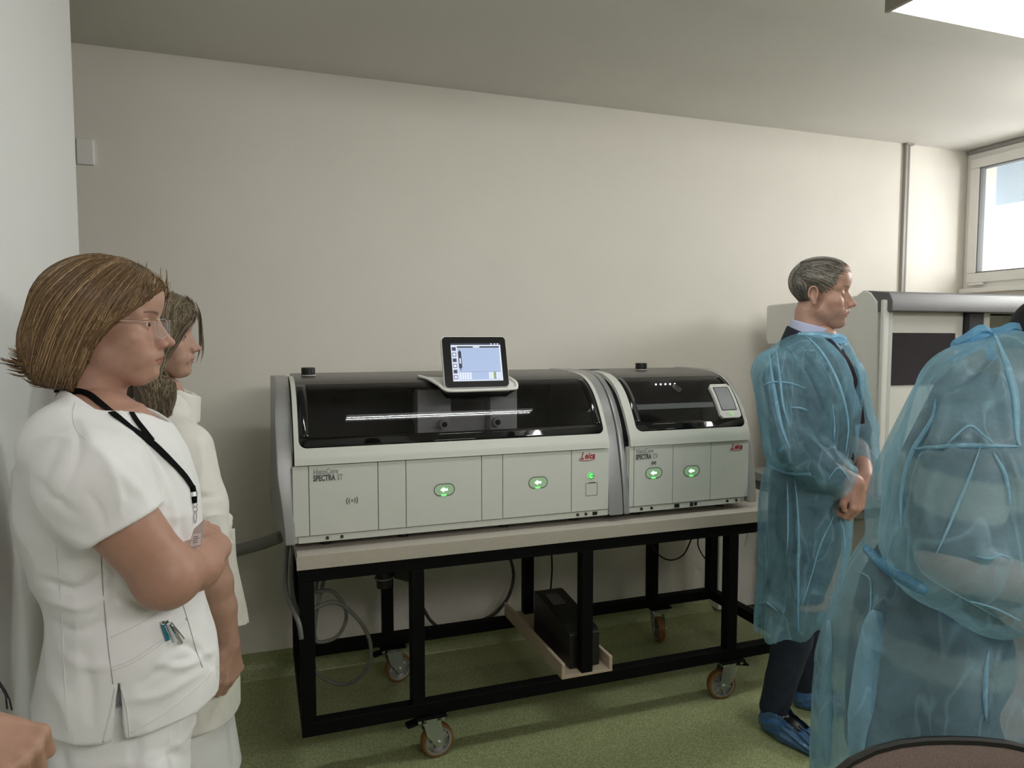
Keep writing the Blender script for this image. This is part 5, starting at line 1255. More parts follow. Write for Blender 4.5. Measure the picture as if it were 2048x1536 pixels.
bh, bn_ = card('badge_holder', bp_, .0008, mat('clear_pvc_sleeve', (.50, .44, .43, 1), .2), ly)
q4 = np.array(bp_)+bn_*.0009; ins = [q4[0]*.35+q4[1]*.45+q4[3]*.2, q4[1]*.92+q4[3]*.08, q4[2]*.92+q4[0]*.08, q4[3]*.6+q4[2]*.3+q4[0]*.1]
card('badge_card', ins, .0005, mat('badge_paper', (.72, .66, .68, 1), .4), bh)
i4 = np.array(ins)+bn_*.0007
for u, v, l_ in ((.25, .2, .5), (.4, .25, .55), (.55, .2, .45), (.72, .3, .4)):
    a = (i4[3]*(1-u)+i4[2]*u)*(1-v)+(i4[0]*(1-u)+i4[1]*u)*v; b = (i4[3]*(1-u)+i4[2]*u)*(1-v-l_)+(i4[0]*(1-u)+i4[1]*u)*(v+l_); MB().tube([a, b], .0007, 5).go('badge_line', M_INKG, bh)
# pens in the pocket
M_CLR = mat('clear_pen_plastic', (.55, .60, .60, 1), .15); M_TEAL = mat('teal_pen', (.02, .17, .22, 1), .25)
def pen(a, b, m, label):
    P = TS.hit([a, b], .004)[0]; t = thing('pen', label, 'pen', P.mean(0)); MB().tube([P[0], P[1]], [.0042, .0040], 10).go('barrel', m, t)
    P2 = TS.hit([(a[0]+2, a[1]+2), (b[0]+2, b[1]-8)], .0095)[0]; MB().tube([P2[0], P2[1]], .0015, 6).go('clip', M_CHR, t)
    MB().tube([P[0], P[0]+unit(P[0]-P[1])*.006], .0032, 8).go('push_button', M_CHR, t)
pen((324, 1248), (334, 1280), M_TEAL, 'teal pen in the tunic pocket, leftmost of the three'); pen((333, 1246), (348, 1282), M_CLR, 'clear plastic pen in the middle of the tunic pocket'); pen((341, 1250), (360, 1284), mat('silver_pen', (.5, .5, .5, 1), .2, metal=.8), 'silver clipped pen in the tunic pocket, rightmost')

def tuck(o, f, m, zmin=-1.0, cap=.05):
    """keep a garment under the one worn over it"""
    me = o.data; n = len(me.vertices); c = np.empty(n*3, np.float32); me.vertices.foreach_get('co', c); X = c.reshape(-1, 3)+ORG[o.name]; X = X.astype(float)
    for _ in range(2):
        d = f(X); g = unit(grad(f, X, .004)); k = (d > -m) & (X[:, 2] > zmin); X = X-g*(np.clip(d+m, 0, cap)*k)[:, None]
    me.vertices.foreach_set('co', (X-ORG[o.name]).astype(np.float32).ravel()); me.update()

# ================================================================== woman 2: long hair, belted cream-white coat, behind woman 1
F2 = Frame(370, 2.15)
w2 = thing('person', 'woman with long greying blond hair in belted off-white coat, standing behind the scrub tunic', 'person', (*(F2(340, 900)[:2]), 0), 'people standing by the wall')
S2 = .96; hd2 = F2.dirv(10); _f, _W, _L = head_sdf((0, 0, 0), hd2, {}, tilt=0, scale=S2); o2 = F2(403, 697, 0)-_W((121, 0, -37))
h2f, W2, L2 = head_sdf(o2, hd2, dict(nose=2, cheek=0, chin=4, folds=1, neck=(50, 52), neckbase=(-30, 0, -190)), tilt=0, scale=S2)
BASE2 = (.44, .27, .205); parts = [head_mesh(h2f, W2, L2, None, -200, .0032, base=BASE2, brow=(.16, .10, .06), lips=(.36, .16, .13))]
b_ = Sdf(); b_.cap(F2(325, 790, 0), F2(330, 830, 0), .055, .07); b_.loft(F2.rows([(810, 270, 380, 0, .10), (870, 245, 395, 0, .13), (1000, 240, 425, 0, .13), (1100, 245, 430, 0, .12), (1250, 240, 450, 0, .14), (1400, 240, 450, 0, .14)]), F2.E, F2.S, k=.04)
X, Fq = mesh_sdf(b_, np.append(F2(335, 1000)[:2]-.28, F2(335, 1410)[2]), np.append(F2(335, 1000)[:2]+.28, F2(335, 770)[2]), .012); parts.append((X, Fq, BASE2))
wr2 = F2(457, 1287, -.205); el2 = F2(418, 1110, -.215); arm2 = Sdf(); arm2.chain([F2(385, 920, -.17), el2, F2(430, 1165, -.215), F2(442, 1215, -.21), wr2], [.05, .041, .042, .037, .0275], k=.015)
hn2 = hand_sdf(wr2-np.array([0, 0, .005]), -np.array([0, 0, 1.0])+F2.E*.10, F2.E*.75-F2.S*.65, 1, [(42, 55, 35), (40, 60, 40), (42, 62, 40), (45, 62, 40)], .98,
               thumb=((.012, .026, -.004), (.046, .042, -.008), (.078, .040, -.014), (.104, .030, -.020)))
af2 = lambda P: smin(arm2(P), hn2(P), .014)
XA = np.array([F2(385, 920, -.17), el2, wr2, wr2-np.array([0, 0, .17])]); X, Fq = mesh_sdf(af2, XA.min(0)-.08, XA.max(0)+.08, .0035); parts.append((X, Fq, np.array(BASE2)*[.96, .93, .9]))
leg = Sdf()
for sgn in (-1, 1):
    leg.chain([F2(345, 1400, sgn*.08), np.array([*F2(345, 1400, sgn*.09)[:2], .10])], [.08, .045], k=.02); fp = np.array([*F2(335, 1400, sgn*.09)[:2], 0.]); leg.cap(fp+np.array([0, 0, .05]), fp+F2.E*.17+np.array([0, 0, .035]), .036, .030, k=.02)
X, Fq = mesh_sdf(leg, np.append(F2(345, 1400)[:2]-.30, -.005), np.append(F2(345, 1400)[:2]+.30, .8), .013); parts.append((X, Fq, BASE2))
V_, F_, C_ = join(parts); link('body', V_, F_, M_SKIN, w2, smooth=True, colors=C_)
for s_ in (-1, 1): eyeball(W2, s_, S2, w2)
for sgn in (-1, 1):
    fp = np.array([*F2(335, 1400, sgn*.09)[:2], 0.]); sh = Sdf().cap(fp+np.array([0, 0, .05]), fp+F2.E*.18+np.array([0, 0, .036]), .048, .038, flat=((0, 0, 1), .8)); sh.plane((0, 0, 0), (0, 0, -1)); X, Fq = mesh_sdf(sh, fp-.1, fp+.28, .010); link('shoe', X, Fq, M_SCRUB, w2, smooth=True)
M_COAT = mat('cream_white_fleece', (.76, .745, .69, 1), .95, noise=.04, nscale=25, bump=.45, bscale=330, sheen=.3)
ct = Sdf(); ct.loft(F2.rows([(778, 282, 372, 0, .075), (800, 268, 382, 0, .10), (830, 245, 390, 0, .14), (870, 230, 402, 0, .165), (910, 222, 426, 0, .175), (954, 220, 441, 0, .178), (1005, 222, 441, 0, .172), (1042, 228, 430, 0, .162), (1075, 226, 446, 0, .168),
     (1121, 222, 456, 0, .175), (1180, 218, 464, 0, .182), (1250, 214, 472, 0, .19), (1340, 212, 479, 0, .195), (1440, 212, 481, 0, .20)], 3), F2.E, F2.S, e=2.3)
ct.fn(lambda P: Sdf().chain([F2(372, 900, -.15), F2(400, 1010, -.195), F2(412, 1070, -.21)], [.068, .062, .056], k=.03)(P), k=.05)
ct.fn(lambda P: Sdf().cap(F2(348, 740, 0), F2(358, 792, 0), .052, .045)(P), k=.006, op='s')
a_, b2_, c_ = F2(482, 1403, 0), F2(386, 1474, -.19), F2(212, 1440, 0); nr = np.cross(b2_-a_, c_-a_); nr = nr if nr[2] < 0 else -nr; ct.plane(a_, nr, .003)
co, CX, CF_ = cloth_mesh('coat', ct, np.append(F2(345, 1000)[:2]-.36, F2(345, 1490, -.2)[2]), np.append(F2(345, 1000)[:2]+.36, F2(345, 760)[2]), .006, M_COAT, w2,
    [([(330, 850), (360, 900), (375, 960)], 8, -.006), ([(395, 880), (405, 920), (400, 980)], 8, .005), ([(385, 985), (410, 995), (440, 990)], 7, -.008), ([(380, 1020), (410, 1030), (435, 1030)], 7, .006), ([(462, 1130), (466, 1200), (470, 1290)], 7, -.007), ([(475, 1260), (470, 1330), (476, 1400)], 7, .006), ([(440, 1400), (430, 1430), (420, 1450)], 9, -.006), ([(395, 1380), (400, 1420), (400, 1460)], 9, .006)],
    [(.003, 15, 3, 14, (1, 1, .6))])
# stand collar, open at the front
def collar(x0, y0, pts_lo, pts_hi, w_lo, th=.004, name='collar'):
    lo = spline([F2(*p) for p in pts_lo], 6); hi = spline([F2(*p) for p in pts_hi], 6); n = len(lo); N_ = -np.tile(F2.S, (n, 1)); V = list(lo)+list(hi)+list(hi-N_*th)+list(lo-N_*th); F = []
    for i in range(n-1):
        for r_ in range(4): a = r_*n+i; b = ((r_+1) % 4)*n+i; F.append((a, a+1, b+1, b))
    F += [(0, n, 2*n, 3*n), (n-1, 4*n-1, 3*n-1, 2*n-1)]
    return link(name, V, F, M_COAT, co, smooth=False, bevel=.0015)
cr = Sdf().cap(F2(340, 842, 0), F2(350, 758, 0), .076, .069)
cr.fn(lambda P: Sdf().cap(F2(340, 842, 0), F2(350, 740, 0), .064, .057)(P), k=.003, op='s')
ca_, cb_ = F2(300, 758, 0), F2(400, 792, 0); cn_ = np.cross(cb_-ca_, F2.S); cn_ = unit(cn_ if cn_[2] > 0 else -cn_); cr.plane(ca_, cn_, .004); cr.plane(F2(346, 846, 0), (0, 0, -1), .004)
ck = F2(350, 800, 0)
cr.fn(lambda P: np.maximum(np.abs((P-ck)@F2.S-.012)-(.016+.12*np.clip(P[:, 2]-F2(400, 835)[2], 0, 1)), -((P-ck)@F2.E)), k=.003, op='s')
X, Fq = mesh_sdf(cr, ck-.13, ck+.13, .004); link('collar', X, Fq, M_COAT, co, smooth=True)
CS2 = Surf((CX, CF_))
if 0: seam('seam', CS2, [(376, 850), (384, 862), (392, 872), (402, 890), (410, 905)], M_SCRUBSEAM, co, .0014, .0)
# belt with a knot and hanging ends
bf = lambda P: np.minimum(ct(P), af2(P)-0.0)
ribbon('belt', CS2, [(400, 1052), (418, 1046), (432, 1044), (446, 1048)], .042, M_COAT, co, off=.004, th=.006)
kn = Sdf(); kc = F2(450, 1048, -.03); kn.ell(kc, (.020, .022, .018), k=.01); kn.chain([kc, F2(443, 1030, -.05), F2(449, 1024, -.03), F2(458, 1036, -.03), kc], [.008, .009, .009, .009, .010], k=.006); kn.chain([kc, F2(452, 1070, -.04), F2(458, 1085, -.045)], [.012, .014, .015], k=.01)
X, Fq = mesh_sdf(kn, kc-.07, kc+.07, .004); link('belt_knot', X, Fq, M_COAT, co, smooth=True)
def strap3(name, pts, width, th, m, parent, face):
    P = spline(pts, 8); T = unit(np.gradient(P, axis=0)); B = unit(np.cross(T, face)); N_ = np.cross(B, T); V = []; F = []; ww = np.broadcast_to(width, (len(P),)) if np.isscalar(width) else np.interp(np.linspace(0, 1, len(P)), np.linspace(0, 1, len(width)), width)
    for i in range(len(P)): h = ww[i]/2; V += [P[i]-B[i]*h, P[i]+B[i]*h, P[i]+B[i]*h+N_[i]*th, P[i]-B[i]*h+N_[i]*th]
    for i in range(len(P)-1): a = 4*i; F += [(a+j, a+(j+1) % 4, a+4+(j+1) % 4, a+4+j) for j in range(4)]
    F += [(3, 2, 1, 0), (4*len(P)-4, 4*len(P)-3, 4*len(P)-2, 4*len(P)-1)]; return link(name, V, F, m, parent)
strap3('belt_end', [F2(452, 1060, -.05), F2(455, 1110, -.05), F2(463, 1160, -.055), F2(474, 1205, -.06), F2(480, 1250, -.06)], .036, .006, M_COAT, co, -F2.S)
strap3('belt_end', [F2(458, 1058, -.03), F2(462, 1120, -.03), F2(472, 1170, -.035), F2(482, 1215, -.035), F2(487, 1246, -.035)], .030, .006, M_COAT, co, -F2.S)
tr2 = Sdf(); tr2.loft(F2.rows([(1330, 225, 462, 0, .16), (1430, 226, 466, 0, .16), (1540, 222, 484, 0, .165)], 3), F2.E, F2.S, e=2.3)
for sgn in (-1, 1): tr2.chain([F2(350, 1500, sgn*.07), np.array([*F2(352, 1500, sgn*.09)[:2], .06])], [.10, .085], k=.04)
cloth_mesh('trousers', tr2, np.append(F2(345, 1400)[:2]-.33, .02), np.append(F2(345, 1400)[:2]+.33, F2(345, 1330)[2]+.02), .010, M_SCRUB, w2, [([(462, 1430), (465, 1480), (470, 1535)], 8, -.006)], [(.004, 19, 4, 12, (1, 1, .4))])
tag(MB().tube([F2(442, 974, -.02), F2(444, 985, -.03), F2(441, 997, -.03)], .0035, 8).tube([F2(443, 990, -.03), F2(450, 1010, -.03), F2(458, 1032, -.02)], .0012, 6).go('badge_reel', mat('clear_reel', (.45, .45, .43, 1), .25)), 'small clear badge reel with a thin cord clipped to the off-white coat', 'badge reel')
# hair
def hair2v(P): return hair2(P, True)
def clamp2(P, u):
    q = L2(P); xb = np.interp(q[:, 2], [-170, -120, -80, -30, 10, 40, 60, 85], [34, 24, 28, 46, 66, 84, 96, 106])+2+u*6; q[:, 0] = np.where((q[:, 0] > xb) & (q[:, 2] > -115), xb, q[:, 0]); return W2(q)
def hair2(P, vol=False):
    s = Sdf(); s.ell(W2((-12, 0, 34)), (.100, .090, .092)); s.ell(W2((38, 0, 55)), (.062, .070, .052), k=.03)
    s.chain([W2((8, -62, 10)), W2((-12, -72, -70)), F2(312, 790, -.105), F2(322, 828, -.12)], [.042, .042, .042, .026], k=.03)
    s.chain([W2((8, 62, 10)), W2((-12, 70, -70)), W2((-20, 70, -140))], [.042, .042, .036], k=.03); s.cap(W2((-55, 0, 0)), W2((-60, 0, -140)), .062, .055, k=.03)
    d = s(P)
    if vol: return d
    q = L2(P); xb = np.interp(q[:, 2], [-170, -120, -80, -30, 10, 40, 60, 85], [14, 18, 26, 46, 66, 84, 96, 106]); m = np.where((q[:, 2] > -118), (q[:, 0]-xb)*.001, -1)
    return smax(d, m, .006)
XH = np.array([F2(250, 570, -.17), F2(420, 570, .14), F2(250, 860, .14), F2(420, 860, -.17)])
hp2, _, _ = cloth_mesh('hair', hair2, XH.min(0)-.02, XH.max(0)+.02, .005, mat('hair_mass_grey', (.075, .052, .032, 1), .6, noise=.3, nscale=60), w2, (), [(.002, 31, 8, 30, (1, 1, .4))])
gd2 = [[(388, 612), (391, 630), (384, 652), (372, 680), (360, 710), (346, 740), (334, 765)], [(378, 602), (376, 630), (366, 665), (354, 700), (342, 735), (330, 770), (338, 830)], [(362, 594), (356, 625), (348, 665), (340, 705), (330, 745), (318, 790), (325, 845)], [(345, 587), (336, 620), (330, 665), (322, 710), (312, 755), (305, 800), (305, 840)], [(328, 584), (316, 620), (310, 665), (305, 710), (298, 755), (290, 800), (288, 830)]]
gw2 = [onsurf(hair2, g, .002) for g in gd2]
cols2 = [(.24, .18, .11), (.36, .28, .18), (.12, .09, .06), (.46, .38, .26), (.20, .15, .09), (.09, .07, .05)]
strands('hair_strands', gw2, hair2v, 4500, M_HAIR, hp2, r=.0007, jit=.005, lift=(.0, .006), seed=41, cols=cols2, segs=14, wav=.0025, clamp=clamp2)
fw2 = [np.array([W2(q*np.array([1, -1, 1])) for q in L2(g[:5])]) for g in gw2]; strands('hair_strands', fw2, None, 900, M_HAIR, hp2, r=.0009, jit=.004, seed=42, cols=cols2, segs=12)
rt = [[F2(388, 612, .02), F2(401, 640, .02), F2(404, 668, .02), F2(406, 700, .02), F2(401, 735, .02)], [F2(384, 606, .03), F2(398, 636, .03), F2(401, 665, .03), F2(402, 700, .03), F2(396, 728, .03)]]
strands('hair_strands', rt, None, 60, M_HAIR, hp2, r=.0004, jit=.003, seed=43, cols=cols2, segs=12)

# ================================================================== hand of a fifth person at the lower left edge
F5_ = Frame(40, 1.12)
def F5(x, y, w=0.0): return F5_(x-60, y-6, w)
F5.E, F5.S = F5_.E, F5_.S
p5 = thing('person', 'fist and dark lace cuff of a person cut off at the bottom left corner', 'person', (-.34, .52, 0))
wr5 = F5(-25, 1468, 0); hn5 = hand_sdf(wr5, F5(40, 1490, -.015)-wr5, np.array([0, 0, .85])-F5.S*.5, -1, [(70, 85, 45), (74, 88, 45), (78, 88, 45), (80, 88, 45)], 1.0, thumb=((.012, .024, -.006), (.040, .034, -.026), (.062, .022, -.042), (.078, .008, -.050)))
el5 = F5(-230, 1420, -.08); a5 = Sdf(); a5.chain([wr5, el5, np.array([-.36, .56, 1.30])], [.029, .042, .048], k=.02); f5 = lambda P: smin(a5(P), hn5(P), .016)
BASE5 = (.42, .245, .175); XA = np.array([wr5, el5, F5(80, 1520), np.array([-.36, .56, 1.3])]); X, Fq = mesh_sdf(f5, XA.min(0)-.09, XA.max(0)+.09, .0045); parts = [(X, Fq, BASE5)]
tb = Sdf(); tc5 = np.array([-.355, .50]); 
tb.ell((*tc5, 1.62), (.085, .075, .115)); tb.cap((*tc5, 1.55), (*tc5, 1.40), .05, .055, k=.02); tb.ell((*tc5, 1.20), (.11, .17, .26), k=.05); tb.ell((*tc5, .92), (.12, .16, .16), k=.05)
for sy in (-1, 1): tb.chain([(tc5[0], tc5[1]+sy*.09, .85), (tc5[0], tc5[1]+sy*.09, .08)], [.08, .045], k=.03); tb.cap((tc5[0], tc5[1]+sy*.09, .045), (tc5[0]+.14, tc5[1]+sy*.09, .035), .035, .03, k=.02)
X, Fq = mesh_sdf(tb, (-.52, .2, -.01), (-.12, .8, 1.78), .014); parts.append((X, Fq, BASE5)); V_, F_, C_ = join(parts); link('body', V_, F_, M_SKIN, p5, smooth=True, colors=C_)
M_BLK = mat('black_knit', (.010, .010, .012, 1), .9, bump=.3, bscale=300)
dr5 = Sdf(); dr5.ell((*tc5, 1.20), (.118, .18, .27), k=.05); dr5.ell((*tc5, .92), (.13, .17, .17), k=.05); dr5.cap((*tc5, .9), (*tc5, .55), .14, .15, k=.05); dr5.fn(lambda P: Sdf().cap((-.36, .56, 1.30), el5+(np.array([-.36, .56, 1.3])-el5)*.1, .056, .050)(P), k=.02)
X, Fq = mesh_sdf(dr5, (-.52, .15, .40), (-.10, .85, 1.48), .012); link('dress', X, Fq, M_BLK, p5, smooth=True)
X, Fq = mesh_sdf(Sdf().ell((tc5[0]-.01, tc5[1], 1.65), (.098, .092, .11)).fn(lambda P: np.maximum(P[:, 0]-(tc5[0]+.045), 1.58-P[:, 2]), .01, 'i'), (-.5, .35, 1.5), (-.2, .65, 1.8), .01); link('hair', X, Fq, mat('dark_hair', (.03, .02, .015, 1), .5, bump=.4, bscale=80), p5, smooth=True)
lc = MB()
for i in range(2): lc.tube([F5_(-12+i*9, 1358+i*3, -.0), F5_(4+i*7, 1376+i*6, -.01), F5_(12+i*7, 1392+i*7, -.02), F5_(14+i*10, 1418+i*2, -.02)], .0012, 6)
lc.go('lace_cuff', M_BLK, p5)

# ================================================================== man in a suit under a thin blue gown
F3 = Frame(1630, 2.82)
mn = thing('person', 'grey-haired man in dark suit under blue disposable gown, eyes closed, hands clasped', 'person', (*(F3(1600, 1400)[:2]), 0), 'visitors in blue disposable gowns')
S3 = 1.06; hd3 = F3.dirv(5); _f, _W, _L = head_sdf((0, 0, 0), hd3, {}, tilt=3, scale=S3); o3 = F3(1712, 609, 0)-_W((120, 0, -37))
h3f, W3, L3 = head_sdf(o3, hd3, dict(nose=3, cheek=-3, jaw=-1, chin=5, ears=1, folds=1, closed=1, neck=(53, 55), neckbase=(-16, 0, -190), skull=9), tilt=3, scale=S3)
BASE3 = (.47, .275, .21); parts = [head_mesh(h3f, W3, L3, None, -205, .0030, base=BASE3, brow=(.13, .09, .07), lips=(.33, .14, .12), stubble=(.22, .17, .15), closed=True)]
b_ = Sdf(); b_.cap(F3(1640, 680, 0), F3(1635, 720, 0), .06, .08); b_.loft(F3.rows([(690, 1590, 1680, 0, .12), (730, 1555, 1695, 0, .16), (850, 1550, 1700, 0, .16), (980, 1550, 1690, 0, .14), (1120, 1545, 1680, 0, .14), (1200, 1550, 1670, 0, .13)]), F3.E, F3.S, k=.04)
X, Fq = mesh_sdf(b_, np.append(F3(1620, 900)[:2]-.30, F3(1620, 1215)[2]), np.append(F3(1620, 900)[:2]+.30, F3(1620, 665)[2]), .013); parts.append((X, Fq, BASE3))
wrn = F3(1711, 966, -.160); wrf = F3(1731, 957, -.050)
hnn = hand_sdf(wrn, F3(1714, 992, -.168)-wrn, F3.E*.75-F3.S*.6+np.array([0, 0, .1]), 1, [(50, 60, 35), (52, 62, 35), (54, 64, 38), (56, 64, 40)], .98)
hnf = hand_sdf(wrf, F3(1684, 992, -.150)-wrf, np.array([0, 0, .55])-F3.S*.8, -1, [(18, 22, 15), (15, 20, 14), (16, 22, 16), (20, 26, 18)], .98)
armn = Sdf(); armn.chain([F3(1570, 775, -.165), F3(1582, 900, -.22), wrn], [.042, .040, .028], k=.02); armf = Sdf(); armf.chain([F3(1680, 775, .16), F3(1714, 870, .19), wrf], [.042, .038, .028], k=.02)
for A_f, H_f, P_ in ((armn, hnn, [F3(1562, 760, -.19), F3(1582, 900, -.22), wrn, F3(1680, 1030, -.17)]), (armf, hnf, [F3(1690, 760, .19), wrf, F3(1645, 1025, -.19)])):
    P_ = np.array(P_); f_ = (lambda A_f, H_f: (lambda P: smin(A_f(P), H_f(P), .012)))(A_f, H_f); X, Fq = mesh_sdf(f_, P_.min(0)-.075, P_.max(0)+.075, .0038); parts.append((X, Fq, np.array(BASE3)*[1, .95, .95]))
# feet and legs from the floor up
heel_n, toe_n = floor_pt(1528, 1452), floor_pt(1618, 1502); heel_f, toe_f = floor_pt(1585, 1408), floor_pt(1650, 1420)
leg = Sdf(); hips = [F3(1600, 1120, -.08), F3(1600, 1120, .09)]
def foot(hl, to): d = unit(to-hl); d[2] = 0; return hl, hl+unit(d)*.27
legpts = []
for hp_, (hl, to) in zip(hips, (foot(heel_n, toe_n), foot(heel_f, toe_f))):
    d = unit(to-hl); ank = hl+d*.050+np.array([0, 0, .09]); knee = (hp_+ank)/2+F3.E*.02; legpts.append((hp_, knee, ank, hl, d)); leg.chain([hp_, knee, ank], [.075, .05, .035], k=.02); leg.cap(ank-np.array([0, 0, .02]), hl+d*.19+np.array([0, 0, .032]), .028, .022, k=.02)
X, Fq = mesh_sdf(leg, np.append(F3(1600, 1200)[:2]-.45, -.01), np.append(F3(1600, 1200)[:2]+.45, 1.15), .014); parts.append((X, Fq, BASE3))
V_, F_, C_ = join(parts); link('body', V_, F_, M_SKIN, mn, smooth=True, colors=C_)
M_SUIT = mat('dark_navy_suit', (.010, .013, .024, 1), .85, bump=.2, bscale=500); M_JEAN = mat('dark_blue_denim', (.012, .020, .042, 1), .85, noise=.35, nscale=26, bump=.3, bscale=500)
M_SHIRT = mat('pale_lilac_shirt', (.46, .48, .66, 1), .7, bump=.1, bscale=500)
# suit jacket, shirt, tie
jk = Sdf(); jk.loft(F3.rows([(655, 1596, 1650, 0, .075), (675, 1575, 1672, 0, .12), (700, 1548, 1690, 0, .165), (740, 1535, 1704, 0, .18), (800, 1533, 1712, 0, .18), (900, 1540, 1706, 0, .165), (980, 1538, 1694, 0, .16), (1100, 1532, 1690, 0, .17)], 3), F3.E, F3.S, e=2.3)
jk.chain([F3(1565, 755, -.175), F3(1580, 895, -.225), F3(1690, 955, -.165)], [.066, .056, .042], k=.03); jk.chain([F3(1685, 755, .17), F3(1714, 862, .19), F3(1732, 925, .06)], [.062, .052, .040], k=.03)
jk.fn(lambda P: Sdf().cap(F3(1658, 600, 0), F3(1660, 668, 0), .066, .054)(P), k=.006, op='s')
vL = [F3(1668, 668, 0), F3(1712, 800, 0)]
jk.fn(lambda P: Sdf().cap(F3(1672, 668, .0), F3(1706, 770, .02), .045, .008, flat=None)(P), k=.006, op='s')
X, Fq = mesh_sdf(jk, np.append(F3(1620, 900)[:2]-.42, F3(1620, 1110)[2]), np.append(F3(1620, 900)[:2]+.42, F3(1620, 645)[2]), .0075); N_ = normals(X, Fq); X = X+N_*(.004*sines(X, 51, 10, 3, 14, (1, 1, .7)))[:, None]
jko = link('suit_jacket', X, Fq, M_SUIT, mn, smooth=True)
shf = Sdf(); shf.cap(W3((-12, 0, -85)), W3((-16, 0, -150)), .067, .072); shf.cap(W3((-16, 0, -150)), F3(1672, 780, 0), .072, .070, k=.03); shf.fn(lambda P: Sdf().cap(W3((-12, 0, -60)), W3((-16, 0, -122)), .0605, .0605)(P), k=.003, op='s')
shf.plane(W3((0, 0, -112)), W3((14, 0, 60))-W3((0, 0, 0)), .003); XS = np.array([W3((80, 90, -60)), W3((-150, -90, -60)), F3(1600, 790, .1), F3(1720, 790, -.1)])
X, Fq = mesh_sdf(shf, XS.min(0)-.04, XS.max(0)+.04, .0045); link('shirt_collar', X, Fq, M_SHIRT, mn, smooth=True)
jc = Sdf().cap(W3((-14, 0, -112)), W3((-20, 0, -185)), .079, .098); jc.fn(lambda P: Sdf().cap(W3((-12, 0, -60)), W3((-16, 0, -200)), .0735, .0735)(P), k=.003, op='s'); jc.plane(W3((-60, 0, -128)), W3((22, 0, 60))-W3((0, 0, 0)), .004)
jc.fn(lambda P: (L3(P)[:, 0]-38)*.001, .004, 'i'); X, Fq = mesh_sdf(jc, W3((0, 0, -150))-.14, W3((0, 0, -150))+.14, .005); link('jacket_collar', X, Fq, M_SUIT, mn, smooth=True)
strap3('tie', [F3(1664, 680, -.050), F3(1670, 700, -.078), F3(1686, 735, -.075), F3(1700, 790, -.05), F3(1706, 850, -.03)], (.026, .040, .062, .075, .08), .006, mat('dark_tie', (.018, .008, .016, 1), .5), mn, -F3.S*.9+F3.E*.4)
# jeans
jn = Sdf(); jn.loft(F3.rows([(1080, 1535, 1680, 0, .155), (1150, 1530, 1672, 0, .16), (1180, 1532, 1668, 0, .155)], 2), F3.E, F3.S, e=2.3)
for i, (hp_, knee, ank, hl, d) in enumerate(legpts): jn.chain([hp_, knee, hl+d*.045+np.array([0, 0, .10])], [.098, .068, .056], k=.02)
jn.plane((0, 0, .078), (0, 0, -1), .002)
Xj, Fj = mesh_sdf(jn, np.append(F3(1600, 1200)[:2]-.40, .07), np.append(F3(1600, 1200)[:2]+.40, 1.2), .009); N_ = normals(Xj, Fj)
zz = Xj[:, 2]; Xj = Xj+N_*(.006*sines(Xj, 61, 10, 5, 16, (.6, .6, 1.3))*np.clip(1.5-zz, .3, 1))[:, None]
jno = link('jeans', Xj, Fj, M_JEAN, mn, smooth=True)
# black shoes and blue plastic overshoes
M_OVER = bpy.data.materials.new('blue_plastic_film'); M_OVER = mat('blue_plastic_film', (.035, .11, .24, 1), .22, noise=.3, nscale=30, bump=.35, bscale=90, spec=.8)
for i, (hp_, knee, ank, hl, d) in enumerate(legpts):
    lat = np.array([d[1], -d[0], 0]); up = np.array([0, 0, 1.0])
    sf = Sdf(); sf.cap(hl+d*.035+up*.045, hl+d*.12+up*.045, .043, .046, flat=(up, .9)); sf.cap(hl+d*.12+up*.04, hl+d*.245+up*.032, .048, .034, k=.02, flat=(up, .8)); sf.cap(hl+d*.05+up*.06, hl+d*.06+up*.100, .045, .042, k=.02)
    sf.plane((0, 0, .004), (0, 0, -1)); a_, b_2 = hl-.08, hl+d*.3+.08; lo = np.minimum(a_, b_2); hi = np.maximum(a_, b_2); lo[2] = -.004; hi[2] = .16
    X, Fq = mesh_sdf(sf, lo-np.array([.03, .03, 0]), hi+np.array([.03, .03, 0]), .006); link('shoe', X, Fq, mat('black_shoe', (.006, .006, .007, 1), .35), mn, smooth=True)
    of = Sdf(); of.fn(lambda P, sf=sf: sf(P)-.009); of.plane((0, 0, .001), (0, 0, -1), .002)
    pt = hl+d*.10+up*.098; of.plane(pt, up*.95+d*.30, .004)
    X, Fq = mesh_sdf(of, lo-np.array([.04, .04, 0]), hi+np.array([.04, .04, 0]), .004); N_ = normals(X, Fq)
    al = (X-hl)@d; th = np.arctan2((X-hl)@lat, X[:, 2]-.03); X = X+N_*(.0035*np.sin(th*13+6*np.sin(al*16)+al*20)*np.clip((al+.02)/.08, 0, 1)*np.clip(X[:, 2]/.02, 0, 1))[:, None]; X[:, 2] = np.maximum(X[:, 2], .0015)
    X, Fq = open_shell(X, Fq, [(pt, up*.95+d*.30, .09)])
    link('shoe_cover', X, Fq, M_OVER, mn, smooth=True)
# gown: one thin open shell (body and near sleeve), tied at the neck, belted
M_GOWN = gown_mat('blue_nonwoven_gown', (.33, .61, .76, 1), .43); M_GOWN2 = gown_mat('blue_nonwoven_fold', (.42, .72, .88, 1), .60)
gn = Sdf(); gn.loft(F3.rows([(664, 1594, 1666, -.0, .085), (676, 1570, 1690, 0, .14), (698, 1538, 1706, 0, .185), (725, 1520, 1718, 0, .205), (770, 1512, 1728, 0, .215), (830, 1515, 1722, 0, .21), (900, 1527, 1712, 0, .20), (925, 1533, 1706, 0, .19), (960, 1524, 1704, 0, .195),
     (1010, 1519, 1706, 0, .20), (1090, 1520, 1698, 0, .20), (1140, 1521, 1685, 0, .20), (1200, 1515, 1668, 0, .205), (1300, 1508, 1655, 0, .205)], 3), F3.E, F3.S, e=2.3)
sc_c = F3(1696, 966, -.168); sdir = unit(F3(1712, 974, -.160)-F3(1640, 938, -.19))
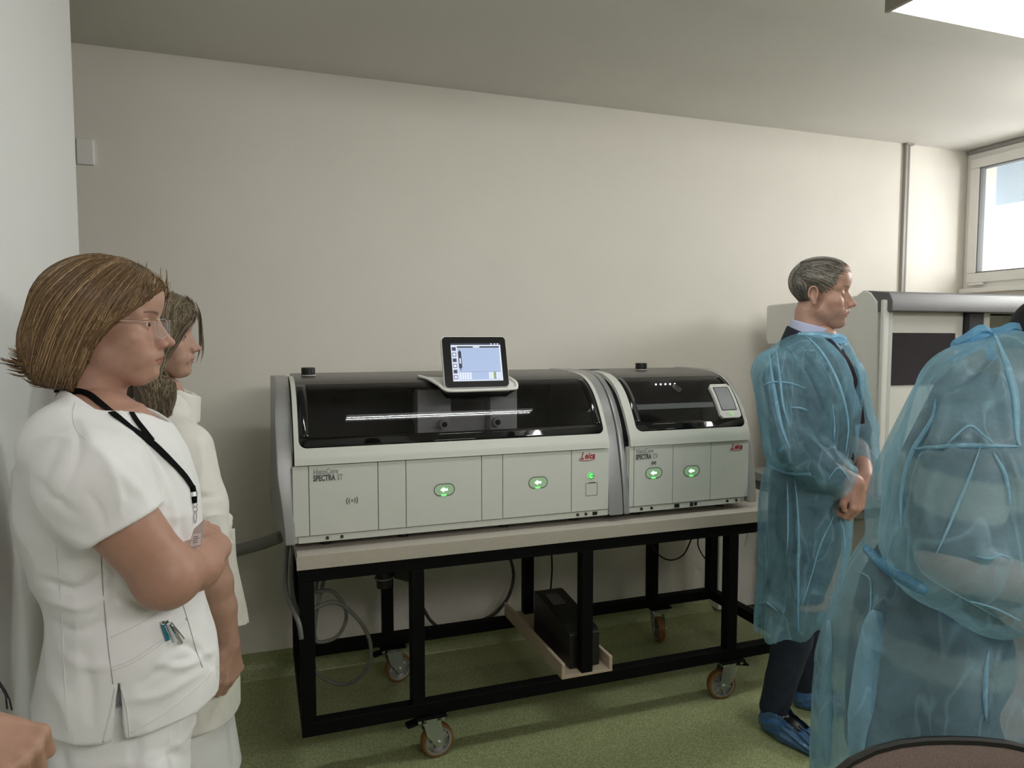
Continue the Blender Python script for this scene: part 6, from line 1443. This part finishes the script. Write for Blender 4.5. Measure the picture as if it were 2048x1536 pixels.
gn.fn(lambda P: smax(Sdf().chain([F3(1552, 745, -.185), F3(1578, 893, -.235), F3(1640, 938, -.195), F3(1722, 978, -.155)], [.085, .078, .068, .058], k=.03)(P), (P-sc_c)@sdir, .004), k=.03)
gn.fn(lambda P: Sdf().chain([F3(1690, 750, .16), F3(1716, 860, .19), F3(1730, 925, .06)], [.074, .066, .052], k=.03)(P), k=.03)
gn.fn(lambda P: Sdf().cap(F3(1640, 620, 0), F3(1642, 662, 0), .075, .070)(P), k=.004, op='s')
# front opening: narrow V showing shirt and tie
gn.fn(lambda P: Sdf().chain([F3(1668, 672, -.11), F3(1678, 700, -.10), F3(1700, 770, -.09), F3(1706, 830, -.075)], [.036, .046, .044, .012], k=.01)(P), k=.012, op='s')
gn_body = Sdf(); gn_body.ops = list(gn.ops[:3])
h0, h1_, h2_ = F3(1596, 1281, -.20), F3(1655, 1222, .02), F3(1510, 1248, .0); nh = np.cross(h1_-h0, h2_-h0); nh = unit(nh if nh[2] < 0 else -nh); gn.plane(h0, nh, .003)
Xg, Fg = mesh_sdf(gn, np.append(F3(1625, 900)[:2]-.42, F3(1596, 1300, -.2)[2]), np.append(F3(1625, 900)[:2]+.42, F3(1620, 655)[2]), .0062); Ng = normals(Xg, Fg)
st3 = [([(1548, 705), (1560, 780), (1572, 850)], 6, .010), ([(1558, 700), (1575, 780), (1590, 850), (1600, 900)], 5, -.008), ([(1600, 690), (1640, 740), (1670, 800), (1680, 870)], 6, .010), ([(1585, 700), (1620, 760), (1650, 830)], 5, -.008), ([(1620, 690), (1665, 750), (1690, 830)], 5, .009), ([(1660, 810), (1665, 860), (1668, 900)], 5, .010), ([(1675, 780), (1682, 850), (1680, 900)], 5, -.008),
       ([(1535, 760), (1548, 830), (1570, 900), (1600, 950)], 6, .010), ([(1525, 830), (1545, 900), (1590, 960)], 6, -.009), ([(1590, 850), (1630, 890), (1665, 925)], 6, .010), ([(1600, 880), (1640, 930), (1670, 960)], 5, -.008), ([(1650, 880), (1675, 915), (1700, 940)], 5, .008), ([(1536, 930), (1570, 945), (1610, 950)], 4, -.010),
       ([(1574, 960), (1576, 1060), (1575, 1130)], 5, .012), ([(1590, 970), (1597, 1090), (1592, 1200)], 5, .012), ([(1640, 1050), (1625, 1120), (1605, 1200), (1600, 1270)], 6, .016), ([(1665, 1020), (1655, 1090), (1635, 1160)], 5, -.012), ([(1672, 1025), (1680, 1080), (1675, 1140)], 5, .014), ([(1545, 1120), (1535, 1180), (1525, 1240)], 6, -.010), ([(1660, 1060), (1650, 1130), (1630, 1220)], 5, .010), ([(1550, 980), (1548, 1050), (1552, 1110)], 6, -.009), ([(1518, 1200), (1545, 1208), (1570, 1230)], 5, .008)]
Xg = crease(Xg, Ng, st3); zz = (F3(1600, 925)[2]-Xg[:, 2])
ang = np.arctan2((Xg@F3.S)-F3.D, (Xg@F3.E)-(F3(1610, 1000, 0)@F3.E)); Xg = Xg+Ng*(.010*np.clip(zz/.3, 0, 1)*np.sin(ang*11+1.3*np.sin(zz*6))+.004*sines(Xg, 71, 12, 3, 16, (1, 1, .6)))[:, None]
Xg, Fg = open_shell(Xg, Fg, [(h0, nh, .9), (sc_c, sdir, .12)])
gw_ = link('gown', Xg, Fg, M_GOWN, mn, smooth=True)
tuck(jko, gn_body, .026); tuck(jno, gn_body, .026, h0[2]-.02)
GS3 = Surf((Xg, Fg))
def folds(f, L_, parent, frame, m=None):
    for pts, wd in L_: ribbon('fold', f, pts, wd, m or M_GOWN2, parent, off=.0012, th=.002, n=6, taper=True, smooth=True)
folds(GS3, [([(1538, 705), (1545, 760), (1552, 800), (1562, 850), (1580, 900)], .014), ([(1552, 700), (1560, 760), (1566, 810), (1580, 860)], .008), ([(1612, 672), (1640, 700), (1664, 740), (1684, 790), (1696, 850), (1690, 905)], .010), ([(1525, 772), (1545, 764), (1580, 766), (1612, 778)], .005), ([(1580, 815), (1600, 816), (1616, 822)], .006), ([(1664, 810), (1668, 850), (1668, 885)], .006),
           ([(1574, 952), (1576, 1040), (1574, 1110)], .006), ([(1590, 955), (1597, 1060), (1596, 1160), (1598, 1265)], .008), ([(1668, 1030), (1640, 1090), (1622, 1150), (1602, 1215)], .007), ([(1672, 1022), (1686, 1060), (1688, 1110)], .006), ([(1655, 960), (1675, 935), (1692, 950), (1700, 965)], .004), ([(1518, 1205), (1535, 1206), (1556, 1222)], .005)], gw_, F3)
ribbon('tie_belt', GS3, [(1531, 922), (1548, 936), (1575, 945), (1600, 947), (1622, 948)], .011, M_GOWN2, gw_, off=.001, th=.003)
# neck tie with a small bow
for pts in ([(1596, 668, -.09), (1620, 668, -.115), (1645, 671, -.105), (1664, 675, -.08)], [(1664, 675, -.08), (1676, 670, -.085), (1690, 677, -.08), (1680, 684, -.08), (1664, 676, -.08)], [(1664, 676, -.08), (1674, 690, -.09), (1684, 698, -.085)], [(1664, 676, -.08), (1688, 682, -.08), (1694, 690, -.08)]):
    strap3('neck_tie', [F3(*p) for p in pts], .013, .0015, M_GOWN2, gw_, -F3.S*.8+np.array([0, 0, .5]))
# grey hair
R3_ = axes(W3)
def hair3v(P): return hair3(P, True)
def inear(P): q = L3(P); return ((q[:, 0] > 84) & (q[:, 2] < 66)) | ((((q-np.array([-6, 0, -10]))/np.array([19, 400, 27]))**2).sum(1) < 1)
def hair3(P, vol=False):
    s = Sdf(); s.ell(W3((-5, 0, 38)), (.097, .083, .082), R3_); s.ell(W3((31, 0, 52)), (.071, .066, .054), R3_, k=.03)
    d = s(P)
    if vol: return d
    q = L3(P); d = smax(d, (1-np.sqrt((((q-np.array([-6, 0, -10]))/np.array([19, 400, 27]))**2).sum(1)))*.018, .003); ay = np.abs(q[:, 1]); top = np.interp(q[:, 2], [-90, -62, -35, -12, 12, 30, 50, 72, 95], [-62, -40, -24, -10, 6, 26, 52, 74, 84]); top = np.where(ay < 45, np.maximum(top, np.interp(q[:, 2], [30, 55, 68, 85], [0, 62, 92, 106])), top)
    return smax(smax(d, (q[:, 0]-top)*.001, .004), (-78-q[:, 2]-.2*q[:, 0])*.001, .006)
XH = np.array([W3((120, 110, 150)), W3((-140, -110, -110)), W3((120, -110, -110)), W3((-140, 110, 150))])
hp3, _, _ = cloth_mesh('hair', hair3, XH.min(0), XH.max(0), .0045, mat('grey_hair_mass', (.13, .115, .098, 1), .7, noise=.35, nscale=90), mn, (), [(.002, 81, 12, 40, (1, 1, 1))])
gd3 = [[(1632, 532), (1655, 530), (1675, 534), (1690, 545)], [(1615, 535), (1640, 538), (1665, 545), (1684, 552)], [(1605, 545), (1625, 550), (1648, 560), (1665, 568)], [(1598, 556), (1612, 568), (1630, 578), (1645, 588)], [(1594, 565), (1600, 585), (1610, 600), (1622, 612)], [(1592, 575), (1594, 595), (1600, 612), (1606, 630)]]
cols3 = [(.22, .19, .155), (.34, .305, .265), (.12, .10, .08), (.46, .43, .39), (.25, .22, .18)]
gw3 = [onsurf(hair3, g, .002) for g in gd3]
strands('hair_strands', gw3, hair3v, 3600, M_HAIR, hp3, r=.0007, jit=.008, lift=(-.001, .004), seed=82, cols=cols3, segs=8, cull=inear)
tg = [[W3((-70, y, 120)), W3((-20, y, 142)), W3((35, y, 138)), W3((72, y, 122)), W3((92, y, 100))] for y in (-55, -30, 0, 30, 55)]
strands('hair_strands', tg, hair3v, 1500, M_HAIR, hp3, r=.0007, jit=.006, lift=(.000, .007), seed=84, pull=True, cols=cols3, segs=8, cull=inear)
bk = [[W3((-78, y, 118)), W3((-108, y, 70)), W3((-112, y, 20)), W3((-98, y, -40))] for y in (-70, -45, 0, 45, 70)]
strands('hair_strands', bk, hair3v, 1500, M_HAIR, hp3, r=.0007, jit=.006, lift=(.000, .004), seed=85, pull=True, cols=cols3, segs=8, cull=inear)
fz = [[F3(1612, 540, -.02), F3(1622, 528, -.02), F3(1640, 524, -.02), F3(1655, 528, -.02)], [F3(1640, 530, -.02), F3(1662, 524, -.02), F3(1682, 530, -.02), F3(1696, 544, -.02)]]
strands('hair_strands', fz, None, 90, M_HAIR, hp3, r=.0006, jit=.009, seed=83, cols=cols3, segs=8, cull=inear)

# ================================================================== bending person in the foreground gown (right edge)
F4 = Frame(1900, 1.70)
p4 = thing('person', 'person in blue disposable gown over striped knit dress, bending away at the right edge', 'person', (*(F4(1900, 900)[:2]), 0), 'visitors in blue disposable gowns')
BASE4 = (.48, .30, .23)
h4f, W4, L4 = head_sdf(F4(2205, 690, -.02), F4.dirv(-20), dict(neck=(52, 54), neckbase=(-70, 0, -150)), tilt=30, scale=1.0)
parts = [head_mesh(h4f, W4, L4, None, -190, .006, base=BASE4, brow=(.1, .06, .04))]
b_ = Sdf(); b_.cap(F4(2110, 720, 0), F4(2030, 770, 0), .052, .08); b_.loft(F4.rows([(700, 1990, 2080, 0, .10), (780, 1900, 2110, 0, .14), (900, 1850, 2120, 0, .15), (1060, 1810, 2110, 0, .14), (1200, 1790, 2080, 0, .15), (1400, 1790, 2070, 0, .15)]), F4.E, F4.S, k=.05)
for sgn in (-1, 1): b_.chain([F4(1930, 1400, sgn*.08), np.array([*F4(1900, 1500, sgn*.09)[:2], .10])], [.09, .045], k=.03); fp = np.array([*F4(1890, 1500, sgn*.09)[:2], 0.]); b_.cap(fp+np.array([0, 0, .04]), fp+F4.E*.17+np.array([0, 0, .035]), .036, .030, k=.02)
X, Fq = mesh_sdf(b_, np.append(F4(1950, 1000)[:2]-.48, -.01), np.append(F4(1950, 1000)[:2]+.48, F4(1950, 650)[2]), .013); parts.append((X, Fq, BASE4))
ar4 = Sdf(); sh4, el4, wr4 = F4(1950, 830, -.17), F4(1900, 1125, -.27), F4(2130, 1190, -.10); ar4.chain([sh4, el4, wr4], [.048, .046, .030], k=.03); h4 = hand_sdf(wr4, wr4-el4, np.array([0, 0, 1.])-F4.S*.3, 1, [(20, 25, 15)]*4, .95)
f_ = lambda P: smin(ar4(P), h4(P), .012); XA = np.array([sh4, el4, wr4, wr4+unit(wr4-el4)*.18]); X, Fq = mesh_sdf(f_, XA.min(0)-.09, XA.max(0)+.09, .006); parts.append((X, Fq, BASE4))
V_, F_, C_ = join(parts); link('body', V_, F_, M_SKIN, p4, smooth=True, colors=C_)
# striped knit: horizontal bands knitted into the dress
M_KNIT = mat('striped_knit', (.1, .1, .1, 1), .9, noise=.10, nscale=160, bump=.5, bscale=420, attr='Col')
dr = Sdf(); dr.loft(F4.rows([(672, 1985, 2075, 0, .085), (700, 1945, 2095, 0, .14), (740, 1900, 2112, 0, .165), (800, 1846, 2135, 0, .185), (900, 1802, 2145, 0, .19), (1000, 1766, 2138, 0, .185), (1080, 1758, 2112, 0, .17), (1150, 1728, 2095, 0, .175), (1250, 1704, 2085, 0, .20), (1400, 1692, 2080, 0, .215), (1560, 1688, 2080, 0, .22)], 3), F4.E, F4.S, e=2.3)
dr.chain([sh4, (sh4*.45+el4*.55), el4*.85+sh4*.15], [.066, .066, .064], k=.03)
X, Fq = mesh_sdf(dr, np.append(F4(1950, 1000)[:2]-.48, F4(1950, 1560, -.1)[2]), np.append(F4(1950, 1000)[:2]+.48, F4(1950, 655)[2]), .008)
q = topx(X); yv = q[:, 1]; zc = X[:, 2]+.10*((X@F4.E)-(F4(1900, 900)@F4.E))
dk, be, ma, gr = np.array([.012, .015, .024]), np.array([.34, .31, .25]), np.array([.045, .018, .024]), np.array([.04, .05, .065])
zr = lambda y: F4(1900, y)[2]
lv = [(730, gr*1.6), (815, ma), (885, gr*.8), (905, be), (968, dk*1.6), (1020, gr), (1075, be*.8), (1108, dk), (1180, dk*1.3), (1235, be*.7), (1290, gr*.7), (1330, dk*1.6)]
c = np.repeat((be*.55)[None], len(X), 0)
for y, col in lv: m = np.clip((zr(y)-zc+.004*sines(X, 5, 5, 4, 9))/.006, 0, 1)[:, None]; c = c*(1-m)+col*m
kdo = link('knit_dress', X, Fq, M_KNIT, p4, smooth=True, colors=c)
# gown
g4 = Sdf(); g4.loft(F4.rows([(660, 1975, 2085, 0, .10), (680, 1925, 2110, 0, .15), (700, 1893, 2125, 0, .18), (730, 1860, 2140, 0, .20), (770, 1832, 2150, 0, .215), (840, 1798, 2160, 0, .22), (905, 1768, 2165, 0, .22), (960, 1745, 2160, 0, .215), (1030, 1730, 2150, 0, .205), (1085, 1730, 2130, 0, .185), (1120, 1712, 2110, 0, .18),
     (1165, 1690, 2100, 0, .20), (1230, 1665, 2098, 0, .225), (1320, 1643, 2095, 0, .24), (1420, 1640, 2095, 0, .25), (1540, 1634, 2095, 0, .26), (1640, 1630, 2095, 0, .26)], 3), F4.E, F4.S, e=2.3)
g4.chain([F4(1948, 790, -.17), F4(1925, 960, -.255), F4(1912, 1085, -.29), F4(1990, 1150, -.25), F4(2100, 1190, -.14)], [.095, .118, .112, .095, .075], k=.03)
g4_body = Sdf(); g4_body.ops = list(g4.ops)
g4.fn(lambda P: Sdf().cap(F4(2120, 590, -.02), F4(2066, 684, -.03), .10, .074)(P), k=.004, op='s')
g4.plane((0, 0, .44), (0, 0, -1), .003)
Xg, Fg = mesh_sdf(g4, np.append(F4(1930, 1000)[:2]-.62, .40), np.append(F4(1930, 1000)[:2]+.62, F4(1950, 645)[2]), .0075); Ng = normals(Xg, Fg)
st4 = [([(1960, 700), (1900, 740), (1850, 790)], 10, .012), ([(1980, 720), (1930, 760), (1880, 780)], 8, -.010), ([(1985, 680), (2000, 780), (2020, 880)], 8, .012), ([(1872, 800), (1850, 850), (1824, 900), (1806, 960), (1802, 1040)], 10, -.016), ([(1890, 790), (1880, 850), (1845, 920)], 8, .010), ([(1830, 900), (1920, 892), (2038, 893)], 5, -.010), ([(1920, 830), (1930, 870), (1900, 900)], 8, .008), ([(1930, 850), (1970, 885), (1990, 893)], 4, .008),
       ([(1940, 870), (1910, 890), (1890, 895)], 5, .008), ([(1802, 1052), (1815, 1120), (1842, 1165), (1922, 1212), (1985, 1245), (2040, 1272)], 9, -.018), ([(1950, 1120), (1990, 1115), (2020, 1120)], 7, .010), ([(2008, 900), (2030, 960), (2036, 1060)], 9, .012), ([(1735, 1095), (1780, 1140), (1830, 1172)], 8, -.014), ([(1800, 1060), (1785, 1120), (1790, 1160)], 8, .012),
       ([(1780, 1180), (1750, 1240), (1730, 1330), (1720, 1420)], 10, .016), ([(1740, 1170), (1700, 1260), (1690, 1350)], 9, -.012), ([(1680, 1260), (1672, 1380), (1680, 1520)], 8, .012), ([(1712, 1250), (1740, 1290), (1790, 1320)], 9, .008), ([(1860, 1190), (1920, 1240), (1990, 1300)], 12, -.010), ([(2010, 1290), (1985, 1340), (1975, 1440)], 10, .012), ([(1870, 940), (1850, 1000), (1855, 1060)], 10, .008), ([(1640, 1330), (1652, 1420), (1655, 1530)], 7, -.012)]
Xg = crease(Xg, Ng, st4); ang = np.arctan2((Xg@F4.S)-F4.D, (Xg@F4.E)-(F4(1870, 1200, 0)@F4.E)); zz = F4(1900, 1110)[2]-Xg[:, 2]
Xg = Xg+Ng*(.012*np.clip(zz/.3, 0, 1)*np.sin(ang*9+1.1*np.sin(zz*5))+.006*sines(Xg, 91, 12, 2, 14, (1, 1, .6)))[:, None]
Xg, Fg = open_shell(Xg, Fg, [((0, 0, .44), (0, 0, -1), 9)])
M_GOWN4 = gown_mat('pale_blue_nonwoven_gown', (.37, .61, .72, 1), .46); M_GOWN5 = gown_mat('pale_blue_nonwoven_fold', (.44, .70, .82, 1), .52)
g4o = link('gown', Xg, Fg, M_GOWN4, p4, smooth=True)
tuck(kdo, g4_body, .034)
GS4 = Surf((Xg, Fg))
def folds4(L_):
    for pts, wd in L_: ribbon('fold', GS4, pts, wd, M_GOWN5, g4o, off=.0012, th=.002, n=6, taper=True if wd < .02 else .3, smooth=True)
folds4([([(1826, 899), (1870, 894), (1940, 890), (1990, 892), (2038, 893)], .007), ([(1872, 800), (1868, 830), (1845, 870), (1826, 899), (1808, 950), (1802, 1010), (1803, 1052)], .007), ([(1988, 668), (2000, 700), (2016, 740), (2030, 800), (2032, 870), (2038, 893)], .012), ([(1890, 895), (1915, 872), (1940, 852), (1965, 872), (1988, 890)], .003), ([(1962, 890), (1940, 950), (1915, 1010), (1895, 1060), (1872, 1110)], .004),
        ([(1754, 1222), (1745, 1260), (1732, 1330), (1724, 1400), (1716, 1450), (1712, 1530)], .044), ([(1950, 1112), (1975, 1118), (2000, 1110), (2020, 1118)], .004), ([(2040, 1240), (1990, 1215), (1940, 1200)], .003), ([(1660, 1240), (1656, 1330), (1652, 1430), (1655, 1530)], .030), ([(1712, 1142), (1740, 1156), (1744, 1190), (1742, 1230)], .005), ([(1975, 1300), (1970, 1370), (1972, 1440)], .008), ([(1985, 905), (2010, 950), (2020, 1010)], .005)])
M_TIE = gown_mat('blue_gown_tie', (.22, .50, .70, 1), .80)
def rib4(name, pts, wd, m=M_TIE, off=.002): return ribbon(name, GS4, pts, wd, m, g4o, off=off, th=.003, n=6, taper=.18, smooth=True)
rib4('belt', [(1731, 1094), (1750, 1115), (1785, 1142), (1830, 1170), (1852, 1182)], .020); rib4('belt', [(1731, 1098), (1755, 1125), (1795, 1150), (1845, 1176)], .008, M_GOWN5)
for pts in ([(1985, 664, -.10), (1965, 656, -.12), (1940, 670, -.13), (1915, 684, -.12), (1912, 694, -.12), (1930, 690, -.125), (1965, 672, -.12), (1985, 666, -.10)], [(1985, 664, -.10), (2005, 660, -.10), (2025, 652, -.09), (2046, 655, -.08)], [(1985, 666, -.10), (2010, 668, -.10), (2030, 662, -.09), (2060, 650, -.07)], [(1985, 666, -.1), (1960, 690, -.14), (1930, 706, -.155), (1900, 724, -.16)], [(1985, 666, -.1), (1978, 690, -.14), (1986, 720, -.17)]):
    strap3('neck_tie', [F4(*p) for p in pts], .016, .0015, M_TIE, g4o, -F4.S*.7+np.array([0, 0, .6]))
# collar, hair of the bending person at the frame edge
X, Fq = mesh_sdf(Sdf().cap(F4(2088, 650, -.04), F4(2066, 712, -.05), .052, .060), F4(2078, 690)-.17, F4(2078, 690)+.17, .008); link('roll_neck', X, Fq, mat('black_roll_neck', (.006, .006, .007, 1), .9, bump=.4, bscale=200), p4, smooth=True)
hf4 = lambda P: smax(Sdf().ell(W4((-20, 0, 40)), (.112, .095, .102)).cap(W4((-60, 0, 0)), W4((-80, 0, -70)), .075, .05, k=.03)(P), (L4(P)[:, 0]-np.interp(L4(P)[:, 2], [-100, -20, 60, 90], [-30, 10, 75, 90]))*.001, .006)
X, Fq = mesh_sdf(hf4, W4((0, 0, 0))-.2, W4((0, 0, 0))+.2, .008); link('hair', X, Fq, mat('dark_brown_hair', (.045, .025, .015, 1), .5, bump=.5, bscale=90, stretch=(1, 1, .2)), p4, smooth=True)
